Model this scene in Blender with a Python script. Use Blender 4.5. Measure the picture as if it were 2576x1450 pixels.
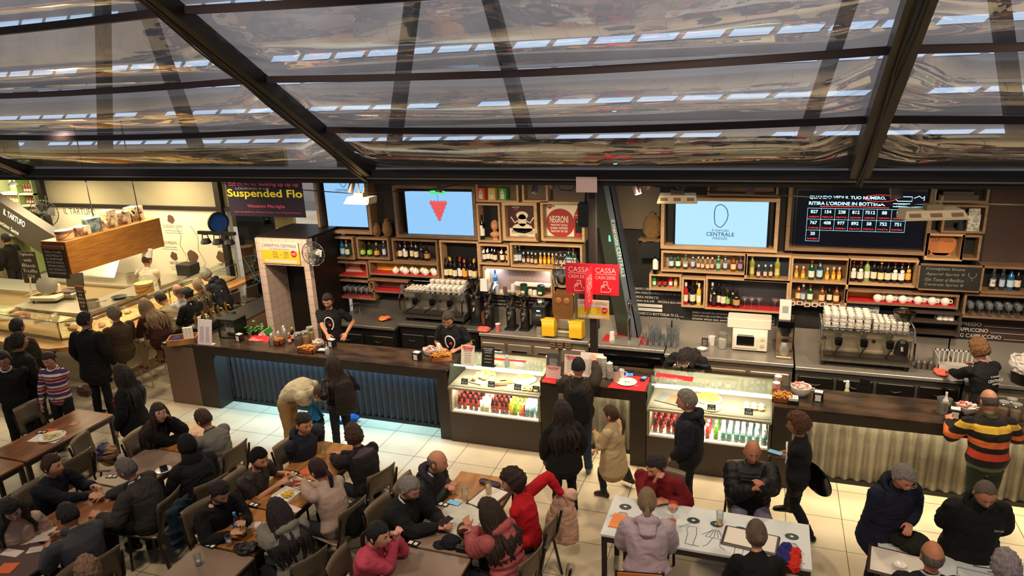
import bpy,math,random
from math import sin,cos,pi,radians as rad,sqrt,atan2
from mathutils import Vector,Matrix,noise
V=Vector
for o in list(bpy.data.objects):bpy.data.objects.remove(o)
SC=bpy.context.scene
COL=SC.collection
# camera
FPX=1810.1;HC=5.0
_yaw,_pit,_rol=rad(19.9725),rad(16.8357),rad(-2.6142)
_f=V((-sin(_yaw)*cos(_pit),cos(_yaw)*cos(_pit),-sin(_pit)))
_r=V((cos(_yaw),sin(_yaw),0));_u=_r.cross(_f)
CR=cos(_rol)*_r+sin(_rol)*_u;CU=-sin(_rol)*_r+cos(_rol)*_u;CF=_f
CP=V((0,0,HC))
cd=bpy.data.cameras.new('camera');cam=bpy.data.objects.new('camera',cd);COL.objects.link(cam)
cam.matrix_world=Matrix(((CR.x,CU.x,-CF.x,0),(CR.y,CU.y,-CF.y,0),(CR.z,CU.z,-CF.z,HC),(0,0,0,1)))
cd.sensor_width=36;cd.lens=FPX/2576*36;cd.clip_end=200;cd.clip_start=0.05
SC.camera=cam
SC.view_settings.view_transform='Standard';SC.view_settings.look='None'
SC.view_settings.gamma=1;SC.view_settings.use_curve_mapping=False
SC.view_settings.exposure=0.25
SC.cycles.max_bounces=6;SC.cycles.transparent_max_bounces=12;SC.cycles.transmission_bounces=4
SC.cycles.diffuse_bounces=3;SC.cycles.glossy_bounces=3
SC.cycles.sample_clamp_indirect=3.0;SC.cycles.caustics_reflective=False;SC.cycles.caustics_refractive=False
w=bpy.data.worlds.new('hall_air');SC.world=w;w.use_nodes=True
w.node_tree.nodes['Background'].inputs[0].default_value=(0.80,0.78,0.80,1)
w.node_tree.nodes['Background'].inputs[1].default_value=0.16
def ray(px,py):
 return CR*((px-1288)/FPX)-CU*((py-725)/FPX)+CF
def AZ(px,py,z):
 d=ray(px,py);return CP+d*((z-HC)/d.z)
def AY(px,py,y):
 d=ray(px,py);return CP+d*(y/d.y)
def AX(px,py,x):
 d=ray(px,py);return CP+d*(x/d.x)
def light(name,kind,loc,target,power,color,size=0.1,spot=70,blend=0.6,sy=None,vis=False):
 l=bpy.data.lights.new(name,kind);l.energy=power;l.color=color
 if kind=='AREA':
  l.size=size;l.shape='RECTANGLE' if sy else 'SQUARE'
  if sy:l.size_y=sy
 else:
  l.shadow_soft_size=size
 if kind=='SPOT':l.spot_size=rad(spot);l.spot_blend=blend
 o=bpy.data.objects.new(name,l);COL.objects.link(o);o.location=loc
 o.rotation_euler=(V(target)-V(loc)).to_track_quat('-Z','Y').to_euler()
 return o
WARM=(1.0,0.78,0.52);WARMW=(1.0,0.86,0.66);YEL=(1.0,0.80,0.46)
for lx,ly,lz,tx,ty,e in((-9.5,3.2,6.4,-8,6.6,300),(-5,3.0,6.4,-4.6,7.2,460),(-1,3.2,6.4,-1,7.4,450),(3.2,3.4,6.4,1.6,7.4,400)):
 light('added_floor_spot','SPOT',(lx,ly,lz),(tx,ty,0),e,(1.0,0.80,0.60),0.22,95,0.8)  # unseen spots added above and behind the camera to light the floor
for lx in(-7.6,-5.6,-3.6,-1.6,0.4,2.4):
 light('track_light','SPOT',(lx,8.55,3.5),(lx,10.0,1.2),205,WARM,0.12,118,0.9)
 light('track_light','SPOT',(lx,8.25,3.55),(lx,7.4,0),125,(1.0,0.80,0.54),0.12,100,0.9)
light('added_aisle_spot','SPOT',(-9.4,7.6,4.6),(-10.2,8.8,0),260,(1.0,.84,.58),.15,90,.8)  # both aisle spots are added to brighten the floor beside the stall
light('added_aisle_spot','SPOT',(-9.6,10.2,3.9),(-10.0,10.6,0),160,(1.0,.84,.55),.15,100,.8)
for lx,ly,lz,e in((-12.6,9.9,3.3,230),(-12.2,11.4,3.3,200),(-15.2,9.6,3.2,230),(-10.9,9.6,3.3,120),(-15.0,11.4,3.1,160)):
 light('stall_lamp','AREA',(lx,ly,lz),(lx,ly,0),e*0.40,YEL,0.9)
for lx in(-36,-18,-2,12):
 light('added_far_wall_light','AREA',(lx,17,12),(lx,26,6),1250,(0.92,0.94,1.0),5)  # unseen area lights added to brighten the far wall behind the film
# materials
MATS={}
def lin(c):
 if isinstance(c,str):
  c=tuple(int(c[i:i+2],16)/255 for i in(0,2,4))
  return tuple(((x+0.055)/1.055)**2.4 if x>0.04045 else x/12.92 for x in c)
 return tuple(c)
def mat(name,c=None,r=0.6,m=0.0,em=0.0,bump=0.0,bs=40,sp=0.5,c2=None,ns=6,stretch=None,coat=0):
 """procedural surface: base colour (optionally mottled with c2 by noise), roughness, optional noise bump"""
 if name in MATS:return MATS[name]
 M=bpy.data.materials.new(name);M.use_nodes=True;nt=M.node_tree;b=nt.nodes['Principled BSDF']
 c=lin(c);b.inputs['Base Color'].default_value=(*c,1);b.inputs['Roughness'].default_value=r
 b.inputs['Metallic'].default_value=m;b.inputs['Specular IOR Level'].default_value=sp
 if coat:b.inputs['Coat Weight'].default_value=coat
 if em:
  b.inputs['Emission Color'].default_value=(*c,1);b.inputs['Emission Strength'].default_value=em
  if em>=.5:b.inputs['Base Color'].default_value=(0,0,0,1)
 if c2 or bump:
  tc=nt.nodes.new('ShaderNodeTexCoord');mp=nt.nodes.new('ShaderNodeMapping')
  nt.links.new(tc.outputs['Object'],mp.inputs[0])
  if stretch:mp.inputs['Scale'].default_value=stretch
 if c2:
  n=nt.nodes.new('ShaderNodeTexNoise');n.inputs['Scale'].default_value=ns;n.inputs['Detail'].default_value=5
  nt.links.new(mp.outputs[0],n.inputs['Vector'])
  cr=nt.nodes.new('ShaderNodeValToRGB');cr.color_ramp.elements[0].position=0.38;cr.color_ramp.elements[1].position=0.62
  cr.color_ramp.elements[0].color=(*c,1);cr.color_ramp.elements[1].color=(*lin(c2),1)
  nt.links.new(n.outputs['Fac'],cr.inputs[0]);nt.links.new(cr.outputs[0],b.inputs['Base Color'])
 if bump:
  n2=nt.nodes.new('ShaderNodeTexNoise');n2.inputs['Scale'].default_value=bs;n2.inputs['Detail'].default_value=4
  nt.links.new(mp.outputs[0],n2.inputs['Vector'])
  bp=nt.nodes.new('ShaderNodeBump');bp.inputs['Strength'].default_value=bump;bp.inputs['Distance'].default_value=0.02
  nt.links.new(n2.outputs['Fac'],bp.inputs['Height']);nt.links.new(bp.outputs[0],b.inputs['Normal'])
 MATS[name]=M;return M
def glass(name,c=(1,1,1),gl=0.12,rough=0.03,haze=0.0,hc=(0.8,0.8,0.8)):
 """thin clear sheet or tinted bottle: transparent body with a glossy skin"""
 if name in MATS:return MATS[name]
 M=bpy.data.materials.new(name);M.use_nodes=True;nt=M.node_tree;nt.nodes.clear()
 out=nt.nodes.new('ShaderNodeOutputMaterial');t=nt.nodes.new('ShaderNodeBsdfTransparent')
 t.inputs[0].default_value=(*lin(c),1);g=nt.nodes.new('ShaderNodeBsdfGlossy');g.inputs['Roughness'].default_value=rough
 fr=nt.nodes.new('ShaderNodeLayerWeight');fr.inputs[0].default_value=0.25
 mx=nt.nodes.new('ShaderNodeMixShader');ad=nt.nodes.new('ShaderNodeMath');ad.operation='MULTIPLY_ADD'
 ad.inputs[1].default_value=0.5;ad.inputs[2].default_value=gl;ad.use_clamp=True
 nt.links.new(fr.outputs['Fresnel'],ad.inputs[0]);nt.links.new(ad.outputs[0],mx.inputs[0])
 nt.links.new(t.outputs[0],mx.inputs[1]);nt.links.new(g.outputs[0],mx.inputs[2]);last=mx
 if haze:
  d=nt.nodes.new('ShaderNodeBsdfDiffuse');d.inputs[0].default_value=(*hc,1);m2=nt.nodes.new('ShaderNodeMixShader')
  m2.inputs[0].default_value=haze;nt.links.new(mx.outputs[0],m2.inputs[1]);nt.links.new(d.outputs[0],m2.inputs[2]);last=m2
 nt.links.new(last.outputs[0],out.inputs[0]);MATS[name]=M;return M
# mesh building
class MB:
 def __init__(s):s.v=[];s.f=[];s.mi=[]
 def add(s,vs,fs,mi=0):
  n=len(s.v);s.v+=[tuple(p)for p in vs];s.f+=[tuple(i+n for i in f)for f in fs];s.mi+=[mi]*len(fs);return s
 def box(s,x0,x1,y0,y1,z0,z1,mi=0,M=None):
  vs=[V((x,y,z))for z in(z0,z1)for y in(y0,y1)for x in(x0,x1)]
  if M:vs=[M@p for p in vs]
  return s.add(vs,[(0,2,3,1),(4,5,7,6),(0,1,5,4),(2,6,7,3),(0,4,6,2),(1,3,7,5)],mi)
 def bev(s,x0,x1,y0,y1,z0,z1,b=0.01,mi=0,M=None):
  """box with chamfered vertical and horizontal edges"""
  vs=[];
  for z,k in((z0,b),(z0+b,0),(z1-b,0),(z1,b)):
   for x,y in((x0+b+k,y0+k),(x1-b-k,y0+k),(x1-k,y0+b+k),(x1-k,y1-b-k),(x1-b-k,y1-k),(x0+b+k,y1-k),(x0+k,y1-b-k),(x0+k,y0+b+k)):
    vs.append(V((x,y,z)))
  if M:vs=[M@p for p in vs]
  fs=[tuple(range(7,-1,-1)),tuple(range(24,32))]
  for k in range(3):
   for i in range(8):fs.append((k*8+i,k*8+(i+1)%8,k*8+8+(i+1)%8,k*8+8+i))
  return s.add(vs,fs,mi)
 def prism(s,pts,d,mi=0):
  """closed 3D outline extruded by vector d"""
  n=len(pts);d=V(d);vs=[V(p)for p in pts]+[V(p)+d for p in pts]
  fs=[tuple(range(n-1,-1,-1)),tuple(range(n,2*n))]+[(i,(i+1)%n,n+(i+1)%n,n+i)for i in range(n)]
  return s.add(vs,fs,mi)
 def lathe(s,prof,c=(0,0,0),n=12,mi=0,sx=1,sy=1,M=None):
  vs=[];fs=[];c=V(c)
  for r,z in prof:
   for i in range(n):
    a=2*pi*i/n;p=V((r*cos(a)*sx,r*sin(a)*sy,z));vs.append((M@p if M else p)+c)
  for k in range(len(prof)-1):
   for i in range(n):fs.append((k*n+i,k*n+(i+1)%n,(k+1)*n+(i+1)%n,(k+1)*n+i))
  if prof[0][0]>1e-5:fs.append(tuple(range(n-1,-1,-1)))
  if prof[-1][0]>1e-5:fs.append(tuple((len(prof)-1)*n+i for i in range(n)))
  return s.add(vs,fs,mi)
 def tube(s,pts,r,n=8,mi=0,closed=False):
  pts=[V(p)for p in pts];N=len(pts);rs=r if isinstance(r,(list,tuple))else[r]*N
  vs=[];fs=[];up=None
  for i,p in enumerate(pts):
   t=(pts[(i+1)%N]-pts[i-1])if closed else(pts[min(i+1,N-1)]-pts[max(i-1,0)])
   if t.length<1e-9:t=V((0,0,1))
   t.normalize()
   if up is None:up=V((0,0,1))if abs(t.z)<0.9 else V((1,0,0))
   a=(up-t*up.dot(t));
   if a.length<1e-6:a=t.orthogonal()
   a.normalize();up=a;b=t.cross(a)
   for k in range(n):
    q=2*pi*k/n;vs.append(p+(a*cos(q)+b*sin(q))*rs[i])
  for i in range(N if closed else N-1):
   j=(i+1)%N
   for k in range(n):fs.append((i*n+k,i*n+(k+1)%n,j*n+(k+1)%n,j*n+k))
  if not closed:fs+=[tuple(range(n-1,-1,-1)),tuple((N-1)*n+k for k in range(n))]
  return s.add(vs,fs,mi)
 def ell(s,c,r,n=12,m=8,mi=0,M=None):
  c=V(c);rx,ry,rz=r if isinstance(r,(tuple,list))else(r,r,r)
  vs=[];fs=[]
  for j in range(m+1):
   t=pi*j/m
   for i in range(n):
    a=2*pi*i/n;p=V((rx*sin(t)*cos(a),ry*sin(t)*sin(a),-rz*cos(t)));vs.append((M@p if M else p)+c)
  for j in range(m):
   for i in range(n):fs.append((j*n+i,j*n+(i+1)%n,(j+1)*n+(i+1)%n,(j+1)*n+i))
  return s.add(vs,fs,mi)
 def quad(s,a,b,c,d,mi=0):return s.add([a,b,c,d],[(0,1,2,3)],mi)
 def mesh(s,name,mats,smooth=False,ang=40):
  me=bpy.data.meshes.new(name);me.from_pydata(s.v,[],s.f)
  for m in(mats if isinstance(mats,(list,tuple))else[mats]):me.materials.append(m)
  if len(me.materials)>1:me.polygons.foreach_set('material_index',s.mi)
  if smooth:
   me.polygons.foreach_set('use_smooth',[True]*len(me.polygons))
   if ang:me.set_sharp_from_angle(angle=rad(ang))
  return me
def tag(o,label=None,cat=None,group=None,kind=None):
 if label:o['label']=label
 if cat:o['category']=cat
 if group:o['group']=group
 if kind:o['kind']=kind
 return o
def obj(name,mb,mats,parent=None,smooth=False,loc=None,label=None,cat=None,group=None,kind=None,rz=0,ang=40):
 me=mb if isinstance(mb,bpy.types.Mesh)else mb.mesh(name,mats,smooth,ang)
 if me is mb and mats:me.materials.clear();me.materials.append(mats)
 o=bpy.data.objects.new(name,me);COL.objects.link(o)
 if parent:o.parent=parent;CH.setdefault(parent.name,[]).append(o)
 if loc is not None:o.location=loc
 if rz:o.rotation_euler=(0,0,rz)
 return tag(o,label,cat,group,kind)
def thing(name,label,cat,loc=(0,0,0),rz=0,group=None):
 o=bpy.data.objects.new(name,None);COL.objects.link(o);o.empty_display_size=0.1
 o.location=loc;o.rotation_euler=(0,0,rz);return tag(o,label,cat,group)
def dup(o,loc=None,rz=None,label=None,group=None,parent=None,cat=None):
 c=o.copy();COL.objects.link(c);c.parent=parent
 if parent:CH.setdefault(parent.name,[]).append(c)
 if loc is not None:c.location=loc
 if rz is not None:c.rotation_euler=(0,0,rz)
 if label:c['label']=label
 if group:c['group']=group
 for ch in CH.get(o.name,()):dup(ch,parent=c)
 return c
CH={}
def textmesh(s,font=None,off=0.0,ital=0):
 cu=bpy.data.curves.new('t','FONT');cu.body=s;cu.align_x='CENTER';cu.resolution_u=3;cu.offset=off;cu.shear=ital
 o=bpy.data.objects.new('t',cu);me=bpy.data.meshes.new_from_object(o)
 vs=[(v.co.x,v.co.y)for v in me.vertices];fs=[tuple(p.vertices)for p in me.polygons]
 bpy.data.objects.remove(o);bpy.data.curves.remove(cu);bpy.data.meshes.remove(me)
 return vs,fs
def text(mb,s,O,R,U,wd=None,ht=None,mi=0,off=0.0,ital=0,eps=0.002):
 """lettering laid flat at O (centre), reading direction R, up U; wd/ht set its size"""
 vs,fs=textmesh(s,off=off,ital=ital)
 if not vs:return
 xs=[a for a,b in vs];ys=[b for a,b in vs];w0=max(xs)-min(xs);h0=max(ys)-min(ys)
 cx,cy=(max(xs)+min(xs))/2,(max(ys)+min(ys))/2
 kx=wd/w0 if wd else ht/h0;ky=ht/h0 if ht else kx
 R=V(R).normalized();U=V(U).normalized();N=R.cross(U);O=V(O)+N*eps
 mb.add([O+R*((a-cx)*kx)+U*((b-cy)*ky)for a,b in vs],fs,mi)
X_,Z_=V((1,0,0)),V((0,0,1))
def stroke(mb,pts,w,O,R,U,mi=0,closed=False,eps=0.002):
 """flat drawn line through 2D pts on plane O,R,U"""
 R=V(R);U=V(U);N=R.cross(U);O=V(O)+N*eps;P=[V((a,b))for a,b in pts];n=len(P)
 L=[]
 for i in range(n):
  t=(P[(i+1)%n]-P[i-1])if closed else(P[min(i+1,n-1)]-P[max(i-1,0)])
  if t.length<1e-9:t=V((1,0))
  t.normalize();q=V((-t.y,t.x))*w/2;L+=[P[i]+q,P[i]-q]
 vs=[O+R*p.x+U*p.y for p in L];fs=[]
 for i in range(n if closed else n-1):
  j=(i+1)%n;fs.append((2*i,2*i+1,2*j+1,2*j))
 mb.add(vs,fs,mi)
def arc(cx,cy,r,a0,a1,n=16,ry=None):
 ry=ry or r;return[(cx+r*cos(rad(a0+(a1-a0)*i/n)),cy+ry*sin(rad(a0+(a1-a0)*i/n)))for i in range(n+1)]
def disc(mb,O,R,U,r,ry=None,n=24,mi=0,eps=0.002):
 R=V(R);U=V(U);N=R.cross(U);O=V(O)+N*eps;ry=ry or r
 mb.add([O+R*(r*cos(2*pi*i/n))+U*(ry*sin(2*pi*i/n))for i in range(n)],[tuple(range(n))],mi)
def rectf(mb,O,R,U,w,h,mi=0,eps=0.002):
 R=V(R);U=V(U);N=R.cross(U);O=V(O)+N*eps
 mb.add([O-R*w/2-U*h/2,O+R*w/2-U*h/2,O+R*w/2+U*h/2,O-R*w/2+U*h/2],[(0,1,2,3)],mi)
ORD=['first','second','third','fourth','fifth','sixth','seventh','eighth','ninth','tenth','eleventh','twelfth','thirteenth','fourteenth','fifteenth','sixteenth','seventeenth','eighteenth','nineteenth','twentieth']
# shared materials
blackm=mat('black_metal','1a1613',0.45,0.3);darkb=mat('dark_bronze','352c24',0.5,0.35)
plum=mat('plum_steel','3a2a2c',0.5,0.2);steel=mat('brushed_steel',(0.46,0.42,0.37),0.33,0.6,bump=0.05,bs=60,stretch=(1,30,30))
steeld=mat('dark_steel',(0.15,0.135,0.12),0.4,0.5);chrome=mat('chrome',(0.75,0.74,0.72),0.12,1)
ply=mat('plywood','c4a078',0.6,c2='b08d66',ns=3,stretch=(1,8,8),bump=0.03)
plyd=mat('plywood_brown','8a6a4c',0.65,c2='775a40',ns=3,stretch=(1,8,8),bump=0.03)
white=mat('white','e9e4dc',0.5);whitec=mat('white_china','eee8de',0.22,coat=0.5);paper=mat('paper','e6e0da',0.8)
red=mat('red_mat','c8222e',0.6);black=mat('black','0d0c0c',0.5);blackg=mat('black_gloss','08080a',0.12)
cream=mat('cream','d9cbb0',0.55);yellow=mat('yellow','e8b824',0.45);slate=mat('blackboard','15140f',0.75,c2='1e1d1a',ns=4)
chalk=mat('chalk','d8d4cc',0.9);wallk=mat('bar_wall','1b1917',0.8,c2='24211e',ns=2)
redsign=mat('sign_red','d21f33',0.5);clear=glass('clear_glass',(0.93,0.97,0.95),0.06);tanw=mat('tan_wood','a5713f',0.5,c2='8d5c30',ns=4,stretch=(1,12,1))
# floor
def tile_floor():
 M=bpy.data.materials.new('floor_tiles');M.use_nodes=True;nt=M.node_tree;b=nt.nodes['Principled BSDF'];L=nt.links.new
 tc=nt.nodes.new('ShaderNodeTexCoord');mp=nt.nodes.new('ShaderNodeMapping');mp.inputs['Location'].default_value=(4.95,-7.76,0)
 L(tc.outputs['Object'],mp.inputs[0]);br=nt.nodes.new('ShaderNodeTexBrick');br.offset=0;br.squash=1
 for k,v in(('Scale',1),('Mortar Size',0.0045),('Mortar Smooth',0.1),('Brick Width',0.595),('Row Height',0.595),('Bias',0)):br.inputs[k].default_value=v
 L(mp.outputs[0],br.inputs['Vector']);n=nt.nodes.new('ShaderNodeTexNoise');n.inputs['Scale'].default_value=1.3;n.inputs['Detail'].default_value=6
 L(tc.outputs['Object'],n.inputs['Vector']);cr=nt.nodes.new('ShaderNodeValToRGB')
 cr.color_ramp.elements[0].position=0.3;cr.color_ramp.elements[0].color=(*lin('b8a88e'),1)
 cr.color_ramp.elements[1].position=0.6;cr.color_ramp.elements[1].color=(*lin('cdbda0'),1)
 L(n.outputs['Fac'],cr.inputs[0]);L(cr.outputs[0],br.inputs['Color1']);L(cr.outputs[0],br.inputs['Color2'])
 br.inputs['Mortar'].default_value=(*lin('5a4a38'),1);L(br.outputs['Color'],b.inputs['Base Color']);b.inputs['Roughness'].default_value=0.42
 bp=nt.nodes.new('ShaderNodeBump');bp.inputs['Strength'].default_value=0.3;bp.inputs['Distance'].default_value=0.003;bp.invert=True
 L(br.outputs['Fac'],bp.inputs['Height']);L(bp.outputs[0],b.inputs['Normal']);return M
m=MB();m.box(-26,8,1.0,24,-0.1,0);obj('floor',m,tile_floor(),kind='structure')
m=MB();m.box(-7.05,2.75,10.82,10.95,0,3.95);obj('wall_back',m,wallk,kind='structure')
m=MB();m.box(2.752,6.5,10.82,10.95,0,3.95);obj('wall_back_right',m,mat('wall_brown','4a3428',0.8,c2='40302a',ns=3),kind='structure')
m=MB();m.box(-4.0,-1.5,10.75,10.815,2.6,3.9);obj('wall_panel',m,mat('wall_taupe','6b5c4c',0.8),kind='structure')
WY=12.45
m=MB();m.box(-16.3,-11.0,WY,WY+0.12,0,2.36);obj('wall_left',m,mat('stall_wall','ddd6c2',0.7),kind='structure')
m=MB();m.box(-16.3,-10.35,WY+0.02,WY+0.05,2.44,3.05)
obj('window_1',m,glass('band_glass',(0.75,0.72,0.6),0.15,haze=0.45,hc=(0.66,0.60,0.44)),kind='structure')
m=MB();m.box(-18,-10.0,WY+0.9,WY+1.0,1.8,3.6);m.box(-18.2,-18.1,7,WY+1,0,3.9);obj('wall_far_left',m,mat('yellow_wall','b8a878',0.8,c2='8d8264',ns=0.8),kind='structure')
m=MB()
for x in(-16.32,-11.12,-10.35):m.box(x-0.07,x+0.07,WY-0.1,WY+0.1,0,3.5)
m.box(-16.3,-10.3,WY-0.06,WY+0.08,2.36,2.44);m.box(-16.3,-10.3,WY-0.06,WY+0.08,3.05,3.3)
obj('trim_1',m,mat('mullion','1c1715',0.5,0.2),kind='structure')
m=MB();m.box(-70,40,26,26.3,0,16);obj('wall_far',m,mat('far_wall','8f8986',0.85,c2='a8a09a',ns=0.25),kind='structure')
pane=mat('added_glow',(0.62,0.80,1.0),em=1.35)  # glowing rows added on the far wall to stand in for skylight reflections
m=MB()
for z,h in((5.75,0.22),(4.85,0.18),(3.75,0.16),(2.5,0.14),(7.9,0.3)):
 x=-60
 while x<36:
  if random.Random(int(x*7+z*31)).random()>0.12:
   m.prism([(x,25.95,z),(x+1.25,25.95,z),(x+1.45,25.95,z+h),(x+0.2,25.95,z+h)],(0,0.03,0))
  x+=1.5
obj('window_2',m,pane,kind='structure')
m=MB()
for k in range(7):
 x=-52+k*13;m.prism([(x,22,0),(x+0.4,22,0),(x+3.4,22,12),(x+3.0,22,12)],(0,0.4,0));m.prism([(x+6.4,21.5,0),(x+6.8,21.5,0),(x+3.8,21.5,12),(x+3.4,21.5,12)],(0,0.4,0))
obj('pillar_far',m,mat('hall_iron','2c2a2c',0.6),kind='structure')
# awning (clear film roof, sloping down to the gutter)
PIT=rad(31.6);GY,GZ=8.78,3.76
def rp(s,off=0):
 return GY-s*cos(PIT)-off*sin(PIT),GZ+s*sin(PIT)-off*cos(PIT)
aw=thing('retractable_awning','clear film awning on dark steel rafters stretched over the whole food court','awning',(0,GY,GZ))
def awp(name,mb,mt,smooth=False,label=None):
 for i,p in enumerate(mb.v):mb.v[i]=(p[0],p[1]-GY,p[2]-GZ)
 return obj(name,mb,mt,aw,smooth,label=label)
RX=(-17.9,-11.6,-5.17,0.93,7.1)
for x in RX:
 for dx in(-0.055,0.055):
  m=MB();y0,z0=rp(-0.05);y1,z1=rp(11);ny,nz=-sin(PIT)*0.16,-cos(PIT)*0.16
  m.prism([(x+dx-0.045,y0,z0),(x+dx+0.045,y0,z0),(x+dx+0.045,y0+ny,z0+nz),(x+dx-0.045,y0+ny,z0+nz)],(0,y1-y0,z1-z0));awp('rafter',m,mat('rafter_paint','2b2622',0.4,0.3))
 m=MB()
 for k in range(3):
  pts=[]
  for i in range(30):
   s=0.1+i*0.36;y,z=rp(s,0.19+0.03*abs(sin(s*2.4+k*0.5)));pts.append((x+0.02*(k-1)+0.015*sin(s*1.7+k),y,z))
  m.tube(pts,0.009,5)
 awp('cable',m,black,True)
SP=[0.08,1.28,2.45,3.66,4.9,6.1,7.3,8.5,9.7,10.9]
for s in SP[1:]:
 for i in range(4):
  xa,xb=RX[i]+0.1,RX[i+1]-0.1;m=MB();y,z=rp(s,0.03);N=12;vs=[];fs=[]
  for k in range(N+1):
   x=xa+(xb-xa)*k/N;sg=-0.05*sin(pi*k/N)
   for dy,dz in((-.04,-.035),(.04,-.035),(.04,.035),(-.04,.035)):vs.append((x,y+dy,z+dz+sg))
  for k in range(N):
   for q in range(4):fs.append((4*k+q,4*k+(q+1)%4,4*k+4+(q+1)%4,4*k+4+q))
  m.add(vs,fs+[(0,1,2,3),(4*N+3,4*N+2,4*N+1,4*N)]);awp('crossbar',m,plum)
film=glass('awning_film',(0.86,0.89,0.96),0.44,0.02,haze=0.085,hc=(0.58,0.60,0.68))
for i in range(4):
 for j in range(len(SP)-1):
  xa,xb=RX[i]+0.1,RX[i+1]-0.1;sa,sb=SP[j],SP[j+1];NX,NS=60,22;m=MB();vs=[];fs=[]
  for a in range(NX+1):
   u=a/NX;x=xa+(xb-xa)*u;eu=min(u,1-u)*(xb-xa)
   for b in range(NS+1):
    t=b/NS;s=sa+(sb-sa)*t
    sg=(-0.085*sin(pi*t)if j>1 else-(.33,.35)[j]*t*(1-t**4))*min(1,(eu+.15)/0.5)-0.05*sin(pi*u)*sin(pi*t)
    n1=noise.noise(V((x*0.55,s*2.2,i*7+j*3)))*0.026*sin(pi*t)
    e=math.exp(-eu/0.35);n2=e*0.018*sin(9*pi*t+3*noise.noise(V((x*2,s*3,5))))*sin(pi*t)**0.5 if 0<t<1 else 0
    fx=noise.noise(V((x*1.1,s*7,9+j)))*0.004*sin(pi*t)
    y,z=rp(s);k=(sg+n1+n2+fx);vs.append((x,y+k*sin(PIT),z+k*cos(PIT)))
  for a in range(NX):
   for b in range(NS):q=a*(NS+1)+b;fs.append((q,q+NS+1,q+NS+2,q+1))
  m.add(vs,fs);awp('film_panel',m,film,True)
for i in range(4):
 xa,xb=RX[i],RX[i+1];m=MB();m.box(xa+0.01,xb-0.01,8.60,8.86,3.665,3.79);m.box(xa+0.01,xb-0.01,8.57,8.60,3.70,3.80);awp('gutter',m,mat('gutter_paint','262024',0.4,0.3))
 m=MB();m.box(xa+0.02,xb-0.02,8.575,8.60,3.668,3.69);awp('gutter_lip',m,mat('gutter_lip','6a6052',0.4,0.5))
m=MB();m.box(RX[0],RX[-1],8.64,8.84,3.60,3.66);awp('gutter_channel',m,blackm)
# bar counters
corr_d=mat('corrugated_dark',(0.035,0.035,0.04),0.38,0.5,bump=0.35,bs=60)
corr_l=mat('corrugated_zinc',(0.30,0.27,0.21),0.42,0.75,c2=(0.17,0.145,0.11),ns=1.2,stretch=(1,1,2.2),bump=0.45,bs=70)
def corrugated(x0,x1,y,z0,z1,lam,amp=0.022):
 m=MB();n=int((x1-x0)/lam*8);vs=[];fs=[]
 for i in range(n+1):
  x=x0+(x1-x0)*i/n;yy=y+amp*sin(2*pi*(x-x0)/lam)
  vs+=[(x,yy,z0),(x,yy,z1),(x,yy+0.01,z0),(x,yy+0.01,z1)]
 for i in range(n):a=4*i;fs+=[(a,a+4,a+5,a+1),(a+2,a+3,a+7,a+6),(a+1,a+5,a+7,a+3),(a,a+2,a+6,a+4)]
 return m.add(vs,fs)
wornt=mat('worn_zinc_top','2f2823',0.26,0.4,c2='5e4838',ns=3.0,stretch=(1,2.2,1),bump=0.05)
def counter(label,x0,x1,pl,pr,yf,yb,cm,lam,top=1.08,led=None):
 t=thing('bar_counter',label,'counter',(x0,yf,0));w_=x1-x0
 m=MB();m.bev(0,w_,0,yb-yf,top-0.03,top,0.004);obj('countertop',m,wornt,t)
 m=MB();m.box(0,w_,0.01,0.10,top-0.155,top-0.03);obj('fascia',m,darkb,t)
 if pl:m=MB();m.box(0,pl,0.012,yb-yf,0,top-0.03);obj('end_panel',m,darkb,t)
 if pr:m=MB();m.box(w_-pr,w_,0.012,yb-yf,0,top-0.03);obj('end_panel',m,darkb,t)
 if cm:obj('corrugated_front',corrugated(pl+0.005,w_-pr-0.005,0.31,0.06,top-0.04,lam),cm,t,True,ang=80)
 m=MB();m.box(pl+0.005,w_-pr-0.005,0.29,0.36,0,0.055);obj('plinth',m,blackm,t)
 if led:
  m=MB();m.box(pl+0.02,w_-pr-0.02,0.20,0.22,top-0.06,top-0.045);obj('light_strip',m,mat('led_'+cm.name,led,em=4),t)
 return t
counter('long dark bar counter with blue-lit corrugated front, left of the first display case',-8.43,-4.03,0.36,0.17,8.30,8.92,corr_d,0.105,led=(0.45,0.78,1.0))
light('blue_strip_light','AREA',(-6.0,8.50,1.015),(-6.0,8.62,.55),62,(0.32,0.72,1.0),3.9,sy=0.04)
counter('short cash desk counter with black fascia between the two display cases',-2.68,-1.29,0.24,0.20,8.28,9.0,corr_l,0.13,led=(1.0,0.9,0.62))
light('desk_strip_light','AREA',(-2.0,8.48,1.015),(-2.0,8.58,.5),12,(1.0,0.86,0.55),0.9,sy=0.05)
counter('long bar counter with rusty top and warm-lit zinc corrugated front at the right',0.22,5.2,0.22,0.0,8.24,8.86,corr_l,0.135,led=(1.0,0.9,0.62))
light('zinc_strip_light','AREA',(2.8,8.45,1.015),(2.8,8.56,.5),60,(1.0,0.86,0.55),4.7,sy=0.05)
t=thing('bar_side_counter','dark side counter with brown end panel carrying the beer taps','counter',(-9.04,8.30,0))
m=MB();m.box(0,0.60,0.01,2.9,0,1.02);obj('body',m,mat('brown_panel','6a5242',0.6),t)
m=MB();m.bev(-0.01,0.605,0,2.9,1.02,1.05,0.004);obj('countertop',m,mat('side_top','2e2a27',0.35,0.3),t)
m=MB();m.box(-7.6,-4.2,8.93,9.25,0.80,0.83);m.box(-7.6,-4.2,9.22,9.25,0,0.8);obj('service_shelf',m,steeld,label='low steel service shelf behind the left bar counter',cat='shelf')
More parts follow.
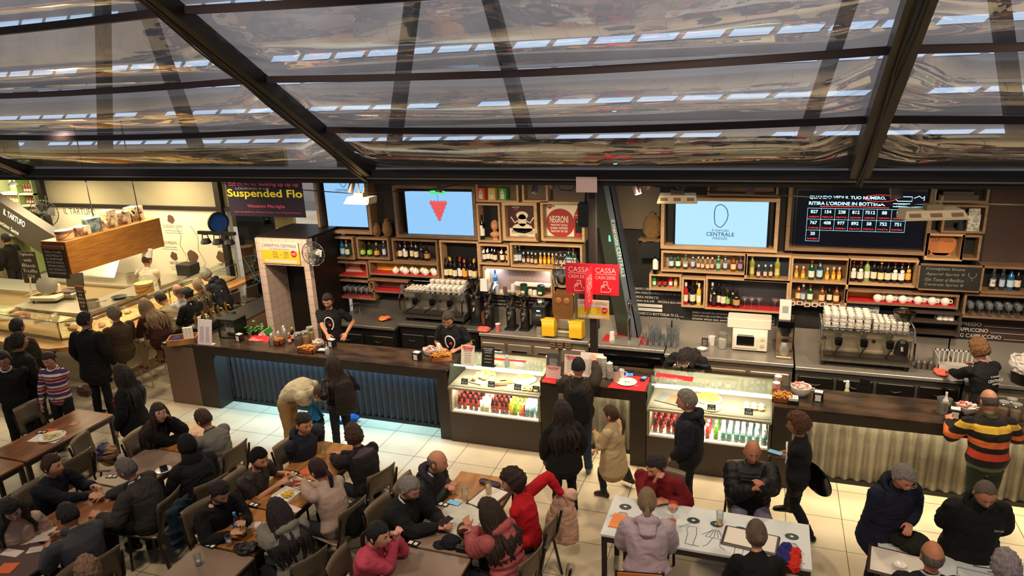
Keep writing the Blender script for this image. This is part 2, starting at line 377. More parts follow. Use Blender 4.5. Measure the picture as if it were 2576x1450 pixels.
m=MB();m.box(0.3,5,8.87,9.2,0.80,0.83);m.box(0.3,5,9.17,9.2,0,0.8);obj('service_shelf',m,steeld,label='low steel service shelf behind the right bar counter',cat='shelf')
def worktop(label,x0,x1,yf,doors,topm,bodym,dm,z=0.95,splash=0.22,handle='bar',yb=10.8):
 t=thing('back_counter',label,'cabinet',(x0,yf,0));w_=x1-x0;d=yb-yf
 m=MB();m.bev(0,w_,0,d,z-0.05,z,0.005);m.box(0,w_,d-0.02,d,z,z+splash);obj('worktop',m,topm,t)
 m=MB();m.box(0.01,w_-0.01,0.04,d,0.08,z-0.05);obj('carcass',m,bodym,t)
 for a,b,z0,z1 in doors:
  m=MB();m.bev(a,b,0.0,0.038,z0,z1,0.012);dr=obj('door',m,dm,t)
  m=MB();c=(a+b)/2;wd=(b-a)*0.32
  if handle=='bar':m.box(c-wd,c+wd,-0.02,0.0,z1-0.14,z1-0.10)
  else:m.tube([(c-0.07+0.14*i/6,-0.006,z1-0.10-0.02*sin(pi*i/6))for i in range(7)],0.009,6)
  obj('handle',m,chrome,dr)
 return t
frd=mat('fridge_steel',(0.27,0.22,0.17),0.38,0.45)
def drs(w_,n,z0,z1,a0=0.02):q=(w_-2*a0)/n;return[(a0+i*q+0.02,a0+(i+1)*q-0.02,z0,z1)for i in range(n)]
worktop('black steel back counter with sink and dark cabinets behind the moustached barista',-7.0,-5.76,10.0,drs(1.24,2,0.1,0.78),steeld,black,blackm,handle='curve')
worktop('dark cabinet unit under the coffee machine with curved chrome handles',-5.74,-4.30,10.1,drs(1.44,3,0.1,0.82),steeld,black,blackm,handle='curve',z=1.0)
worktop('steel three-door fridge counter under the row of coffee grinders',-4.28,-2.46,10.1,drs(1.82,4,0.1,0.80),steel,frd,frd)
worktop('steel counter with beer tap drip tray beside the tall post',-2.44,-1.30,10.0,drs(1.14,1,0.1,0.82),steel,black,blackg)
worktop('steel three-door fridge counter under the white toaster oven',-1.28,0.48,9.88,drs(1.76,3,0.1,0.80),steel,frd,frd)
worktop('dark steel cabinets under the large right-hand coffee machine',0.50,2.5,9.82,drs(2.0,4,0.1,0.82),steel,steeld,blackm,handle='curve')
worktop('steel counter with dishwasher at the right end behind the curly barista',2.52,5.4,9.8,drs(2.9,4,0.1,0.80),steel,frd,frd)
# tiled doorway column with sloping cover
tilew=bpy.data.materials.new('pillar_tiles');tilew.use_nodes=True;nt=tilew.node_tree;b_=nt.nodes['Principled BSDF']
tc=nt.nodes.new('ShaderNodeTexCoord');mp=nt.nodes.new('ShaderNodeMapping');mp.inputs['Rotation'].default_value=(rad(90),0,0)
br=nt.nodes.new('ShaderNodeTexBrick');br.offset=0;br.inputs['Scale'].default_value=1;br.inputs['Brick Width'].default_value=0.15;br.inputs['Row Height'].default_value=0.15
br.inputs['Mortar Size'].default_value=0.003;br.inputs['Color1'].default_value=(*lin('d8c0b2'),1);br.inputs['Color2'].default_value=(*lin('d0b8aa'),1);br.inputs['Mortar'].default_value=(*lin('8d7468'),1)
cx=nt.nodes.new('ShaderNodeSeparateXYZ');ad=nt.nodes.new('ShaderNodeMath');cb=nt.nodes.new('ShaderNodeCombineXYZ')
nt.links.new(tc.outputs['Object'],cx.inputs[0]);nt.links.new(cx.outputs['X'],ad.inputs[0]);nt.links.new(cx.outputs['Y'],ad.inputs[1])
nt.links.new(ad.outputs[0],cb.inputs['X']);nt.links.new(cx.outputs['Z'],cb.inputs['Y']);nt.links.new(cb.outputs[0],br.inputs['Vector'])
nt.links.new(br.outputs['Color'],b_.inputs['Base Color']);b_.inputs['Roughness'].default_value=0.35
PY=9.75
a=AY(640,598,PY);b=AY(770,605,PY);tx0,tx1,tz=a.x,b.x,(a.z+b.z)/2
lz=tz-0.46;m=MB();m.box(tx0,tx0+0.13,PY,10.8,0,lz);m.box(tx1-0.11,tx1,PY,PY+0.10,0,lz);m.box(tx0,tx1,PY,PY+0.16,lz+.001,tz)
obj('pillar_tiled',m,tilew,kind='structure')
m=MB();m.box(tx1-0.11,tx1-.002,PY+.101,10.8,0,lz);m.box(tx0+.01,tx1-.002,PY+.161,10.8,lz+.001,tz-.01);m.box(tx0+0.14,tx1-0.12,10.3,10.34,0,lz);m.box(tx0+.01,tx1,PY+.05,10.8,tz+.002,tz+.03);obj('door_1',m,blackm,kind='structure')
# people
def loft(mb,rings,n=14,mi=0,cap=True):
 """rings: (centre, rx, ry, right, fwd) closed solid with rounded ends"""
 R=[(V(c),rx,ry,V(a),V(b))for c,rx,ry,a,b in rings]
 if cap:
  c,rx,ry,a,b=R[0];t=(R[0][0]-R[1][0]).normalized();k=min(rx,ry)
  R.insert(0,(c+t*k*0.5,rx*0.72,ry*0.72,a,b));R.insert(0,(c+t*k*0.78,rx*0.3,ry*0.3,a,b))
  c,rx,ry,a,b=R[-1];t=(R[-1][0]-R[-2][0]).normalized();k=min(rx,ry)
  R.append((c+t*k*0.5,rx*0.72,ry*0.72,a,b));R.append((c+t*k*0.78,rx*0.3,ry*0.3,a,b))
 vs=[];fs=[]
 for c,rx,ry,a,b in R:
  for i in range(n):
   q=2*pi*i/n;vs.append(c+a*(rx*cos(q))+b*(ry*sin(q)))
 for k in range(len(R)-1):
  for i in range(n):fs.append((k*n+i,k*n+(i+1)%n,(k+1)*n+(i+1)%n,(k+1)*n+i))
 fs+=[tuple(range(n-1,-1,-1)),tuple((len(R)-1)*n+i for i in range(n))]
 mb.add(vs,fs,mi)
def limb(mb,pts,rs,side=V((1,0,0)),flat=1.0,n=12,sub=3,rib=0):
 """smooth tapered limb through joints"""
 P=[V(p)for p in pts];Q=[];
 for i in range(len(P)-1):
  for k in range(sub):
   t=k/sub;p0=P[max(i-1,0)];p3=P[min(i+2,len(P)-1)]
   lin_=P[i].lerp(P[i+1],t);cr=0.5*((2*P[i])+(-p0+P[i+1])*t+(2*p0-5*P[i]+4*P[i+1]-p3)*t*t+(-p0+3*P[i]-3*P[i+1]+p3)*t**3)
   Q.append((lin_.lerp(cr,0.6),rs[i]*(1-t)+rs[i+1]*t))
 Q.append((P[-1],rs[-1]));rings=[];s=V(side);acc=0
 for i,(p,r)in enumerate(Q):
  t=(Q[min(i+1,len(Q)-1)][0]-Q[max(i-1,0)][0]).normalized()
  a=s-t*s.dot(t)
  if a.length<1e-4:a=t.orthogonal()
  a.normalize();b=t.cross(a);s=a
  k=1+rib*(1 if i%2 else-0.6);rings.append((p,r*k,r*k*flat,a,b))
 loft(mb,rings,n)
WS=bpy.data.scenes.new('workshop')
def remesh(mb,name,mt,vox,smooth=2,wrinkle=0,wsc=9,seed=0):
 me=mb.mesh(name,mt);o=bpy.data.objects.new('tmp',me);WS.collection.objects.link(o)
 md=o.modifiers.new('r','REMESH');md.mode='VOXEL';md.voxel_size=vox;md.use_smooth_shade=True
 if smooth:sm=o.modifiers.new('s','SMOOTH');sm.factor=0.5;sm.iterations=smooth
 with bpy.context.temp_override(scene=WS,view_layer=WS.view_layers[0]):dg=bpy.context.evaluated_depsgraph_get()
 out=bpy.data.meshes.new_from_object(o.evaluated_get(dg))
 bpy.data.objects.remove(o);bpy.data.meshes.remove(me)
 out.name=name
 if wrinkle:
  n_=len(out.vertices);co=[0.0]*(3*n_);no=[0.0]*(3*n_);out.vertices.foreach_get('co',co);out.vertices.foreach_get('normal',no)
  for i in range(0,3*n_,3):
   q=V((co[i]*wsc,co[i+1]*wsc,co[i+2]*wsc*1.6+seed));k=wrinkle*(0.5-2*abs(noise.noise(q+V((0,0,noise.noise(q*0.5)*1.5)))))
   co[i]+=no[i]*k;co[i+1]+=no[i+1]*k;co[i+2]+=no[i+2]*k
  out.vertices.foreach_set('co',co);out.update()
 if not out.materials:out.materials.append(mt)
 out.polygons.foreach_set('use_smooth',[True]*len(out.polygons));return out
def sph(f,n=40,m=30):
 """closed star-shaped surface; f(direction) -> point"""
 vs=[];fs=[]
 for j in range(m+1):
  t=pi*j/m
  for i in range(n):
   a=2*pi*i/n;vs.append(f(V((sin(t)*cos(a),sin(t)*sin(a),-cos(t)))))
 for j in range(m):
  for i in range(n):fs.append((j*n+i,j*n+(i+1)%n,(j+1)*n+(i+1)%n,(j+1)*n+i))
 return vs,fs
def gs(d,c,w):return math.exp(-((d-V(c).normalized()).length/w)**2)
def head_r(d,fem=0,chub=0):
 """head surface in head frame: +Y face, +Z up, origin mid-skull"""
 x,y,z=d;p=V((x*0.077,y*0.096,z*0.118))
 if z<0:p.x*=1-0.20*z*z-0.10*abs(z)*(1-chub);
 if z<-0.2 and y<0:p.y*=1-0.25*(abs(z)-0.2)
 if y<0 and z>-0.2:p.y*=1.06
 nz=gs(d,(0,1,-0.20),0.17)*0.026+gs(d,(0,1,-0.02),0.15)*0.009
 p.y+=nz;p.y+=gs(d,(0,1,0.18),0.25)*0.004;p.y+=gs(d,(0,0.8,-0.95),0.3)*0.012
 p.y-=(gs(d,(0.36,1,0.05),0.17)+gs(d,(-0.36,1,0.05),0.17))*0.009
 p.y+=(gs(d,(0.36,1,0.24),0.15)+gs(d,(-0.36,1,0.24),0.15))*0.003*(1-fem)
 p.y+=gs(d,(0,1,-0.50),0.14)*0.006
 k=(gs(d,(0.6,1,-0.28),0.3)+gs(d,(-0.6,1,-0.28),0.3))*(0.002+0.006*chub);p+=d*k
 return p
SKIN={}
def skinm(c):
 return mat('skin_'+c,c,0.5,sp=0.35,bump=0.04,bs=120)
def fabric(c,kind='cloth'):
 r={'cloth':0.88,'leather':0.3,'puffer':0.55,'knit':0.95,'denim':0.85}[kind]
 bp,bs={'cloth':(0.25,60),'leather':(0.3,25),'puffer':(0.2,30),'knit':(0.6,110),'denim':(0.3,90)}[kind]
 return mat(kind+'_'+c,c,r,bump=bp,bs=bs,sp=0.3)
def hairm(c):
 return mat('hair_'+c,c,0.5,bump=0.8,bs=60,stretch=(3,3,0.6),sp=0.4,c2=tuple(min(1,k*1.5+0.01)for k in lin(c)),ns=25)
def stripes(name,bands,period_z,z0=0.0):
 """knitted horizontal stripes: bands = (start fraction, colour)"""
 if name in MATS:return MATS[name]
 M=bpy.data.materials.new(name);M.use_nodes=True;nt=M.node_tree;b=nt.nodes['Principled BSDF'];b.inputs['Roughness'].default_value=0.95
 tc=nt.nodes.new('ShaderNodeTexCoord');sx=nt.nodes.new('ShaderNodeSeparateXYZ');nt.links.new(tc.outputs['Object'],sx.inputs[0])
 mm=nt.nodes.new('ShaderNodeMath');mm.operation='MULTIPLY_ADD';mm.inputs[1].default_value=1/period_z;mm.inputs[2].default_value=z0
 fr=nt.nodes.new('ShaderNodeMath');fr.operation='FRACT';nt.links.new(sx.outputs['Z'],mm.inputs[0]);nt.links.new(mm.outputs[0],fr.inputs[0])
 cr=nt.nodes.new('ShaderNodeValToRGB');cr.color_ramp.interpolation='CONSTANT';e=cr.color_ramp.elements
 e[0].position=bands[0][0];e[0].color=(*lin(bands[0][1]),1);e[1].position=bands[1][0];e[1].color=(*lin(bands[1][1]),1)
 for p,c in bands[2:]:q=e.new(p);q.color=(*lin(c),1)
 nt.links.new(fr.outputs[0],cr.inputs[0]);nt.links.new(cr.outputs[0],b.inputs['Base Color']);MATS[name]=M;return M
def hand(mb,w_,f,n_,curl,s,lr):
 """palm, four fingers and thumb. w_: wrist, f: pointing dir, n_: palm normal, lr: +1 right hand"""
 f=f.normalized();n_=(n_-f*n_.dot(f)).normalized();a=f.cross(n_)*lr
 k=s*1.06;c0=w_
 loft(mb,[(c0+f*0.0*k,0.026*k,0.019*k,a,n_),(c0+f*0.03*k,0.034*k,0.016*k,a,n_),(c0+f*0.065*k,0.040*k,0.014*k,a,n_),(c0+f*0.088*k,0.039*k,0.011*k,a,n_)],12)
 for i,(o,L,sp)in enumerate(((0.031,0.070,0.10),(0.0105,0.078,0.03),(-0.0105,0.073,-0.04),(-0.030,0.058,-0.12))):
  p=c0+f*0.086*k+a*o*k;d=(f+a*sp).normalized();pts=[p-d*0.012];ang=curl*(0.35+0.06*i);
  for q,part in enumerate((0.45,0.31,0.24)):
   t=ang*(q+1)*0.95;dd=d*cos(t)+n_*sin(t);p=p+dd*L*part*k;pts.append(p)
  limb(mb,pts,[0.0098*k,0.0092*k,0.0085*k,0.0072*k],side=a,n=8,sub=2)
 p=c0+f*0.022*k+a*0.026*k;d1=(f*0.62+a*0.78+n_*0.25).normalized();d2=(f*0.9+a*0.25+n_*(0.2+0.5*curl)).normalized()
 limb(mb,[p-d1*0.01,p+d1*0.034*k,p+d1*0.034*k+d2*0.032*k,p+d1*0.034*k+d2*0.056*k],[0.014*k,0.0115*k,0.0105*k,0.008*k],side=n_,n=8,sub=2)
PEOPLE=[]
def person(label,head,face,pose='stand',h=1.75,hip=None,lean=0.0,roll=0.0,hy=0,hp=0,ht=0,L=None,R=None,lp=None,rp_=None,skin='b98268',hair='short',hc='241a14',top=('cloth','202024'),sleeve='long',low=('denim','1b1c22'),shoe='1a1816',coat=0.0,hem=0.02,fem=0,fat=0.0,z=None,beard=None,glasses=None,feet=None,extra=None,vox=0.0075,twist=0,skirt=0,grip=(0.9,0.9),topmat=None,pal=None):
 """head: pixel of the head centre; face: world heading of the chest in degrees (0 = +x, 90 = away)"""
 s=h/1.75;B_=1.10;hz=hip if hip else(0.93*s if pose=='stand' else 0.52)
 tl=0.50*s;pts=[V((0,0,hz))];a=0
 for k,f in((0.16,0.35),(0.17,0.8),(0.17,1.1)):
  q=rad(lean*f);r_=rad(roll*f);d=V((sin(r_),sin(q)*cos(r_),cos(q)*cos(r_)));pts.append(pts[-1]+d*k*s)
 up=(pts[3]-pts[2]).normalized();rt=V((cos(rad(twist)),sin(rad(twist)),0));rt=(rt-up*rt.dot(up)).normalized();fw=up.cross(rt)
 neck=pts[3]+up*0.02*s;np_=rad(lean*0.55+hp*0.35)
 nd=(up*0.55+V((0,sin(rad(lean*0.8)),cos(rad(lean*0.8))))*0.45+fw*0.22*(1 if hp>0 else 0.5)).normalized();hcn=neck+nd*0.185*s
 A=rad(face-90);ca,sa=cos(A),sin(A)
 zz=z if z is not None else hcn.z;W=AZ(head[0],head[1],hcn.z if z is None else z)
 root=V((W.x-(ca*hcn.x-sa*hcn.y),W.y-(sa*hcn.x+ca*hcn.y),(z-hcn.z)if z is not None else 0))
 def loc(t):
  if t is None:return None
  if isinstance(t,V):return t
  p=AZ(*t)-root if len(t)==3 else AY(t[0],t[1],t[3])-root
  return V((ca*p.x+sa*p.y,-sa*p.x+ca*p.y,p.z))
 inf_=coat;T=thing('person',label,'person',root,A)
 sk=skinm(skin);fx=(1+fat*0.5)*B_;shw=(0.198 if not fem else 0.170)*s*(1+fat*0.15)
 S={-1:pts[3]-rt*shw-up*0.035*s,1:pts[3]+rt*shw-up*0.035*s};ua,fa=0.285*s,0.255*s
 arm={}
 for sd,tgt,pole in((-1,loc(L),lp),(1,loc(R),rp_)):
  if tgt is None:tgt=S[sd]+V((sd*0.07,0.10,-0.50*s))if pose=='stand' else S[sd]+V((-sd*0.03,0.30,-0.36*s))
  v=tgt-S[sd];dl=v.length;mx_=(ua+fa)*0.985
  if dl>mx_:v=v*(mx_/dl);dl=mx_
  if dl<0.12:v=v*(0.12/max(dl,1e-3));dl=0.12
  tgt=S[sd]+v;vd=v.normalized();x=(ua*ua-fa*fa+dl*dl)/(2*dl);hgt=sqrt(max(ua*ua-x*x,0))
  pv=V(pole)if pole else V((sd*0.55,-0.35,-0.8));pv=(pv-vd*pv.dot(vd)).normalized()
  arm[sd]=(S[sd],S[sd]+vd*x+pv*hgt,tgt)
 hipw=0.088*s*(1.05 if fem else 1);leg={}
 for sd in(-1,1):
  hj=pts[0]+V((sd*hipw,0,-0.02))
  if feet:
   fp=loc((*feet[0 if sd<0 else 1],0.0));fp.z=0.09
   v=fp-hj;dl=min(v.length,0.86*s);v=v.normalized()*dl;fp=hj+v;th=0.43*s
   pv=V((sd*0.05,1,0));vd=v.normalized();pv=(pv-vd*pv.dot(vd)).normalized();hh=sqrt(max(th*th-dl*dl/4,0));kn=hj+v/2+pv*hh
  elif pose=='stand':kn=hj+V((sd*0.01,0.02,-0.42*s));fp=V((hj.x+sd*0.03,0.0,0.09));
  elif pose=='stool':kn=hj+V((sd*0.06,0.36*s,-0.06));fp=kn+V((0,0.02,-0.40*s))
  else:kn=hj+V((sd*0.07,0.42*s,0.0));fp=V((kn.x+sd*0.01,kn.y+0.03,0.09))
  leg[sd]=(hj,kn,fp)
 TS=lambda r,inf=0:[(pts[0]-V((0,0,0.06*s)),0.13*s*r*fx+inf,0.10*s*fx+inf,rt,fw),(pts[0]+V((0,0,0.05)),0.155*s*r*fx*(1.05 if fem else 1)+inf,0.112*s*fx+inf,rt,fw),(pts[1],(0.135 if not fem else 0.118)*s*fx+inf,0.100*s*fx*(1+fat*0.5)+inf,rt,fw),(pts[2],(0.172 if not fem else 0.150)*s*(1+fat*0.3)+inf,0.125*s*(1+fat*0.3)+inf,rt,fw),(pts[3]-up*0.07*s,(0.192 if not fem else 0.162)*s+inf,0.112*s+inf*0.8,rt,fw),(pts[3]-up*0.01*s,(0.135 if not fem else 0.115)*s+inf,0.075*s+inf*0.7,rt,fw),(neck+up*0.015*s,0.066*s+inf*0.4,0.062*s+inf*0.3,rt,fw)]
 m=MB();loft(m,TS(1));hd0=hcn-nd*0.02
 limb(m,[neck-up*0.02,neck+nd*0.07*s,hcn-nd*0.03],[0.058*s,0.053*s*(0.88 if fem else 1),0.052*s],side=rt)
 for sd in(-1,1):
  a_=arm[sd];limb(m,[a_[0],a_[0].lerp(a_[1],0.5),a_[1],a_[1].lerp(a_[2],0.35),a_[2]],[0.052*s,0.046*s,0.038*s,0.038*s*(0.9 if fem else 1),0.026*s])
  fd=(a_[2]-a_[1]).normalized();pn=V((-sd*0.5,0.1,-0.85))if not pal else V(pal[0 if sd<0 else 1])
  if abs(fd.dot(pn.normalized()))>0.93:pn=V((-sd,0.3,0))
  hand(m,a_[2]+fd*0.008,fd,pn,grip[0 if sd<0 else 1],s*(0.93 if fem else 1),sd)
  l_=leg[sd];limb(m,[l_[0],l_[1],l_[1].lerp(l_[2],0.35),l_[2]-V((0,0,0.04))],[0.085*s,0.058*s,0.054*s,0.036*s])
 hyaw=rad(hy);hpit=rad(hp+lean*0.25);hr=rad(ht)
 HM=Matrix.Rotation(-hyaw,3,'Z')@Matrix.Rotation(-hpit,3,'X')@Matrix.Rotation(hr,3,'Y');HM=HM@Matrix.Rotation(rad(-twist*0),3,'Z')
 hs=s**0.5*1.10
 def hp3(p):return hcn+HM@(V(p)*hs)
 vs,fs=sph(lambda d:hp3(head_r(d,fem,fat)),44,34);m.add(vs,fs)
 for sd in(-1,1):m.ell(hp3((sd*0.079,-0.008,-0.012)),(0.009,0.019,0.030),10,8,M=HM@Matrix.Rotation(sd*0.25,3,'Z'))
 body=remesh(m,'body',sk,vox,1);obj('body',body,sk,T)
 fdir=HM@V((0,1,0));fwd=V((ca*fdir.x-sa*fdir.y,sa*fdir.x+ca*fdir.y,fdir.z));view=(CP-W).normalized()
 if fwd.dot(view)>-0.45:
  for sd in(-1,1):
   e=MB();c=head_r(V((sd*0.34,1,0.035)).normalized(),fem,fat);c=V((c.x,c.y-0.006,c.z));e.ell(hp3(c),(0.0145*hs,0.010*hs,0.0085*hs),12,8,M=HM)
   e.ell(hp3(c+V((0,0.0062,0))),(0.0062,0.005,0.0062),10,6,1,M=HM)
   e.ell(hp3(c+V((0,0.002,0.0075))),(0.016,0.010,0.0035),10,6,2,M=HM)
   obj('eye',e,[mat('eye_white','cfc6be',0.3),mat('iris','20140e',0.25),mat('eyelid','5a3b30',0.6)],T,True)
   b=MB();P=[head_r(V((sd*q,1,0.26+0.04*(1-abs(q-0.35)*3))).normalized(),fem,fat)+V((0,0.002,0))for q in(0.14,0.26,0.40,0.54)]
   b.tube([hp3(p)for p in P],[0.0022,0.0034,0.003,0.0016],6);obj('eyebrow',b,hairm(hc if hair not in('beanie','hood','cap')else '2a1e17'),T,True)
  l=MB();c=head_r(V((0,1,-0.50)).normalized(),fem,fat);l.ell(hp3(c+V((0,-0.002,0.004))),(0.022*hs,0.006,0.0045),12,6,M=HM);l.ell(hp3(c+V((0,-0.003,-0.006))),(0.019*hs,0.006,0.0055),12,6,M=HM)
  obj('lips',l,mat('lips_f' if fem else 'lips_m','9c4a44' if fem else '8a5246',0.45),T,True)
 if glasses:
  g=MB()
  for sd in(-1,1):g.tube([hp3((sd*0.034+0.027*cos(q*pi/7),0.112,0.004+0.021*sin(q*pi/7)))for q in range(14)],0.0024,6,closed=True);g.tube([hp3((sd*0.060,0.108,0.008)),hp3((sd*0.082,0.03,0.010)),hp3((sd*0.084,-0.01,0.004))],0.002,5)
  g.tube([hp3((-0.008,0.114,0.008)),hp3((0,0.117,0.010)),hp3((0.008,0.114,0.008))],0.002,5);obj('glasses',g,mat('frame_'+glasses,glasses,0.3),T,True)
 hm=hairm(hc)
 def cap_(front,low_,thick,bump=0.0,side=1.0,cut=0.06,f0=28):
  def f(d):
   p=head_r(d,fem,fat);y,zz_=d.y,d.z
   lim=low_ if y<0 else low_+(front-low_)*min(1,y*1.9)
   k=max(0,min(1,(zz_-lim)/cut+0.5));nn=noise.noise(d*f0*0.18)*0.6+noise.noise(d*f0*0.5)*0.4
   q=p*(0.93+(0.07+thick/0.1*(1+bump*nn))*k);
   return hp3(q)
  return sph(f,52,40)
 H=MB();nm='hair';hmat=hm
 if hair in('short','curly','long','bun','pony','long_dark','thin','undercut','wild'):
  fr,lo,th,bp=dict(short=(0.52,-0.42,0.012,1.0),curly=(0.50,-0.45,0.024,1.1),long=(0.42,-0.75,0.016,0.8),bun=(0.50,-0.50,0.008,0.4),pony=(0.50,-0.55,0.009,0.4),thin=(0.72,-0.40,0.006,0.8),undercut=(0.55,0.25,0.020,1.0),wild=(0.45,-0.72,0.030,1.0))[hair]
  vs,fs=cap_(fr,lo,th,bp);H.add(vs,fs)
  if hair in('undercut',):vs,fs=cap_(0.6,-0.45,0.002,0.5);H.add(vs,fs);H.ell(hp3((0,-0.075,0.09)),(0.035,0.035,0.03),14,10,M=HM)
  if hair=='bun':H.ell(hp3((0,-0.118,0.03)),(0.042,0.034,0.040),16,12,M=HM)
  if hair in('pony',):
   H.ell(hp3((0,-0.112,-0.02)),(0.02,0.02,0.022),10,8);b0=hp3((0,-0.12,-0.02));limb(H,[b0,b0+V((0,-0.04,-0.05)),b0+V((0.0,-0.05,-0.14)),b0+V((0.0,-0.035,-0.24))],[0.020,0.030,0.026,0.010],side=rt,flat=0.7)
  if hair in('long',):
   rl=random.Random(head[0]);n0=21
   for j in range(n0*2):
    ph=rad(-118+236*((j%n0)+0.5)/n0)+rl.uniform(-.1,.1);sn,cs=sin(ph),cos(ph);dr=(rt*sn-fw*cs);q=1 if j<n0 else 0.86;L_=rl.uniform(.8,1.1);wv=lambda k:(rt*rl.uniform(-1,1)+fw*rl.uniform(-1,1))*.010*k
    sh=.10+.035*abs(sn)+inf_*.8
    limb(H,[hp3((sn*.070*q,-cs*.088*q,.05)),hp3((sn*.088*q,-cs*.104*q,-.02)),hp3((sn*.092*q,-cs*.108*q,-.09))+wv(.6),neck+dr*(.095*q+.01)-up*.0+wv(1),neck+dr*(sh*q+.03)-up*.11*L_+wv(1),neck+dr*(sh*q+.02)-up*.21*L_+wv(1.4),neck+dr*(sh*q)-up*.30*L_+wv(1.6)],[.022,.025,.025,.025,.024,.020,.009],side=rt,n=7,sub=3)
 elif hair=='bald_sides':
  def f(d):
   sm=lambda v:max(0,min(1,v));k=sm((0.40-d.z+.06*noise.noise(d*6))*9)*sm((d.z+0.46)*9)*sm((0.30-d.y)*7);return hp3(head_r(d,fem,fat)*(0.95+0.085*k))
  vs,fs=sph(f,64,48);H.add(vs,fs)
 elif hair=='cap':
  vs,fs=cap_(0.34,-0.12,0.012,0.05,cut=0.1);H.add(vs,fs);nm='cap';hmat=fabric(hc)
  def brim(i,q):a=rad(-60+120*i/10);return hp3((0.078*sin(a)*1.0,0.085*cos(a)+q*0.075*cos(a*1.2),0.045-0.012*q))
  bv=[brim(i,q)for q in(0,1)for i in range(11)];bv2=[v_+HM@V((0,0,-0.004))for v_ in bv]
  H.add(bv+bv2,[(i,i+1,12+i,11+i)for i in range(10)]+[(22+i,33+i,34+i,23+i)for i in range(10)]+[(11+i,12+i,34+i,33+i)for i in range(10)])
 elif hair=='beanie':
  vs,fs=cap_(0.50,-0.20,0.014,0.15,cut=0.08);H.add(vs,fs);nm='beanie';hmat=fabric(hc,'knit')
 elif hair=='hood':
  def f(d):
   p=head_r(d)*1.22;
   if d.y>0.55 and d.z<0.6:p=head_r(d)*0.8
   return hp3(p+V((0,-0.012,0)))
  vs,fs=sph(f,40,30);H.add(vs,fs);loft(H,[(hp3((0,-0.03,-0.06)),0.09,0.085,rt,fw),(neck+fw*-0.02,0.12,0.10,rt,fw)],16);nm='hood';hmat=fabric(hc,'cloth')
 elif hair=='toque':
  H.lathe([(0.088,0),(0.090,0.05),(0.095,0.12),(0.098,0.17),(0.06,0.185),(0,0.186)],(0,0,0),20);H.v=[tuple(hp3((x,y,z_+0.045)))for x,y,z_ in H.v];nm='chef_hat';hmat=mat('chef_white','f2eee6',0.8)
  h2=MB();vs,fs=cap_(0.3,-0.42,0.006,0.6);h2.add(vs,fs);obj('hair',h2,hairm('3a2418'),T,True)
 if H.v:obj(nm,H,hmat,T,True,ang=75)
 if beard:
  def f(d):
   p=head_r(d,fem,fat);k=1 if(d.z<-0.30 and d.y>0.05 and not(abs(d.x)<0.20 and-0.56<d.z<-0.42))else 0
   if beard=='moustache':k=1 if(abs(d.x)<0.27 and-0.42<d.z<-0.31 and d.y>0.5)else 0
   if beard=='long' and d.z<-0.5 and d.y>0.2:return hp3(p*(1.10+0.35*min(1,(abs(d.z)-0.5)*2)))
   return hp3(p*(0.92+(0.125 if beard!='moustache' else 0.145)*k))
  b=MB();vs,fs=sph(f,56,48);b.add(vs,fs);obj('beard' if beard!='moustache' else 'moustache',b,hairm(hc if hair not in('beanie','cap','bald_sides')else '241a16'),T,True)
 kd,cc=top;tm=topmat or fabric(cc,kd);inf=0.014+coat;puff=kd=='puffer'
 m=MB();tr=TS(1,inf);base=[]
 if hem>0.05 and pose=='stand' or skirt:
  b0=pts[0]-V((0,0,hem*0.9));tr[0]=(b0,0.175*s*fx+inf*1.4,0.14*s*fx+inf*1.3,rt,fw)
 elif lean>50:tr[0]=(pts[0]+V((0,0,0.02)),tr[0][1],tr[0][2],rt,fw)
 if puff:
  q=[]
  for i in range(len(tr)-2):
   for k in range(4):
    t=k/4;A_,B_=tr[i],tr[i+1];bb=1+0.05*(1 if k%2 else-1);q.append((A_[0].lerp(B_[0],t),(A_[1]*(1-t)+B_[1]*t)*bb,(A_[2]*(1-t)+B_[2]*t)*bb,rt,fw))
  tr=q+tr[-2:]
 loft(m,tr,20)
 for sd in(-1,1):
  a_=arm[sd];r0=0.060*s+inf*0.6;rb=0.07 if puff else 0
  if sleeve=='none':continue
  if sleeve=='short':limb(m,[a_[0]-(a_[1]-a_[0])*0.05,a_[0].lerp(a_[1],0.35),a_[0].lerp(a_[1],0.66)],[r0,0.060*s+inf*0.5,0.058*s+inf*0.5])
  elif sleeve=='mid':limb(m,[a_[0],a_[1],a_[1].lerp(a_[2],0.4)],[r0,0.046*s+inf*0.6,0.042*s+inf*0.6])
  else:limb(m,[a_[0],a_[0].lerp(a_[1],0.5),a_[1],a_[1].lerp(a_[2],0.5),a_[2]-(a_[2]-a_[1])*0.06],[r0,0.058*s+inf*0.8,0.051*s+inf*0.8,0.045*s+inf*0.7,0.034*s+inf*0.5],sub=4,rib=rb)
 cn={'puffer':'puffer_jacket','leather':'leather_jacket'}.get(kd,'coat' if hem>0.2 else('jacket' if coat>0.012 else('shirt' if sleeve in('short','mid')else 'sweater')))
 tm_=remesh(m,cn,tm,0.011,2 if not puff else 0,wrinkle=(0.009 if kd in('cloth','leather')else 0.004),wsc=8,seed=head[0]*0.37);obj(cn,tm_,tm,T)
 m=MB();lm=fabric(low[1],low[0]);loft(m,[(pts[0]-V((0,0,0.075*s)),0.125*s*fx,0.105*s*fx,X_,V((0,1,0))),(pts[0]+V((0,0,0.0)),0.158*s*fx,0.12*s*fx,X_,V((0,1,0))),(pts[0].lerp(pts[1],0.45),0.148*s*fx,0.112*s*fx,rt,fw)])
 for sd in(-1,1):
  l_=leg[sd];limb(m,[l_[0]+V((0,0,0.0)),l_[0].lerp(l_[1],0.5),l_[1],l_[1].lerp(l_[2],0.4),l_[2]-V((0,0,0.02))],[0.098*s*(1+fat*0.3),0.085*s*(1+fat*0.2),0.068*s,0.066*s,0.056*s+(0.03 if skirt else 0)])
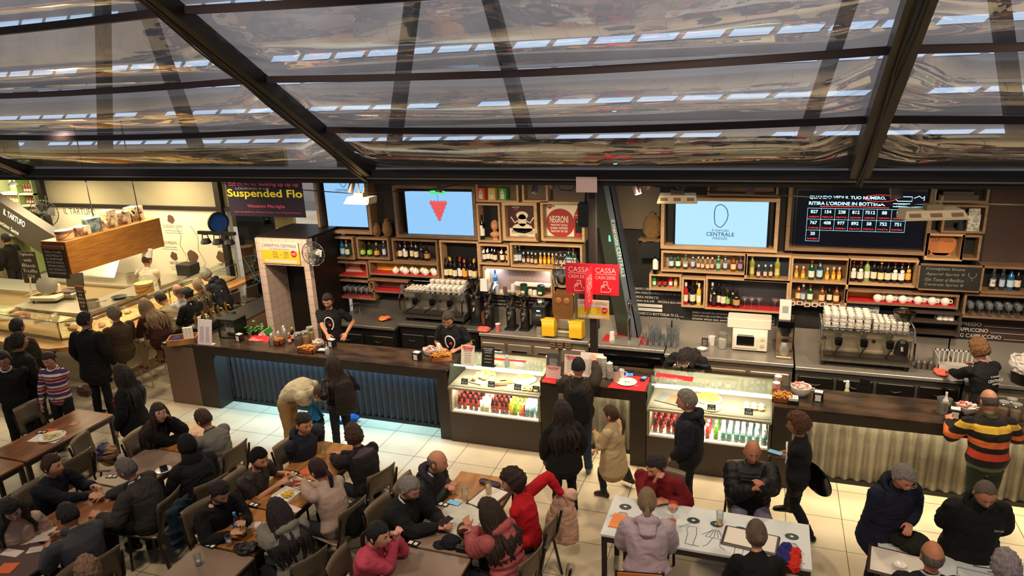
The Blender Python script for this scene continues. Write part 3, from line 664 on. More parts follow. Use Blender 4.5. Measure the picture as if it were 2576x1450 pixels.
 tro=remesh(m,'trousers',lm,0.013,2,wrinkle=0.007,wsc=7,seed=3);obj('trousers',tro,lm,T)
 for sd in(-1,1):
  l_=leg[sd];m=MB();b=l_[2];dz=-b.z;tip=V((sd*0.03,0.17*s,0));
  loft(m,[(V((b.x,b.y-0.05,0.035)),0.034*s,0.033,X_,Z_),(V((b.x,b.y+0.0,0.05)),0.040*s,0.048,X_,Z_),(V((b.x+sd*0.012,b.y+0.09*s,0.036)),0.046*s,0.034,X_,Z_),(V((b.x+sd*0.02,b.y+0.15*s,0.028)),0.040*s,0.026,X_,Z_)],14)
  lift=max(0,b.z-0.09)
  if lift:m.v=[(x,y,z_+lift)for x,y,z_ in m.v]
  obj('shoe',m,fabric(shoe,'leather'),T,True)
 inf_=dict(T=T,pts=pts,up=up,rt=rt,fw=fw,neck=neck,hcn=hcn,hp3=hp3,HM=HM,arm=arm,leg=leg,s=s,root=root,A=A,tm=tm,S=S,coat=inf)
 if extra:
  for ex in extra:ex(inf_)
 return inf_
def hoodie(c=None,big=1.0):
 def f(i):
  m=MB();nk,up,fw,rt=i['neck'],i['up'],i['fw'],i['rt']
  P=[nk+fw*(0.085*cos(a))+rt*(0.098*sin(a))+up*(0.005-0.03*cos(a))-fw*0.02 for a in[2*pi*k/18 for k in range(18)]]
  rr=[0.026+0.022*big*max(0,-cos(2*pi*k/18))for k in range(18)]
  m.tube(P,rr,10,closed=True);loft(m,[(nk-fw*0.10*big-up*0.0,0.085,0.035,rt,fw),(nk-fw*0.135*big-up*0.07,0.075,0.035*big,rt,fw),(nk-fw*0.13-up*0.13,0.035,0.02,rt,fw)],16)
  mm=fabric(c)if c else i['tm'];obj('hood',remesh(m,'hood',mm,0.009,3,0.006,12),mm,i['T'])
 return f
def collar(c,h=0.03):
 def f(i):
  m=MB();nk,up,fw,rt=i['neck'],i['up'],i['fw'],i['rt']
  P=[nk+fw*(0.060*cos(a)+0.012)+rt*(0.064*sin(a))+up*(0.034-0.040*max(0,cos(a)))for a in[2*pi*k/20 for k in range(20)]]
  m.tube(P,0.007+h*0.12,8,closed=True);obj('collar',m,mat('collar_'+c,c,0.7),i['T'],True)
 return f
def emblem(back=False,dot=True,sc=1.0,arch=False):
 """white open loop printed on the staff shirt with a small red disc"""
 def f(i):
  m=MB();P=[]
  for k in range(26):
   a=rad(-60+300*k/25)if not arch else rad(-10+200*k/25);x=0.075*sc*cos(a)*(1.0);z=0.115*sc*sin(a)
   P.append((x,z))
  c0=i['pts'][2].lerp(i['pts'][1],0.15);rt,up,fw=i['rt'],i['up'],i['fw'];r=i['s']*0.115+i['coat']+0.012
  rx_=i['s']*0.158+i['coat']
  pts=[c0+rt*x+up*z+fw*(r*sqrt(max(0.05,1-(x/rx_)**2))+0.002)for x,z in P];m.tube(pts,0.009,6)
  obj('shirt_print',m,mat('print_white','e8e6e0',0.7),i['T'],True,label='white open loop print')
  if dot:
   m=MB();m.ell(c0+rt*-0.015+fw*(r+0.001)-up*0.02,(0.024,0.006,0.024),14,8);obj('shirt_badge',m,mat('print_red','d8261c',0.6),i['T'],True,label='red round print')
 return f
# shelving of plywood crates on the back wall
YF=10.58
def R2(a,b,c,d,y=YF):
 p,q=AY(a,b,y),AY(c,d,y);return p.x,q.x,q.z,p.z
def crate(label,a,b,c,d,wood=ply,dep=0.33,th=0.03,back=None,mat_=None,shelf=None,y=YF,name='shelf_crate',cat='shelf'):
 x0,x1,z0,z1=R2(a,b,c,d,y);x0+=.008;x1-=.008;z0+=.006;z1-=.006;t=thing(name,label,cat,(x0,y,z0));w_,h_=x1-x0,z1-z0;dep=10.815-y if dep==0.33 else dep
 for nm,bx in(('bottom_board',(0,w_,0,dep,0,th)),('top_board',(0,w_,0,dep,h_-th,h_)),('side_board',(0,th,0,dep,th,h_-th)),('side_board',(w_-th,w_,0,dep,th,h_-th))):
  obj(nm,MB().box(*bx),wood,t)
 if back:obj('back_board',MB().box(th,w_-th,dep-0.01,dep,th,h_-th),back,t)
 if mat_:obj('mat',MB().box(th,w_-th,0.005,dep-0.01,th,th+0.004),mat_,t)
 if shelf:obj('shelf_board',MB().box(th,w_-th,0,dep,shelf*h_,shelf*h_+th),wood,t)
 return dict(t=t,x0=x0,x1=x1,z=z0+th+(0.004 if mat_ else 0),z1=z1,y=y+dep*0.45,w=w_,h=h_,dep=dep)
PROF=dict(wine=[(.0,0),(.036,0),(.038,.01),(.038,.60),(.034,.68),(.015,.78),(.0135,.82),(.0135,.93)],spirit=[(0,0),(.038,0),(.040,.01),(.040,.58),(.036,.66),(.016,.74),(.0145,.78),(.0145,.90)],slim=[(0,0),(.030,0),(.031,.01),(.033,.62),(.028,.70),(.014,.78),(.013,.90)],round=[(0,0),(.045,0),(.052,.06),(.054,.22),(.048,.40),(.022,.52),(.015,.60),(.0145,.88)],flare=[(0,0),(.036,0),(.038,.01),(.030,.35),(.040,.66),(.030,.74),(.014,.80),(.014,.90)],coke=[(0,0),(.028,0),(.030,.03),(.026,.25),(.030,.42),(.030,.55),(.014,.80),(.012,.93)],small=[(0,0),(.028,0),(.030,.02),(.030,.50),(.024,.62),(.012,.72),(.012,.92)],pet=[(0,0),(.030,0),(.032,.03),(.031,.60),(.028,.70),(.013,.86),(.013,.92)],tin=[(0,0),(.033,0),(.033,.96),(.028,1.0)],squat=[(0,0),(.05,0),(.052,.03),(.052,.55),(.03,.66),(.018,.70),(.018,.9)])
BM={}
def bottle_mesh(kind,gl,h,n=14):
 k=(kind,gl,h)
 if k not in BM:
  m=MB();m.lathe([(r*(h/0.30)**0.35,z*h)for r,z in PROF[kind]],n=n)
  c=gl[1:]if gl[0]in '~' else gl
  mt=glass('g'+gl,c,0.14,0.05)if gl[0]=='~' else mat('bt'+gl,c,0.10,sp=0.6,coat=0.3)
  BM[k]=m.mesh('bottle',mt,True)
 return BM[k]
def band_mesh(kind,col,h,z0,z1,part):
 k=(kind,col,h,z0,z1)
 if k not in BM:
  P=[(r*(h/0.30)**0.35,z*h)for r,z in PROF[kind]];m=MB()
  def rr(z):
   for(r0,a),(r1,b)in zip(P,P[1:]):
    if a<=z<=b and b>a:return r0+(r1-r0)*(z-a)/(b-a)
   return P[-1][0]
  if part=='cap':m.lathe([(0.0155*(h/.3)**.35,z0*h),(0.0165*(h/.3)**.35,z0*h+0.002),(0.0165*(h/.3)**.35,z1*h),(0,z1*h)],n=12)
  else:zz=[z0*h+(z1-z0)*h*i/5 for i in range(6)];m.lathe([(rr(zz[0])-0.002,zz[0])]+[(rr(z)+0.0012,z)for z in zz]+[(rr(zz[-1])-0.002,zz[-1])],n=14)
  BM[k]=m.mesh(part,mat('lb'+col,col,0.6),True)
 return BM[k]
KB=dict(V=('wine','150c0c',.31,'ece6da','b02a22','dark vermouth bottle with white label'),W=('wine','160f0e',.31,'e2d6bb','1c1614','dark wine bottle with cream label'),G=('spirit','12481f',.27,'dfe6d2','a8242a','green gin bottle with pale label'),B=('spirit','~8fd0ea',.29,'b9d8e6','30343a','sky-blue gin bottle'),S=('flare','~dfe8e2',.31,'efe9dc','d8d8d4','clear spirit bottle with numbered white label'),C=('slim','~dce6ee',.31,'b9c6dc','c9ccd2','frosted clear vodka bottle'),O=('small','d98a1e',.17,'f0c850','e8e2d0','small orange juice bottle with yellow label'),T=('small','~dfe6dc',.17,'e8b8a0','cfd6d0','small clear tonic bottle with pale label'),A=('spirit','7a3a10',.29,'e6c890','2a1a10','amber rum bottle with gold label'),R=('slim','b3201c',.30,'eadbc8','e6e2da','bright red aperitif bottle'),Y=('slim','d8b048',.30,'f0e6c8','e6e2da','straw-yellow vermouth bottle'),K=('coke','1a0c0a',.22,'c81e24','c81e24','cola bottle with red label'),P=('flare','8d8a34',.33,'c9bb62','d8d6c8','tall green-gold patterned bottle'),J=('spirit','1a1008',.26,'1e1c1a','141210','square dark whiskey bottle with black label'),L=('round','~cfd88a',.22,'88b048','6a4a24','round tequila bottle with green label'),N=('round','~d8b060',.22,'b88a38','caa04a','round golden tequila bottle'),U=('spirit','1f5d8c',.29,'c6d8e6','1b2a3a','deep blue gin bottle'),X=('wine','141010',.30,'f0a83c','e8732c','dark bitter bottle with orange label'),M=('wine','17130f',.31,'e8d8a0','e6c050','dark liqueur bottle with yellow label'),E=('wine','90a860',.31,'e4e0cc','d0d4d0','pale green vermouth bottle with white label'),Z=('wine','0e0c0e',.42,'ece6da','0e0c0e','very large dark vermouth bottle with round white label'),Q=('spirit','~e6dede',.29,'a080a0','c8b8c0','clear bottle with mauve label'),I=('squat','20160e',.24,'b88a4a','2a1c12','squat brown bitter bottle'),H=('slim','3a6a48',.30,'9cc8b0','e6e6e0','green glass bottle with teal label'),F=('pet','2c9c34',.24,'e4e8d8','2c9c34','green soft drink bottle'),D=('pet','d81e4a',.22,'f0d8d8','e8e0dc','red soft drink bottle'),g=('pet','e0a028',.22,'f0e0b0','e8e0dc','orange soft drink bottle'))
def bottle(code,x,y,z,label,group,h=None,rz=0):
 kind,gl,hh,lc,cc,ds=KB[code];h=h or hh
 o=bpy.data.objects.new('bottle',bottle_mesh(kind,gl,h));COL.objects.link(o);o.location=(x,y,z);o.rotation_euler=(0,0,rz);tag(o,label,'bottle',group)
 for nm,col,a,b in(('label',lc,.16,.46),('cap',cc,.84,1.0)):
  c=bpy.data.objects.new(nm,band_mesh(kind,col,h,a,b,nm));COL.objects.link(c);c.parent=o
 if code in 'VZX':
  k=('rd',code)
  if k not in BM:m=MB();r=PROF[kind][2][0]*(h/.3)**.35;disc(m,(0,-r-0.001,h*0.52),X_,Z_,0.026 if code!='Z' else 0.032,n=16);BM[k]=m.mesh('seal',mat('lb'+lc,lc,0.6))
  c=bpy.data.objects.new('seal',BM[k]);COL.objects.link(c);c.parent=o
 if code=='S':
  if 's42' not in BM:m=MB();text(m,'42',(0,-0.045,h*0.32),X_,Z_,ht=0.03);BM['s42']=m.mesh('number',black)
  c=bpy.data.objects.new('number',BM['s42']);COL.objects.link(c);c.parent=o
 return o
def fill(c,codes,xs,where,y=None,row2=None):
 """codes placed at pixel columns xs on crate c"""
 n=len(codes);seen={}
 if isinstance(xs,tuple):xs=[xs[0]+(xs[1]-xs[0])*i/(n-1)for i in range(n)]if n>1 else[xs[0]]
 for i,(k,px)in enumerate(zip(codes,xs)):
  x=AY(px,650,c['y']).x;hmax=c['z1']-c['z']-0.04;h=round(min(KB[k][2]*1.14,hmax),3)
  x=min(max(x,c['x0']+0.06),c['x1']-0.06)
  lb='%s, %s from left %s'%(KB[k][5],ORD[i],where)
  if len(lb.replace('-',' ').split())>16:lb=lb.replace(' from left in',' in').replace(' from left on',' on').replace(' from left at',' at')
  if len(lb.replace('-',' ').split())>16:lb=lb.replace(' with','',1).replace(' bottle','',1)
  bottle(k,x,(y or c['y'])+random.Random(i*7+int(px)).uniform(-.03,.03),c['z'],lb,'bottles '+where,h)
bezel=mat('screen_bezel','08090c',0.3)
skyb=mat('screen_sky',(0.30,0.60,0.95),em=.85);skyl=mat('screen_pale',(0.42,0.72,0.97),em=.95);scrd=mat('screen_dark',(0.002,0.003,0.010),0.15)
def tvframe(label,a,b,c,d,sa,sb,sc,sd,sm,wood,tvlabel):
 F=crate(label,a,b,c,d,wood,th=0.05,back=black);x0,x1,z0,z1=R2(sa,sb,sc,sd,10.68)
 t=thing('wall_screen',tvlabel,'screen',((x0+x1)/2,10.68,(z0+z1)/2));w_,h_=(x1-x0)/2+0.02,(z1-z0)/2+0.02
 m=MB();m.bev(-w_-0.03,w_+0.03,0,0.05,-h_-0.03,h_+0.03,0.006);obj('bezel',m,bezel,t);m=MB();m.box(-w_,w_,-0.004,0,-h_,h_);obj('display',m,sm,t)
 m=MB();m.box(-0.1,0.1,0.05,0.12,-0.1,0.1);obj('wall_bracket',m,blackm,t)
 return t,w_,h_
def plate(t,w=0):return V((0,-0.006,0))
ink=mat('screen_ink',(0.02,0.09,0.16),em=0.6);wtx=mat('screen_white',(0.42,0.80,1.0),em=1.8);rtx=mat('screen_red',(1.0,0.05,0.04),em=1.5)
loopP=[(-.30,-.05),(-.29,.25),(-.22,.42),(-.05,.50),(.12,.44),(.27,.28),(.33,.05),(.28,-.18),(.15,-.38),(.02,-.50),(-.12,-.47),(-.25,-.35)]
def logo(t,x,z,s,mt=ink,sc=1.0):
 m=MB();O=V((x,-0.006,z));stroke(m,[(a*s*0.9,b*s)for a,b in loopP],s*0.035,O,X_,Z_,closed=True)
 text(m,'CENTRALE',O-Z_*s*0.80,X_,Z_,wd=s*1.15,off=0.01);text(m,'il mercato',O-Z_*s*0.62,X_,Z_,wd=s*0.7);text(m,'FIRENZE',O-Z_*s*0.98,X_,Z_,wd=s*0.6);obj('lettering',m,mt,t)
t,w_,h_=tvframe('brown plywood frame around the leftmost tall screen',783,436,938,592,815,450,924,569,skyb,plyd,'bright blue screen reading CENTRALE, leftmost above the bar')
m=MB();text(m,'CENTRALE',(-0.02,-0.006,h_*0.50),X_,Z_,wd=0.30,off=0.01);stroke(m,[(a*0.24,b*0.28)for a,b in loopP],0.012,(0,-0.006,h_*0.95),X_,Z_,closed=True);obj('lettering',m,ink,t)
t,w_,h_=tvframe('brown plywood frame around the screen with the grape drawing',984,466,1203,606,1021,484,1190,590,skyb,plyd,'blue screen showing a red bunch of grapes with green leaves')
m=MB();k=0;g2=MB()
for r_,n in enumerate((5,4,3,2,1)):
 for i in range(n):c=V(((i-(n-1)/2)*0.062,-0.007,0.17-r_*0.065));disc(m,c,X_,Z_,0.029,0.036,14);stroke(g2,arc(c.x,c.z,0.032,0,350,16,0.042),0.005,(0,-0.008,0),X_,Z_)
obj('grape_drawing',m,rtx,t);g2.mesh;stroke(g2,[(0,.21),(0.0,.34)],0.006,(0,-.008,0),X_,Z_);obj('outline',g2,ink,t)
m=MB();disc(m,(-0.075,-0.007,0.35),X_,Z_,0.075,0.03);disc(m,(0.075,-0.007,0.35),X_,Z_,0.075,0.03);obj('leaf_drawing',m,mat('screen_green',(0.05,0.7,0.15),em=1.1),t)
t,w_,h_=tvframe('light plywood frame around the pale screen with the loop logo',1662,495,1956,638,1704,503,1924,619,skyl,ply,'pale blue screen with loop logo reading CENTRALE')
logo(t,0,0.10,0.34)
t,w_,h_=tvframe('wide brown plywood frame around the black order number screen',1984,462,2335,645,2012,482,2312,628,scrd,plyd,'black screen listing order numbers in a blue and red grid')
m=MB();r1=MB();text(m,'QUANDO VEDI IL TUO NUMERO,',(-0.17,-.006,0.305),X_,Z_,wd=0.95,ht=0.05,off=0.02);text(m,"RITIRA L'ORDINE IN BOTTEGA.",(-0.17,-.006,0.225),X_,Z_,wd=0.95,ht=0.05,off=0.02)
stroke(r1,arc(0.24,0.305,0.20,0,350,26,0.045),0.006,(0,-.007,0),X_,Z_);stroke(r1,[(-0.5,.18),(0,.185),(0.36,.175)],0.008,(0,-.007,0),X_,Z_)
stroke(m,[(.45,.33),(.42,.30),(.45,.27),(.62,.27),(.62,.33)],0.009,(0,-.006,0),X_,Z_,closed=True);stroke(m,[(.40,.235),(.76,.235),(.76,.195),(.40,.195)],0.009,(0,-.006,0),X_,Z_,closed=True);text(m,'MENU',(.50,-.006,.215),X_,Z_,ht=0.03);stroke(m,[(.64,.31),(.70,.34),(.74,.31),(.76,.34),(.76,.28)],0.009,(0,-.006,0),X_,Z_)
rows=[['827','154','238','812','7512','88','17'],['767','408','977','892','58','752','751'],['20']];subs=[['LAMPREDOTTO','PESCE','FRITTO','SAPORI','CAFFETTERIA','TARTUFO','HAMBURGER'],['CARNE','PANE','MOZZARELLA','GELATO','PIZZA','PASTA','ENOTECA'],['RAMEN']]
cw,chh,gx,gz=0.175,0.155,-0.655,0.155
for r_,row in enumerate(rows):
 for i,s_ in enumerate(row):
  cx_,cz_=gx+cw*(i+0.5),gz-chh*(r_+0.5);stroke(m,[(cx_-cw/2,cz_-chh/2),(cx_+cw/2,cz_-chh/2),(cx_+cw/2,cz_+chh/2),(cx_-cw/2,cz_+chh/2)],0.004,(0,-.006,0),X_,Z_,closed=True)
  text(m,s_,(cx_,-.006,cz_+0.03),X_,Z_,ht=0.046,off=0.02);text(r1,subs[r_][i],(cx_,-.006,cz_-0.045),X_,Z_,wd=0.13,ht=0.020)
obj('lettering',m,wtx,t,label='pale blue lettering and grid');obj('red_lettering',r1,rtx,t)
A=crate('brown plywood crate holding clear bottles, behind the wall fan',797,594,894,655,plyd,back=mat('mirror_grey','4a4a44',0.2));fill(A,'SCTUG',(828,878),'in the crate beside the fan')
A=crate('brown plywood crate holding three tequila bottles, under the leftmost screen',894,597,982,656,plyd,back=black);fill(A,'LLNC',[913,933,952,970],'in the tequila crate')
A=crate('brown plywood crate with seven whisky bottles, under the grape screen',983,600,1104,665,plyd,back=mat('crate_grey','3c3632',0.7));fill(A,'IWVMWJI',(996,1077),'in the whisky crate')
A=crate('square light plywood crate crowded with dark liqueur bottles',1103,604,1210,713,ply,back=black);fill(A,'WMWVXWM',(1121,1195),'in the front row of the square liqueur crate',y=A['y']-0.04);fill(A,'MWVWGX',(1128,1190),'in the back row of the square liqueur crate',y=A['y']+0.06)
pink=mat('poster_pink','d8b8a6',0.7);rb=mat('poster_red','a02c26',0.6);posty=mat('tea_yellow','e2c832',0.7)
A=crate('brown plywood box lined with a pink and red aperitif poster',813,655,928,701,plyd,back=pink,mat_=red)
m=MB();disc(m,(A['x0']+0.15,10.80,A['z']+0.14),X_,Z_,0.12);disc(m,(A['x1']-0.14,10.80,A['z']+0.13),X_,Z_,0.15);p=obj('poster_disc',m,rb,A['t']);
for i,v in enumerate(p.data.vertices):v.co-=A['t'].location
m=MB();text(m,'MARTINI',V((A['x0']+0.38,10.795,A['z']+0.12))-A['t'].location,(0.8,0,0.6),(-0.6,0,0.8),wd=0.36,ht=0.06);text(m,'MARTINI',V((A['x1']-0.13,10.794,A['z']+0.05))-A['t'].location,X_,Z_,wd=0.20);obj('lettering',m,mat('poster_brown','5a2020',0.7),A['t'])
def tea(A,jugs,where,grp):
 T0=A['t'].location;m=MB();y=10.80
 O=V((0,y-T0.y,A['z']-T0.z));
 def pot(cx,cz,s):
  stroke(m,arc(cx,cz,0.10*s,0,350,20,0.075*s),0.006,O,X_,Z_);stroke(m,[(cx+0.09*s,cz),(cx+0.17*s,cz+0.07*s)],0.006,O,X_,Z_);stroke(m,arc(cx-0.12*s,cz+0.02*s,0.04*s,90,270,10),0.006,O,X_,Z_);text(m,'TE',O+V((cx,0,cz)),X_,Z_,ht=0.05*s)
 pot(0.30,0.15,0.9);pot(A['w']*0.62,0.15,0.75);pot(A['w']*0.85,0.16,0.7);stroke(m,[(A['w']*0.43,.12),(A['w']*.43,.19),(A['w']*.50,.19),(A['w']*.49,.12)],0.006,O,X_,Z_,closed=True);obj('tea_drawing',m,black,A['t'])
 for i,px in enumerate(jugs):
  p=AY(px,690,A['y']);milkjug(p.x,A['y']-0.045+0.08*(i%2),A['z'],'white china teapot, %s from left %s'%(ORD[i],where),grp)
JUG={}
def milkjug(x,y,z,label,group):
 if not JUG:
  m=MB();m.lathe([(0,0),(.036,0),(.056,.03),(.060,.055),(.048,.085),(.028,.10),(.026,.105),(0,.115)],n=16);JUG['b']=m.mesh('teapot',whitec,True)
  m=MB();m.tube([(.052,0,.085),(.085,0,.08),(.085,0,.045),(.055,0,.035)],.007,6);JUG['h']=m.mesh('handle',whitec,True);m=MB();m.ell((0,0,.118),.009,8,6);JUG['k']=m.mesh('knob',whitec,True)
 o=bpy.data.objects.new('teapot',JUG['b']);COL.objects.link(o);o.location=(x,y,z);o.rotation_euler=(0,0,-0.5);tag(o,label,'teapot',group)
 for k,n_ in(('h','handle'),('k','knob')):c=bpy.data.objects.new(n_,JUG[k]);COL.objects.link(c);c.parent=o
A=crate('long brown plywood box with yellow TE drawings behind white teapots, on the left',925,655,1106,702,plyd,back=posty,mat_=red);tea(A,[1000,1012,1025,1037,1050,1063,1075,1088,1097],'in the left tea box','teapots in the left tea box')
A=crate('brown plywood box full of stemmed glasses on a red mat',825,701,946,757,plyd,back=black,mat_=red);G1=A
A=crate('small brown plywood box with two carafes, under the left tea box',924,701,1030,742,plyd,back=plyd,mat_=red);G2=A
GM={}
def stemglass(kind,x,y,z,label,group,rz=0,cat='glass'):
 if kind not in GM:
  pr=dict(wine=[(0,0),(.036,0),(.034,.003),(.005,.008),(.004,.07),(.012,.085),(.036,.105),(.040,.135),(.033,.175),(.032,.176),(.038,.135),(.034,.107),(.008,.09)],martini=[(0,0),(.034,0),(.004,.008),(.004,.085),(.055,.155),(.054,.157),(.003,.09)],tumbler=[(0,0),(.028,0),(.034,.11),(.032,.11),(.026,.006)],tall=[(0,0),(.026,0),(.034,.15),(.032,.15),(.024,.006)],beer=[(0,0),(.028,0),(.032,.05),(.036,.15),(.034,.15),(.030,.05),(.026,.008)],carafe=[(0,0),(.05,0),(.055,.06),(.02,.13),(.026,.17),(.024,.17),(.018,.13),(.05,.06)],spritz=[(0,0),(.038,0),(.005,.008),(.0045,.08),(.03,.10),(.052,.135),(.046,.195),(.044,.195),(.049,.135),(.028,.104)])[kind]
  m=MB();m.lathe(pr,n=16);GM[kind]=m.mesh('drinking_glass',glass('drink_glass',(0.9,0.95,0.97),0.16,0.03,haze=0.06),True)
 o=bpy.data.objects.new(dict(wine='wine_glass',martini='martini_glass',carafe='carafe',spritz='spritz_glass').get(kind,'drinking_glass'),GM[kind]);COL.objects.link(o);o.location=(x,y,z);tag(o,label,cat,group);return o
for r_ in range(3):
 for i in range(8):stemglass('wine',G1['x0']+0.07+(G1['w']-0.14)*i/7,G1['y']-0.07+0.08*r_,G1['z'],'clear wine glass in the packed rows above the red mat','wine glasses in the box left of the coffee machine')
for i,px in enumerate((944,1012)):stemglass('carafe',AY(px,720,G2['y']).x,G2['y'],G2['z'],'clear glass carafe, %s in the small carafe box'%('left one' if i==0 else 'right one'),'carafes in the small box',cat='carafe')
A=crate('light plywood box with three square gin cartons, top of the middle block',1194,458,1306,511,ply,back=plyd)
for i,(c,nm)in enumerate((('dd5a28','orange'),('dfb14a','yellow'),('3f9a3a','green'))):
 x=AY((1216,1243,1270)[i],490,A['y']).x;t=thing('drink_carton',nm+' carton with a white bottle printed on its face, in the top box','carton',(x,A['y']-0.05,A['z']),-0.12)
 m=MB();m.box(-.065,.065,-.05,.05,0,.19);obj('carton',m,mat('carton'+c,c,.6),t);m=MB();O=V((0,-.052,0));rectf(m,O+V((0,0,.07)),X_,Z_,.07,.10);disc(m,O+V((0,0,.12)),X_,Z_,.034,.03);rectf(m,O+V((0,0,.155)),X_,Z_,.018,.04);obj('bottle_print',m,mat('pr_white','d8d2c4',.6),t)
crate('small empty light plywood box at the top of the middle block',1311,458,1380,511,ply,back=ply)
A=crate('open shelf cell with a large wine bottle and a terracotta bust',1196,511,1262,612,ply,back=black);bottle('Z',AY(1216,600,A['y']).x,A['y']-0.03,A['z'],'tall magnum with large cream label beside the terracotta bust',None,.40)
terra=mat('terracotta','c48a5c',0.75,bump=0.2,bs=30);bx=AY(1245,600,A['y']-0.06);t=thing('classical_bust','small terracotta bust with curly hair standing next to the magnum','bust',(bx.x,A['y']-0.04,A['z']),0.25)
m=MB();m.lathe([(0,0),(.055,0),(.05,.015),(.035,.03),(.075,.07),(.085,.10),(.06,.125),(.028,.14),(.026,.17)],n=20,sy=.7);vs,fs=sph(lambda d:head_r(d)*0.75@Matrix.Rotation(pi,3,'Z')+V((0,0,.225)),36,26);m.add(vs,fs);obj('bust',remesh(m,'bust',terra,.005,1),terra,t)
m=MB();vs,fs=sph(lambda d:(head_r(d)*(0.69+(0.14+0.10*noise.noise(d*6))*(1 if d.z>(0.5 if d.y>0 else-.4)else 0)))@Matrix.Rotation(pi,3,'Z')+V((0,0,.227)),36,26);m.add(vs,fs);obj('curls',m,terra,t,True)
A=crate('light plywood crate framing a brown and cream aperitif poster of a seated figure',1260,508,1354,610,ply,back=mat('poster_dark','3a1c1c',0.6),th=.05)
T0=A['t'].location;m=MB();O=V((A['w']/2,10.72-T0.y,A['h']*.5));cm=mat('poster_cream','e0d4bc',.7);rectf(m,O,X_,Z_,A['w']-.1,A['h']-.1);obj('poster_sheet',m,mat('poster_maroon','421e20',.6),A['t'])
m=MB();O=O-V((0,.004,0));disc(m,O+V((0,0,.08)),X_,Z_,.10,.065);disc(m,O+V((0,0,.0)),X_,Z_,.075,.10);disc(m,O+V((0,0,-.13)),X_,Z_,.17,.08);rectf(m,O+V((0,0,-.20)),X_,Z_,A['w']-.14,.14)
stroke(m,[(-.06,.0),(-.13,-.04),(-.19,.05)],.02,O,X_,Z_);stroke(m,[(.06,.0),(.13,-.04),(.19,.05)],.02,O,X_,Z_);obj('figure_print',m,cm,A['t'])
m=MB();O=O-V((0,.003,0));text(m,'MARTINI&ROSSI',O+V((0,0,-.19)),X_,Z_,wd=.36,ht=.06);text(m,'TORINO',O+V((0,0,-.25)),X_,Z_,wd=.16);obj('lettering',m,black,A['t']);m=MB();disc(m,O+V((-.10,0,.21)),X_,Z_,.045);obj('logo_disc',m,rb,A['t']);m=MB();rectf(m,O+V((-.10,-.001,.21)),X_,Z_,.14,.035);obj('logo_bar',m,black,A['t']);m=MB();text(m,'MARTINI',O+V((-.10,-.003,.21)),X_,Z_,wd=.12);obj('logo_text',m,cm,A['t'])
A=crate('light plywood crate framing a cream poster with a red disc reading NEGRONI',1357,506,1472,611,ply,back=cm,th=.04)
T0=A['t'].location;O=V((A['w']*.40,10.72-T0.y,A['h']*.42));m=MB();rectf(m,V((A['w']/2,O.y,A['h']/2)),X_,Z_,A['w']-.08,A['h']-.1);obj('poster_sheet',m,cm,A['t'])
m=MB();O=O-V((0,.004,0));disc(m,O,X_,Z_,.23,n=36);disc(m,O+V((-.17,0,.27)),X_,Z_,.045);m.add([O+V(p)for p in((.22,0,-.25),(.40,0,-.25),(.40,0,.12),(.37,0,.30),(.30,0,.30),(.22,0,.12))],[(0,1,2,3,4,5)]);obj('red_print',m,rb,A['t'])
m=MB();O=O-V((0,.003,0));text(m,'NEGRONI',O+V((-.02,0,.06)),X_,Z_,wd=.30,ht=.11,off=.02)
for i,s_ in enumerate(('"MARTINI" ROSSO','BOMBAY SAPPHIRE','"MARTINI" BITTER')):text(m,s_,O+V((-.02,0,-.03-.05*i)),X_,Z_,wd=.28,ht=.035,off=.02)
text(m,'MARTINI',O+V((.31,0,.13)),X_,Z_,wd=.14);obj('lettering',m,cm,A['t']);m=MB();rectf(m,O+V((.31,0,-.04)),X_,Z_,.13,.22);rectf(m,O+V((-.17,0,.27)),X_,Z_,.16,.03);obj('black_print',m,black,A['t']);m=MB();text(m,'BITTER',O+V((.31,-.003,.03)),X_,Z_,wd=.10,ital=.2);text(m,'MARTINI',O+V((-.17,-.003,.27)),X_,Z_,wd=.14);obj('white_lettering',m,cm,A['t'])
A=crate('light plywood crate of six dark vermouth bottles, under the bust',1202,613,1283,670,ply,back=mat('crate_red','5c3424',.7));fill(A,'VVWWVX',[1220,1227,1238,1247,1264,1279],'in the vermouth crate under the bust')
A=crate('long light plywood crate of small tonic and juice bottles, above the cash desk sign',1281,611,1466,681,ply,back=black);fill(A,'SCTTTTOOOOTTTBG',(1296,1443),'in the long tonic crate')
A=crate('light plywood niche with mauve wine board, bags and green tins',1213,670,1392,752,ply,back=mat('mauve_board','8a7674',.8));T0=A['t'].location
m=MB();text(m,'MARTINI',(A['w']*.5,10.795-T0.y,A['h']*.72),X_,Z_,wd=.5,ht=.07);text(m,'SAN LUCCA',(A['w']*.5,10.795-T0.y,A['h']*.52),X_,Z_,wd=.5,ht=.07);obj('lettering',m,mat('mauve_letter','9c8a84',.8),A['t']);obj('small_ledge',MB().box(A['w']*.42,A['w']*.95,.05,.2,A['h']*.34,A['h']*.40),cm,A['t'])
light('niche_lamp','AREA',(A['x0']+.15,YF+.15,A['z1']-.05),(A['x0']+.15,YF+.15,0),3,(.8,.9,1),.15);light('niche_lamp','AREA',(A['x1']-.1,YF+.1,A['z1']-.04),(A['x1']-.1,YF+.15,0),2.5,(1,.95,.8),.12)
bottle('U',AY(1243,700,A['y']).x,A['y']+.05,A['z'],'dusty blue wine bottle standing lit in the mauve niche',None,.36)
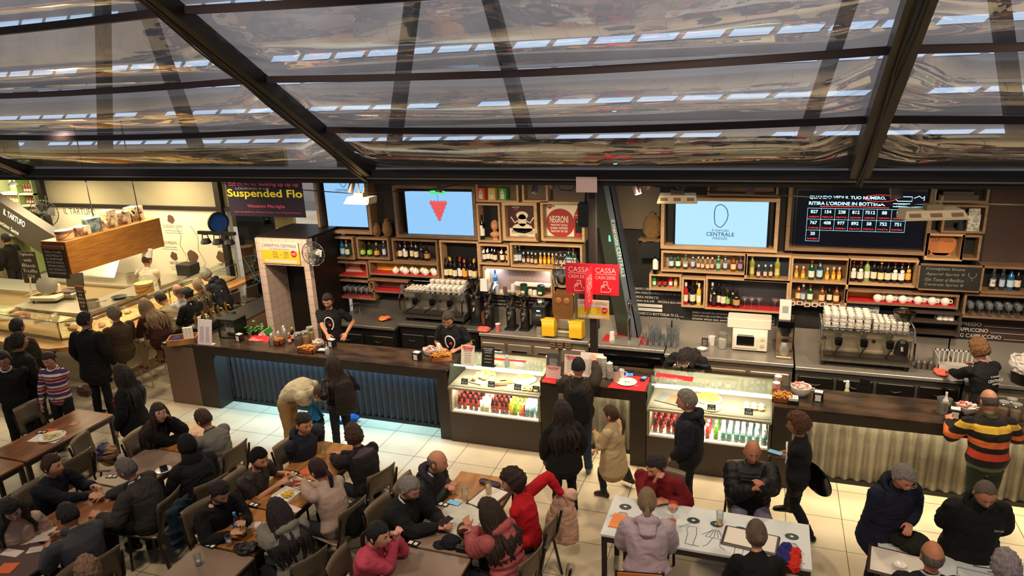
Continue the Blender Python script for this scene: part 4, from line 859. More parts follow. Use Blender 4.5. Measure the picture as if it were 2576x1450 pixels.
for i,px in enumerate((1321,1364)):
 x=AY(px,735,A['y']).x;t=thing('coffee_tin','dark green coffee tin with gold label, %s of the niche'%('middle' if i==0 else 'right end'),'tin',(x,A['y']-.06,A['z']))
 m=MB();m.lathe([(0,0),(.058,0),(.06,.01),(.06,.14),(.057,.15)],n=18);obj('body',m,mat('tin_green','123c22',.3),t,True);m=MB();m.lathe([(.061,.15),(.061,.165),(.05,.172),(0,.172)],n=18);obj('lid',m,mat('tin_lid','1a1c1a',.4),t,True);m=MB();m.box(-.03,.03,-.064,-.058,.03,.07);obj('label',m,mat('lbe2d6bb','e2d6bb',.6),t)
for i,(px,c,nm,hh)in enumerate(((1255,'b8c8cc','glass coffee dripper',.14),(1295,'d9d6d2','white paper coffee bag with blue label',.16),(1275,'5a4a44','brown box',.12),(1338,'c8c0a4','pale cylinder tin',.09),(1349,'e0dcd2','small white jar',.08))):
 x=AY(px,735,A['y']).x;o=MB();o.lathe([(0,0),(.035,0),(.038,hh*.5),(.030,hh),(0,hh)],n=8 if i in(1,2)else 14);obj('coffee_pack',o,mat('pk'+c,c,.6),None,True,(x,A['y']-.08,A['z']),nm+' on the niche shelf among the tins','container')
crate('empty brown plywood box above the loop logo screen',1779,458,1959,496,plyd,back=plyd)
A=crate('long light plywood shelf of gin and rum bottles under the loop logo screen',1662,630,1878,694,ply,back=ply);fill(A,'BGSCTTTTHCAQ',[1689,1706,1725,1743,1757,1768,1781,1792,1808,1825,1846,1863],'on the shelf under the loop logo screen')
A=crate('light plywood crate with three small sodas between two patterned bottles',1874,638,1989,713,ply,back=mat('crate_blue','22303c',.5));fill(A,'PTTTP',[1893,1910,1927,1941,1957],'in the crate of patterned bottles')
A=crate('light plywood crate of five soft drink bottles',1632,688,1715,735,ply,back=mat('crate_tan','9a7a4e',.7));fill(A,'FKKDg',[1647,1661,1674,1688,1701],'in the soft drink crate')
A=crate('narrow light plywood crate of red and yellow vermouth bottles',1714,697,1775,777,ply,back=mat('crate_red','5c3424',.7),th=.03);fill(A,'WVM',[1735,1745,1755],'at the back of the narrow vermouth crate',y=A['y']+.05);fill(A,'RWY',[1727,1746,1762],'at the front of the narrow vermouth crate',y=A['y']-.07)
A=crate('large light plywood box with whisky bottles and martini glasses on a red mat',1774,696,1982,792,ply,back=mat('crate_slate','2c2c32',.5),mat_=red);fill(A,'SJWWLJI',[1795,1801,1812,1824,1834,1848,1858],'in the box with the martini glasses')
for i,px in enumerate((1873,1890,1909,1949,1964)):stemglass('martini',AY(px,770,A['y']).x,A['y']-.03,A['z'],'clear cocktail glass, %s from left on the red mat beside the whisky'%ORD[i],'cocktail glasses on the red mat')
A=crate('tall light plywood crate of gin and juice bottles with a middle board',1990,644,2130,776,ply,back=mat('crate_brown','5c4632',.7),shelf=.47);A2=dict(A);A2['z']=A['t'].location.z+.47*A['h']+.022;fill(A2,'OOGBOOO',[2006,2023,2044,2065,2084,2085.5+15,2115],'on the upper board of the tall crate');A3=dict(A);A3['z1']=A2['z']-.02;fill(A3,'ACGAWA',[2015,2027,2045,2075,2095,2112],'on the lower board of the tall crate')
for i in range(7):
 px=1992+i*19;p=AY(px,772,YF-.005);m=MB();m.box(-.035,.035,0,.002,-.03,.03);t=obj('photo_card',m,paper,None,False,(p.x,YF-.006,A['t'].location.z+.02+.012*sin(i*2)),'small white photo card, %s from left pinned on the tall crate edge'%ORD[i],'photo','photo cards on the crate edge');t.rotation_euler=(0,.25*sin(i*3),0)
 m=MB();m.box(-.025,.025,-.0012,0,-.02,.02);obj('picture',m,mat('photo_dark','4a3026',.6),t)
A=crate('light plywood crate of nine wine and vermouth bottles, under the order screen',2134,648,2306,726,ply,back=mat('crate_brown','5c4632',.7));fill(A,'VVEWMWVVX',(2150,2290),'in the crate under the order screen')
A=crate('long brown plywood box with yellow TE drawings behind white teapots, on the right',2124,727,2411,780,plyd,back=posty,mat_=red);tea(A,[2213,2229,2244,2261,2277,2297,2316,2335,2352,2368,2385],'in the right tea box','teapots in the right tea box')
x0,x1,z0,z1=R2(2310,660,2463,733);t=thing('blackboard','chalk blackboard with small cocktail glass drawing, right of the wine crate','blackboard',(x0,10.5,z0));obj('slate',MB().box(.02,x1-x0-.02,.01,.03,.02,z1-z0-.02),slate,t)
m=MB()
for a,b,c,d in((0,x1-x0,0,.02),(0,x1-x0,z1-z0-.02,z1-z0),(0,.02,0,z1-z0),(x1-x0-.02,x1-x0,0,z1-z0)):m.box(a,b,0,.04,c,d)
obj('frame',m,plyd,t);m=MB();W_=x1-x0;H_=z1-z0
for i,s_ in enumerate(('Consigliato Estate','Aperol Spritz 9','Gin Tonic al Basilico','Centrale Spritz 8')):text(m,s_,(W_*.42,.008,H_*(.82-.2*i)),X_,Z_,wd=W_*.6,ht=.045,ital=.2)
stroke(m,arc(W_*.84,H_*.66,.045,150,390,14),.005,(0,.008,0),X_,Z_);stroke(m,[(W_*.84,H_*.66-.045),(W_*.84,H_*.42)],.005,(0,.008,0),X_,Z_);obj('chalk_writing',m,mat('chalk_dim','8d8880',.9),t)
A=crate('dark shelf unit with three upturned white mugs, right of the grinder',2270,780,2415,848,mat('dark_wood','40342a',.7),back=black,shelf=.5)
for i,px in enumerate((2364,2379,2393)):m=MB();m.lathe([(0,.085),(.03,.085),(.036,.07),(.038,0),(.035,0)],n=14);m.tube([(-.034,0,.07),(-.06,0,.06),(-.06,0,.03),(-.036,0,.02)],.005,6);obj('mug',m,whitec,None,True,(AY(px,800,A['y']).x,A['y'],A['t'].location.z+.5*A['h']+.022),'upturned white mug, %s of three on the dark shelf'%ORD[i],'mug','upturned mugs')
A=crate('brown plywood crate of gin and vodka bottles at the far right',2470,668,2600,746,plyd,back=black);fill(A,'SCUW',[2507,2531,2553,2572],'in the far right gin crate')
A=crate('wide brown plywood box packed with stemmed glasses at the far right',2426,737,2620,812,plyd,back=mat('crate_dk','1c1612',.7))
for r_ in range(3):
 for i in range(9):stemglass('wine',A['x0']+.1+.11*i,A['y']-.07+.08*r_,A['z'],'clear stemmed glass in the packed far right box','stemmed glasses in the far right box')
A=crate('brown plywood cell with a dark mug and a printed white paper bag',2374,514,2479,590,plyd,back=black);x=AY(2443,570,A['y']).x
m=MB();m.box(-.07,.07,-.05,.05,0,.22);m.prism([(-.07,-.05,.22),(-.07,.05,.22),(-.06,0,.29)],(.13,0,0));t=obj('paper_bag',m,mat('bag_print','d0ccc0',.8,c2='8a887e',ns=25),None,False,(x,A['y']-.05,A['z']),'white paper bag with black print standing in the top right cell','bag')
m=MB();m.lathe([(0,0),(.04,0),(.045,.10),(.041,.10),(.036,.01)],n=16);m.tube([(.043,0,.08),(.075,0,.07),(.075,0,.03),(.042,0,.02)],.006,6);obj('mug',m,mat('mug_dark','2a2c30',.3),None,True,(AY(2413,575,A['y']).x,A['y']-.05,A['z']),'dark patterned mug beside the printed paper bag','mug')
A=crate('pale plywood crate with a round orange wooden sign reading DiFrutta',2331,586,2421,659,ply,back=plyd);T0=A['t'].location;O=V((A['w']*.5,.18,A['h']*.5));t=thing('fruit_sign','orange fruit-shaped wooden sign reading DiFrutta','sign',T0+O)
m=MB();m.lathe([(0,0),(.165,0),(.165,.012),(0,.012)],n=30,M=Matrix.Rotation(pi/2,3,'X'));m.box(-.13,.12,-.012,.01,-.19,-.12);obj('board',m,mat('sign_orange','b8703a',.6),t);m=MB();text(m,'DiFrutta',(0,-.014,.06),X_,Z_,wd=.25,ht=.05,ital=.15);obj('lettering',m,mat('sign_brown','5c2c18',.7),t)
crate('narrow dark plywood cell right of the fruit sign',2421,590,2464,657,plyd,back=black)
A=crate('brown plywood cell with grey cardboard boxes, above the top right heater',2351,463,2488,513,plyd,back=mat('crate_dk','1c1612',.7));o=MB();o.box(0,.45,0,.14,0,.07);o.box(.05,.4,.02,.14,.07,.11);obj('flat_boxes',o,mat('box_grey','4c4238',.8),None,False,(A['x0']+.06,A['y']-.1,A['z']),'flat grey boxes lying in the upper right cell','box')
def sack(label,px,py,y,sx,sz,tilt=0):
 p=AY(px,py,y)+V((0,0,sz*1.03));m=MB();vs,fs=sph(lambda d:V((d.x*sx*(1+.1*noise.noise(d*3)),d.y*.10,d.z*sz*(1+.08*noise.noise(d*4+V((5,0,0)))))),28,20);m.add(vs,fs);m.lathe([(.03,sz*.9),(.055,sz*1.12),(.05,sz*1.14)],n=10);me=remesh(m,'sack',mat('jute','7a5a38',.95,bump=.8,bs=90),.012,1,.012,14);obj('sack',me,MATS['jute'],None,False,p,label,'sack')
sack('upright jute coffee sack between the two left screens',977,598,10.68,.085,.15);sack('smaller jute sack leaning behind the upright one',950,598,10.69,.07,.12);sack('jute sack slumped beside the pale screen frame',1640,606,10.68,.14,.20);sack('small jute sack tucked between the two poster crates',1355,611,10.66,.04,.12)
m=MB();
for i in range(26):
 a=i/25;m.ell((AY(1612+a*46,603,10.62).x,10.66+.04*sin(i),AY(1640,606,10.6).z+.01*sin(i*2.3)),(.05,.06,.02),8,6)
obj('jute_cloth',remesh(m,'jute_cloth',MATS['jute'],.012,1,.01,14),MATS['jute'],None,False,None,'crumpled jute cloth on the dark ledge beside the slumped sack','cloth')
obj('dark_ledge',MB().box(AY(1612,600,10.58).x,AY(1660,600,10.58).x,10.56,10.8,2.2,AY(1640,606,10.6).z-.02),black,None,False,None,'black box ledge carrying the jute cloth','ledge')
bottle('Z',AY(1649,680,10.6).x,10.6,R2(1632,688,1715,735)[3],'giant black vermouth bottle on the soft drink crate',None,.44)
def wall_lines(label,lines,px0,py0,px1,dy,y=10.80,hs=.045,ul=False):
 t=None;m=MB();p=AY(px0,py0,y)
 for i,s_ in enumerate(lines):
  q=AY(px0,py0+dy*i,y);w_=AY(px1,py0,y).x-q.x
  if s_.startswith('_'):rectf(m,V((q.x+w_*.3,y,q.z)),X_,Z_,w_*.6,.05,eps=.003);continue
  a,_,b=s_.partition('|');L=len(a)*.031*hs/.045;L=min(L,w_);text(m,a,V((q.x+L/2,y,q.z)),X_,Z_,wd=L,ht=hs,off=.01,eps=.003)
  if b:rectf(m,V((q.x+L+.03+(w_-L)/2,y,q.z-hs*.4)),X_,Z_,max(.05,w_-L),.006,eps=.003)
 obj('wall_writing',m,chalk,None,False,None,label,'writing')
wall_lines('white chalk list of beers and wines on the dark wall beside the beer tap',['BAFFO ORO','BIRRA CHIARA ITALIANA DI PURO MALTO 4,8% VOL.','BIRRA MORETTI','MEDIA (0,4) 6.00     PICCOLA (0,2) 4.00','_','_','PROSECCO BOTTIGLIA 75 CL.|x','VINO BIANCO/ROSSO BOTTIGLIA 75 CL.|x'],1598,726,1714,10.2,hs=.040)
wall_lines('white chalk lines about arabica origins above the toaster oven',['ARABICA ( SALVADOR SHG, NICARAGUA SEGOVIANO, ETIOPIA YRG, COLOMBIA SUPREMO 18 ),','COSTA RICA SHB, GUATEMALA SHB, KENYA "AA", S.DOMINGO BARAHONA AAA,','ETIOPIA YIRGA Q22, SANTOS NY2, INDIA ARABICA MYSORE)','ROBUSTA (KAAPI ROYAL)'],1742,786,1950,8.2,hs=.036)
wall_lines('white chalk lines about coffee quality above the grinders',['ITALIANO: MISCELA CON DIECI DIVERSE QUALITA','TRA LE MIGLIORI AL MONDO, PURA QUALITA','INDIANA DI ROBUSTA, ALLA','DEL COLOR DEL CUORE'],1238,747,1382,8.6,hs=.036)
wall_lines('white chalk coffee price list behind the curly barista',['ESPRESSO|x','CAPPUCCINO|x','BIG CAPPUCCINO|x','LARGE CAPPUCCINO|x','FILTER COFFEE|x','CAFFE AMERICANO|x','NAKED MOCHA|x','GINSENG|x','ORZO|x'],2404,813,2620,14.6,hs=.056)
p=AY(2160,782,10.7);t=thing('espresso_sign','small grey sign reading Our Espresso is handmade, below the right tea box','sign',(p.x,10.7,p.z));obj('board',MB().box(-.26,.26,0,.015,-.09,.09),mat('sign_grey','a8aca8',.6),t)
m=MB();text(m,'Our Espresso',(.04,-.001,.045),X_,Z_,wd=.30,ital=.2,off=.01);text(m,'is handmade on a',(.05,-.001,0),X_,Z_,wd=.34,ital=.2);text(m,'La Marzocco',(.05,-.001,-.05),X_,Z_,wd=.36,ital=.2,off=.01);disc(m,(-.20,-.001,0),X_,Z_,.045,.075);obj('lettering',m,black,t)
# display cases
lcd=mat('case_led',(1.0,0.93,0.78),em=5);casewh=mat('case_white','e4dac4',.5);caseal=mat('case_alu','b8aa92',.35,.6)
def pricetag(x,y,z,s_,label,parent_where,rz=0):
 t=thing('price_tag',label,'price tag',(x,y,z),rz,None);m=MB();m.prism([(-.05,0,0),(.05,0,0),(.05,.03,.075),(-.05,.03,.075)],(0,.004,0));obj('card',m,slate,t)
 m=MB();text(m,s_,(0,.009,.027),X_,V((0,.02,.055)),wd=.075,ht=.032,off=.01,eps=.004);rectf(m,(0,.022,.060),X_,V((0,.34,.94)),.045,.005,eps=.004);obj('lettering',m,chalk,t)
def case(label,x0,x1,y0):
 t=thing('display_case',label,'display case',(x0,y0,0));W_=x1-x0;D=.68
 obj('base_panel',MB().box(0,W_,.02,D,0,.46),mat('case_brown','3c3026',.5),t)
 m=MB();m.box(.03,W_-.03,.02,D,.46,.475);m.box(.03,W_-.03,D-.03,D,.475,.84);obj('lower_chamber',m,casewh,t)
 m=MB();m.box(0,.035,.03,D,.46,.84);m.box(W_-.035,W_,.03,D,.46,.84);obj('side_post',m,caseal,t)
 m=MB();m.box(0,W_,0,D,.815,.845);obj('display_deck',m,caseal,t)
 m=MB();m.box(.02,W_-.02,.05,D-.06,.846,.852);obj('slate_tray',m,mat('case_slate','7a7062',.4),t)
 m=MB();m.box(0,W_,D-.03,D,.85,1.12);
 for k in range(4):m.box(.05,W_-.05,D-.035,D-.03,.89+k*.05,.90+k*.05)
 obj('back_panel',m,casewh,t)
 m=MB();m.box(.03,W_-.03,.05,.07,.795,.812);obj('light_strip',m,lcd,t)
 m=MB();m.box(.04,W_-.04,.16,.18,1.105,1.118);obj('light_strip',m,lcd,t)
 m=MB();m.box(0,W_,.02,.03,.48,.81);obj('lower_glass',m,clear,t)
 m=MB();m.prism([(0,.0,.845),(W_,.0,.845),(W_,.13,1.15),(0,.13,1.15)],(0,.006,0));obj('front_glass',m,clear,t)
 m=MB();m.box(0,W_,.13,D,1.15,1.158);obj('top_glass',m,glass('top_glass',(.86,.93,.9),.22),t)
 for q in(0,W_-.006):m=MB();m.prism([(q,.01,.846),(q,D,.846),(q,D,1.149),(q,.14,1.149)],(.006,0,0));obj('side_glass',m,clear,t)
 m=MB();m.box(.04,W_-.04,.045,.05,.56,.565);m.box(.04,W_-.04,.045,.05,.50,.505);obj('wire_rail',m,chrome,t)
 light('case_light','AREA',((x0+x1)/2,y0+.10,.80),((x0+x1)/2,y0+.40,.5),22,(1,.92,.76),W_-.12,sy=.04);light('case_light','AREA',((x0+x1)/2,y0+.20,1.10),((x0+x1)/2,y0+.40,.85),27,(1,.90,.68),W_-.12,sy=.05)
 return t
C1,C2,CY=(-4.02,-2.69),(-1.28,.21),8.27
case('lit glass display case with sandwiches above cola and juice bottles, left of the cash desk',C1[0],C1[1],CY);case('lit glass display case with a waffle tart above water bottles, right of the cash desk',C2[0],C2[1],CY)
KB['w']=('pet','c8d8da',.21,'4f9a94','dfe6e6','clear water bottle with teal label');KB['j']=('small','e88a1a',.19,'f0a030','e8e2d8','orange juice bottle');KB['r']=('small','c22a34',.19,'d84a50','e8e2d8','red fruit juice bottle')
KB['v']=('small','5c8a1e',.19,'7aa83a','e8e2d8','green juice bottle');KB['c']=('tin','d8d2b8',.155,'cfc08a','c8c8c4','pale drink can');KB['f']=('pet','f0a818',.23,'f0c020','e8e2d8','bright orange soda bottle');KB['d']=('small','b0204a',.19,'d83a5a','e8e2d8','crimson juice bottle')
for rw in range(4):
 y=CY+.13+rw*.115
 for cs,xs,where in(('KKKK',(C1[0]+.10,C1[0]+.36),'cola block at the left of the left case'),('cc',(C1[0]+.44,C1[0]+.52),'can block of the left case'),('KKKK',(C1[0]+.60,C1[0]+.81),'second cola block of the left case'),('ffvjr',(C1[0]+.885,C1[0]+1.0),None),('www',(C1[0]+1.10,C1[1]-.08),'water block of the left case'),('KKKKr',(C2[0]+.09,C2[0]+.42),'cola block of the right case'),('cc',(C2[0]+.50,C2[0]+.57),'can block of the right case'),('jrv',(C2[0]+.66,C2[0]+.84),'juice block of the right case'),('wwwwwww',(C2[0]+.93,C2[1]-.08),'water block of the right case')):
  if where is None:cs,xs,where='fvjd',(C1[0]+.875,C1[0]+1.07),'juice block of the left case'
  for i,k in enumerate(cs):
   x=xs[0]+(xs[1]-xs[0])*i/(len(cs)-1);nm=KB[k][5];bottle(k,x+random.Random(i+rw*9).uniform(-.006,.006),y,.477,'%s in the %s'%(nm,where),'%s in the %s'%(nm.split(' with')[0]+'s',where))
pale=mat('dough','d9a248',.7,c2='c48a38',ns=20);pale2=mat('pastry','e2c070',.7,c2='c89a48',ns=20)
t=thing('tray','pale rectangular tray under the heap of filled rolls in the left case','tray',(C1[0]+.36,CY+.36,.853),-.25);m=MB();m.box(-.13,.13,-.20,.20,0,.008);m.box(-.13,.13,-.2,-.19,.008,.02);m.box(-.13,.13,.19,.2,.008,.02);m.box(-.13,-.12,-.2,.2,.008,.02);m.box(.12,.13,-.2,.2,.008,.02);obj('tray',m,cream,t)
for r_ in range(4):
 for i in range(3 if r_ else 2):
  x,y=(i-1)*.075+(.03 if r_%2 else 0),-.14+.09*r_;q=Matrix.Rotation(-.25,3,'Z')@V((x,y,0));m=MB();m.ell((0,0,.028),(.040,.050,.028),14,10);
  o=obj('filled_roll',m,pale,None,True,(C1[0]+.36+q.x,CY+.36+q.y,.872+.018*(i%2)),'golden filled roll in the heap on the left case tray','bread roll','filled rolls on the left case tray',rz=i);m=MB();m.ell((0,-.006,.022),(.039,.048,.009),14,8);obj('filling',m,mat('ham','d89a78',.6),o,True)
def waffle(x,y,label,full=True):
 t=thing('waffle_tart',label,'tart',(x,y,.853));m=MB();m.lathe([(0,0),(.15,0),(.17,.012),(.165,.014),(0,.012)],n=32);obj('plate',m,whitec,t,True);n0=0 if full else 0
 m=MB();n=32 if full else 16;m.prism([(.0,0,.014)]+[(.14*cos(2*pi*i/32),.14*sin(2*pi*i/32),.014)for i in range(4,4+n-(2 if full else 0))],(0,0,.02));obj('tart_base',m,pale2,t)
 m=MB()
 for k in range(-4,5):
  L=sqrt(max(0,.135**2-(k*.03)**2))
  for A_ in(.5,2.07):
   Mx=Matrix.Rotation(A_,3,'Z');m.box(-L,L,k*.03-.004,k*.03+.004,.034,.040,M=Mx)if full or k>10 else None
 if full:obj('lattice',m,pale,t)
waffle(C1[1]-.36,CY+.45,'half golden tart on a white plate in the left case',False);waffle(C2[0]+.72,CY+.45,'round golden waffle tart on a white plate in the right case')
for i,(x,y)in enumerate(((.70,.22),(.76,.30))):m=MB();m.prism([(-.09,-.04,0),(.09,-.04,0),(.09,.05,0),(-.09,.05,0)],(0,0,.018));m.prism([(-.09,-.04,.03),(.09,-.04,.03),(.09,.05,.03),(-.09,.05,.03)],(0,0,.018));o=obj('sandwich',m,pale,None,False,(C1[0]+x,CY+y,.853),'toasted flat sandwich, %s of two in the left case'%('front' if i==0 else 'back'),'sandwich',rz=.4);obj('filling',MB().box(-.085,.085,-.045,.052,.018,.03),mat('ham','d89a78',.6),o)
for i in range(6):m=MB();m.lathe([(.02,.01),(.035,.0),(.05,.012),(.035,.03),(.02,.02),(.02,.01)],n=14);obj('ring_pastry',m,pale2,None,True,(C1[1]-.26+.085*(i%3),CY+.16+.085*(i//3),.853),'ring pastry on the right side of the left case','pastry','ring pastries in the left case')
for i in range(6):m=MB();m.lathe([(0,0),(.035,0),(.045,.03),(.03,.045),(0,.048)],n=14);o=obj('muffin',m,pale2,None,True,(C2[1]-.30+.085*(i%3),CY+.28+.085*(i//3),.853),'small iced cake in the group at the right of the right case','cake','iced cakes in the right case');m=MB();m.ell((0,0,.05),(.02,.02,.01),8,6);obj('icing',m,paper,o,True)
m=MB();m.lathe([(0,0),(.09,0),(.11,.01),(0,.012)],n=24);obj('terracotta_plate',m,terra,None,True,(C2[0]+.78,CY+.2,.853),'orange round plate behind the 4.50 price tag','plate')
t=thing('baking_tray','slanted dark tray with red edge at the left of the right case','tray',(C2[0]+.25,CY+.33,.853),-.3);obj('tray',MB().box(-.16,.16,-.14,.14,0,.012),mat('tray_grey','5a5654',.4),t);obj('paper',MB().box(-.02,.14,-.12,.12,.012,.014),mat('rust_paper','a84a34',.7),t)
for i,(x,s_,lb)in enumerate(((.20,'3.10','leftmost'),(.60,'6.00','second'),(.98,'4.50','third'),(1.24,'3.00','rightmost'))):pricetag(C1[0]+x,CY+.12,.853,'€'+s_,'small black price tag, %s of four in the left case'%lb,'')
for i,(x,s_,lb)in enumerate(((.42,'6.00','leftmost'),(.78,'4.50','middle'),(1.22,'3.00','rightmost'))):pricetag(C2[0]+x,CY+.12,.853,'€'+s_,'small black price tag, %s of three in the right case'%lb,'')
# coffee machines, cups, grinders
CUP={}
def cup(x,y,z,label,group,big=True,rz=0.0):
 k='b' if big else 's'
 if k not in CUP:
  s_=1 if big else.68;m=MB();m.lathe([(0,0),(.024*s_,0),(.028*s_,.006),(.042*s_,.035*s_),(.045*s_,.062*s_),(.042*s_,.062*s_),(.036*s_,.03*s_),(0,.012)],n=16);h=MB();h.tube([(.042*s_,0,.05*s_),(.066*s_,0,.046*s_),(.066*s_,0,.025*s_),(.038*s_,0,.022*s_)],.0045*s_,6);CUP[k]=(m.mesh('cup',whitec,True),h.mesh('handle',whitec,True))
 o=bpy.data.objects.new('coffee_cup',CUP[k][0]);COL.objects.link(o);o.location=(x,y,z);o.rotation_euler=(0,0,rz);tag(o,label,'cup',group);c=bpy.data.objects.new('handle',CUP[k][1]);COL.objects.link(c);c.parent=o
def espresso(label,x0,x1,y0,y1,z,body):
 t=thing('espresso_machine',label,'coffee machine',(x0,y0,z));W_,D=x1-x0,y1-y0;H_=.50
 for fx in(.06,W_-.06):m=MB();m.lathe([(.025,0),(.02,.08)],(fx,.08,0),10);m.lathe([(.025,0),(.02,.08)],(fx,D-.08,0),10);obj('foot',m,black,t)
 m=MB();m.prism([(0,.0,.08),(0,.0,.17),(0,.18,.19),(0,.14,.40),(0,.10,H_),(0,D,H_),(0,D,.08)],(W_,0,0));obj('housing',m,body,t)
 m=MB();m.box(.04,W_-.04,-.03,.16,.17,.185);obj('drip_tray',m,mat('grate','5a5248',.4,.8),t)
 m=MB();m.tube([(0,-.04,.19),(0,-.04,.44),(0,.10,H_+.08),(0,D,H_+.08)],.014,8);m.tube([(W_,-.04,.19),(W_,-.04,.44),(W_,.10,H_+.08),(W_,D,H_+.08)],.014,8);m.tube([(0,D,H_+.08),(W_,D,H_+.08)],.010,8);m.tube([(0,.06,H_+.05),(W_,.06,H_+.05)],.008,8);obj('side_rail',m,chrome,t,True)
 m=MB();m.box(.03,W_-.03,.145,.16,.38,.47);obj('control_panel',m,steeld,t)
 for k in range(3):
  gx=W_*(.2+.28*k);m=MB();m.lathe([(.045,0),(.05,.02),(.05,.09),(.035,.10),(.0,.10)],(gx,.08,.30),16);g=obj('group_head',m,blackg,t,True);m=MB();m.lathe([(.032,0),(.038,.03),(.038,.05)],(gx,.08,.25),14);obj('basket',m,chrome,g,True)
  m=MB();m.tube([(gx,.05,.27),(gx-.04,-.06,.245),(gx-.06,-.12,.235)],[.010,.014,.016],8);obj('portafilter_handle',m,black,g,True)
 for q in(.035,W_-.06):m=MB();m.tube([(q,.06,.40),(q+.01,-.02,.38),(q+.015,-.03,.22)],.006,6);obj('steam_wand',m,chrome,t,True)
 for q in(.05,W_/2+.1,W_-.08):m=MB();m.lathe([(0,-.03),(.024,-.03),(.024,0),(0,0)],(q,.13,.36),12,M=Matrix.Rotation(pi/2,3,'X'));obj('knob',m,black,t,True)
 return t
a,b=AZ(1003,800,1.02),AZ(1180,822,1.02);ex0,ex1=-5.72,-4.58;zt=1.0
espresso('wide chrome espresso machine topped with white cups, behind the barista in glasses',ex0,ex1,10.22,10.72,zt,mat('machine_steel','8d8c88',.25,.85))
rn=random.Random(4)
for r_ in range(4):
 for i in range(5):cup(ex0+.06+.075*i,10.34+.085*r_,zt+.501,'small white espresso cup at the left end of the left machine top','small cups on the left coffee machine',False,rn.uniform(-1,1))
 for lv in range(3 if r_>1 else 2):
  for i in range(7):cup(ex0+.47+.095*i,10.33+.095*r_,zt+.501+.058*lv,'white cappuccino cup in the heap on the left machine top','cappuccino cups on the left coffee machine',True,rn.uniform(-1.5,.3))
mx0,mx1=.80,1.92;espresso('silver espresso machine with a long heap of white cups, at the right',mx0,mx1,9.92,10.40,.952,mat('machine_silver','b4ac98',.25,.8))
for r_ in range(4):
 for lv in range(4):
  for i in range(6):cup(mx0+.07+.097*i,10.03+.095*r_,.952+.501+.055*lv,'white cappuccino cup in the tall heap on the right machine','cappuccino cups on the right coffee machine',True,rn.uniform(-1.2,.3))
 for lv in range(4):
  for i in range(6):cup(mx0+.66+.071*i,10.03+.09*r_,.952+.501+.040*lv,'small white espresso cup in the heap on the right machine','small cups on the right coffee machine',False,rn.uniform(-1.2,.3))
def grinder(label,x,y,z,h=.62,body=black,hop=None,cone=True):
 t=thing('coffee_grinder',label,'coffee grinder',(x,y,z));s_=h/.62
 m=MB();m.bev(-.09*s_,.09*s_,-.12,.14,0,.03,.008);m.lathe([(.085*s_,.03),(.08*s_,.10),(.085*s_,.28*s_),(.07*s_,.36*s_)],n=18);obj('body',m,body,t,True)
 m=MB();m.lathe([(.075*s_,.36*s_),(.09*s_,.37*s_),(.09*s_,.40*s_),(.05*s_,.41*s_)],n=18);obj('collar',m,chrome if body is black else steeld,t,True)
 m=MB();m.lathe([(.04*s_,.40*s_),(.055*s_,.45*s_),(.10*s_,.56*s_),(.10*s_,.60*s_),(.094*s_,.60*s_),(.09*s_,.56*s_),(.05*s_,.46*s_)],n=20);obj('hopper',m,hop or glass('hopper',(.7,.66,.6),.2),t,True)
 m=MB();m.lathe([(0,.42*s_),(.04*s_,.42*s_),(.075*s_,.52*s_),(0,.53*s_)],n=16);obj('beans',m,mat('beans','2a160c',.6,bump=.8,bs=80),t,True);m=MB();m.lathe([(.104*s_,.595*s_),(.104*s_,.61*s_),(0,.62*s_)],n=20);obj('lid',m,blackg,t,True)
 m=MB();m.tube([(0,-.08*s_,.24*s_),(0,-.14,.20*s_)],.02,8);m.box(-.03,.03,-.088*s_,-.08*s_,.28*s_,.32*s_);obj('spout',m,steeld,t,True)
def bx(px,y,z=None):return AY(px,820,y).x
grinder('black grinder with smoked hopper, right beside the left coffee machine',-4.42,10.40,1.002,.78)
grinder('black grinder with clear hopper and paper bag on top, leftmost of the steel counter',bx(1232,10.40),10.40,.952);grinder('black grinder with wide clear hopper, second on the steel counter',bx(1287,10.42),10.42,.952,.60);grinder('slim black grinder with clear hopper, third on the steel counter',bx(1322,10.44),10.44,.952,.58)
grinder('large black grinder with big smoked hopper, right of the silver coffee machine',bx(2272,10.15),10.15,.952,.80)
t=thing('paper_bag','white folded paper bag propped on the leftmost clear hopper','bag',(bx(1225,10.4),10.38,.952+.63));obj('bag',MB().prism([(-.06,-.03,0),(.06,-.03,0),(.06,.03,0),(-.06,.03,0)],(0,0,.2)),paper,t)
x=bx(1362,10.42);t=thing('filter_grinder','boxy black grinder with blue display beside the orange juicer','coffee grinder',(x,10.42,.952));m=MB();m.bev(-.11,.11,-.14,.16,.16,.46,.012);m.bev(-.10,.10,-.02,.16,0,.16,.01);obj('body',m,black,t);m=MB();m.lathe([(.06,.46),(.075,.5),(.06,.53),(0,.54)],n=18);obj('lid',m,chrome,t,True);obj('display',MB().box(-.03,.03,-.143,-.14,.37,.395),mat('blue_led',(.3,.6,1),em=2),t);m=MB();m.lathe([(0,0),(.07,0),(.07,.06),(.055,.10),(.05,.10)],(0,-.08,0),16);obj('dosing_cup',m,steel,t,True);m=MB();text(m,'EK43',(0,-.141,.31),X_,Z_,wd=.08);obj('lettering',m,chalk,t)
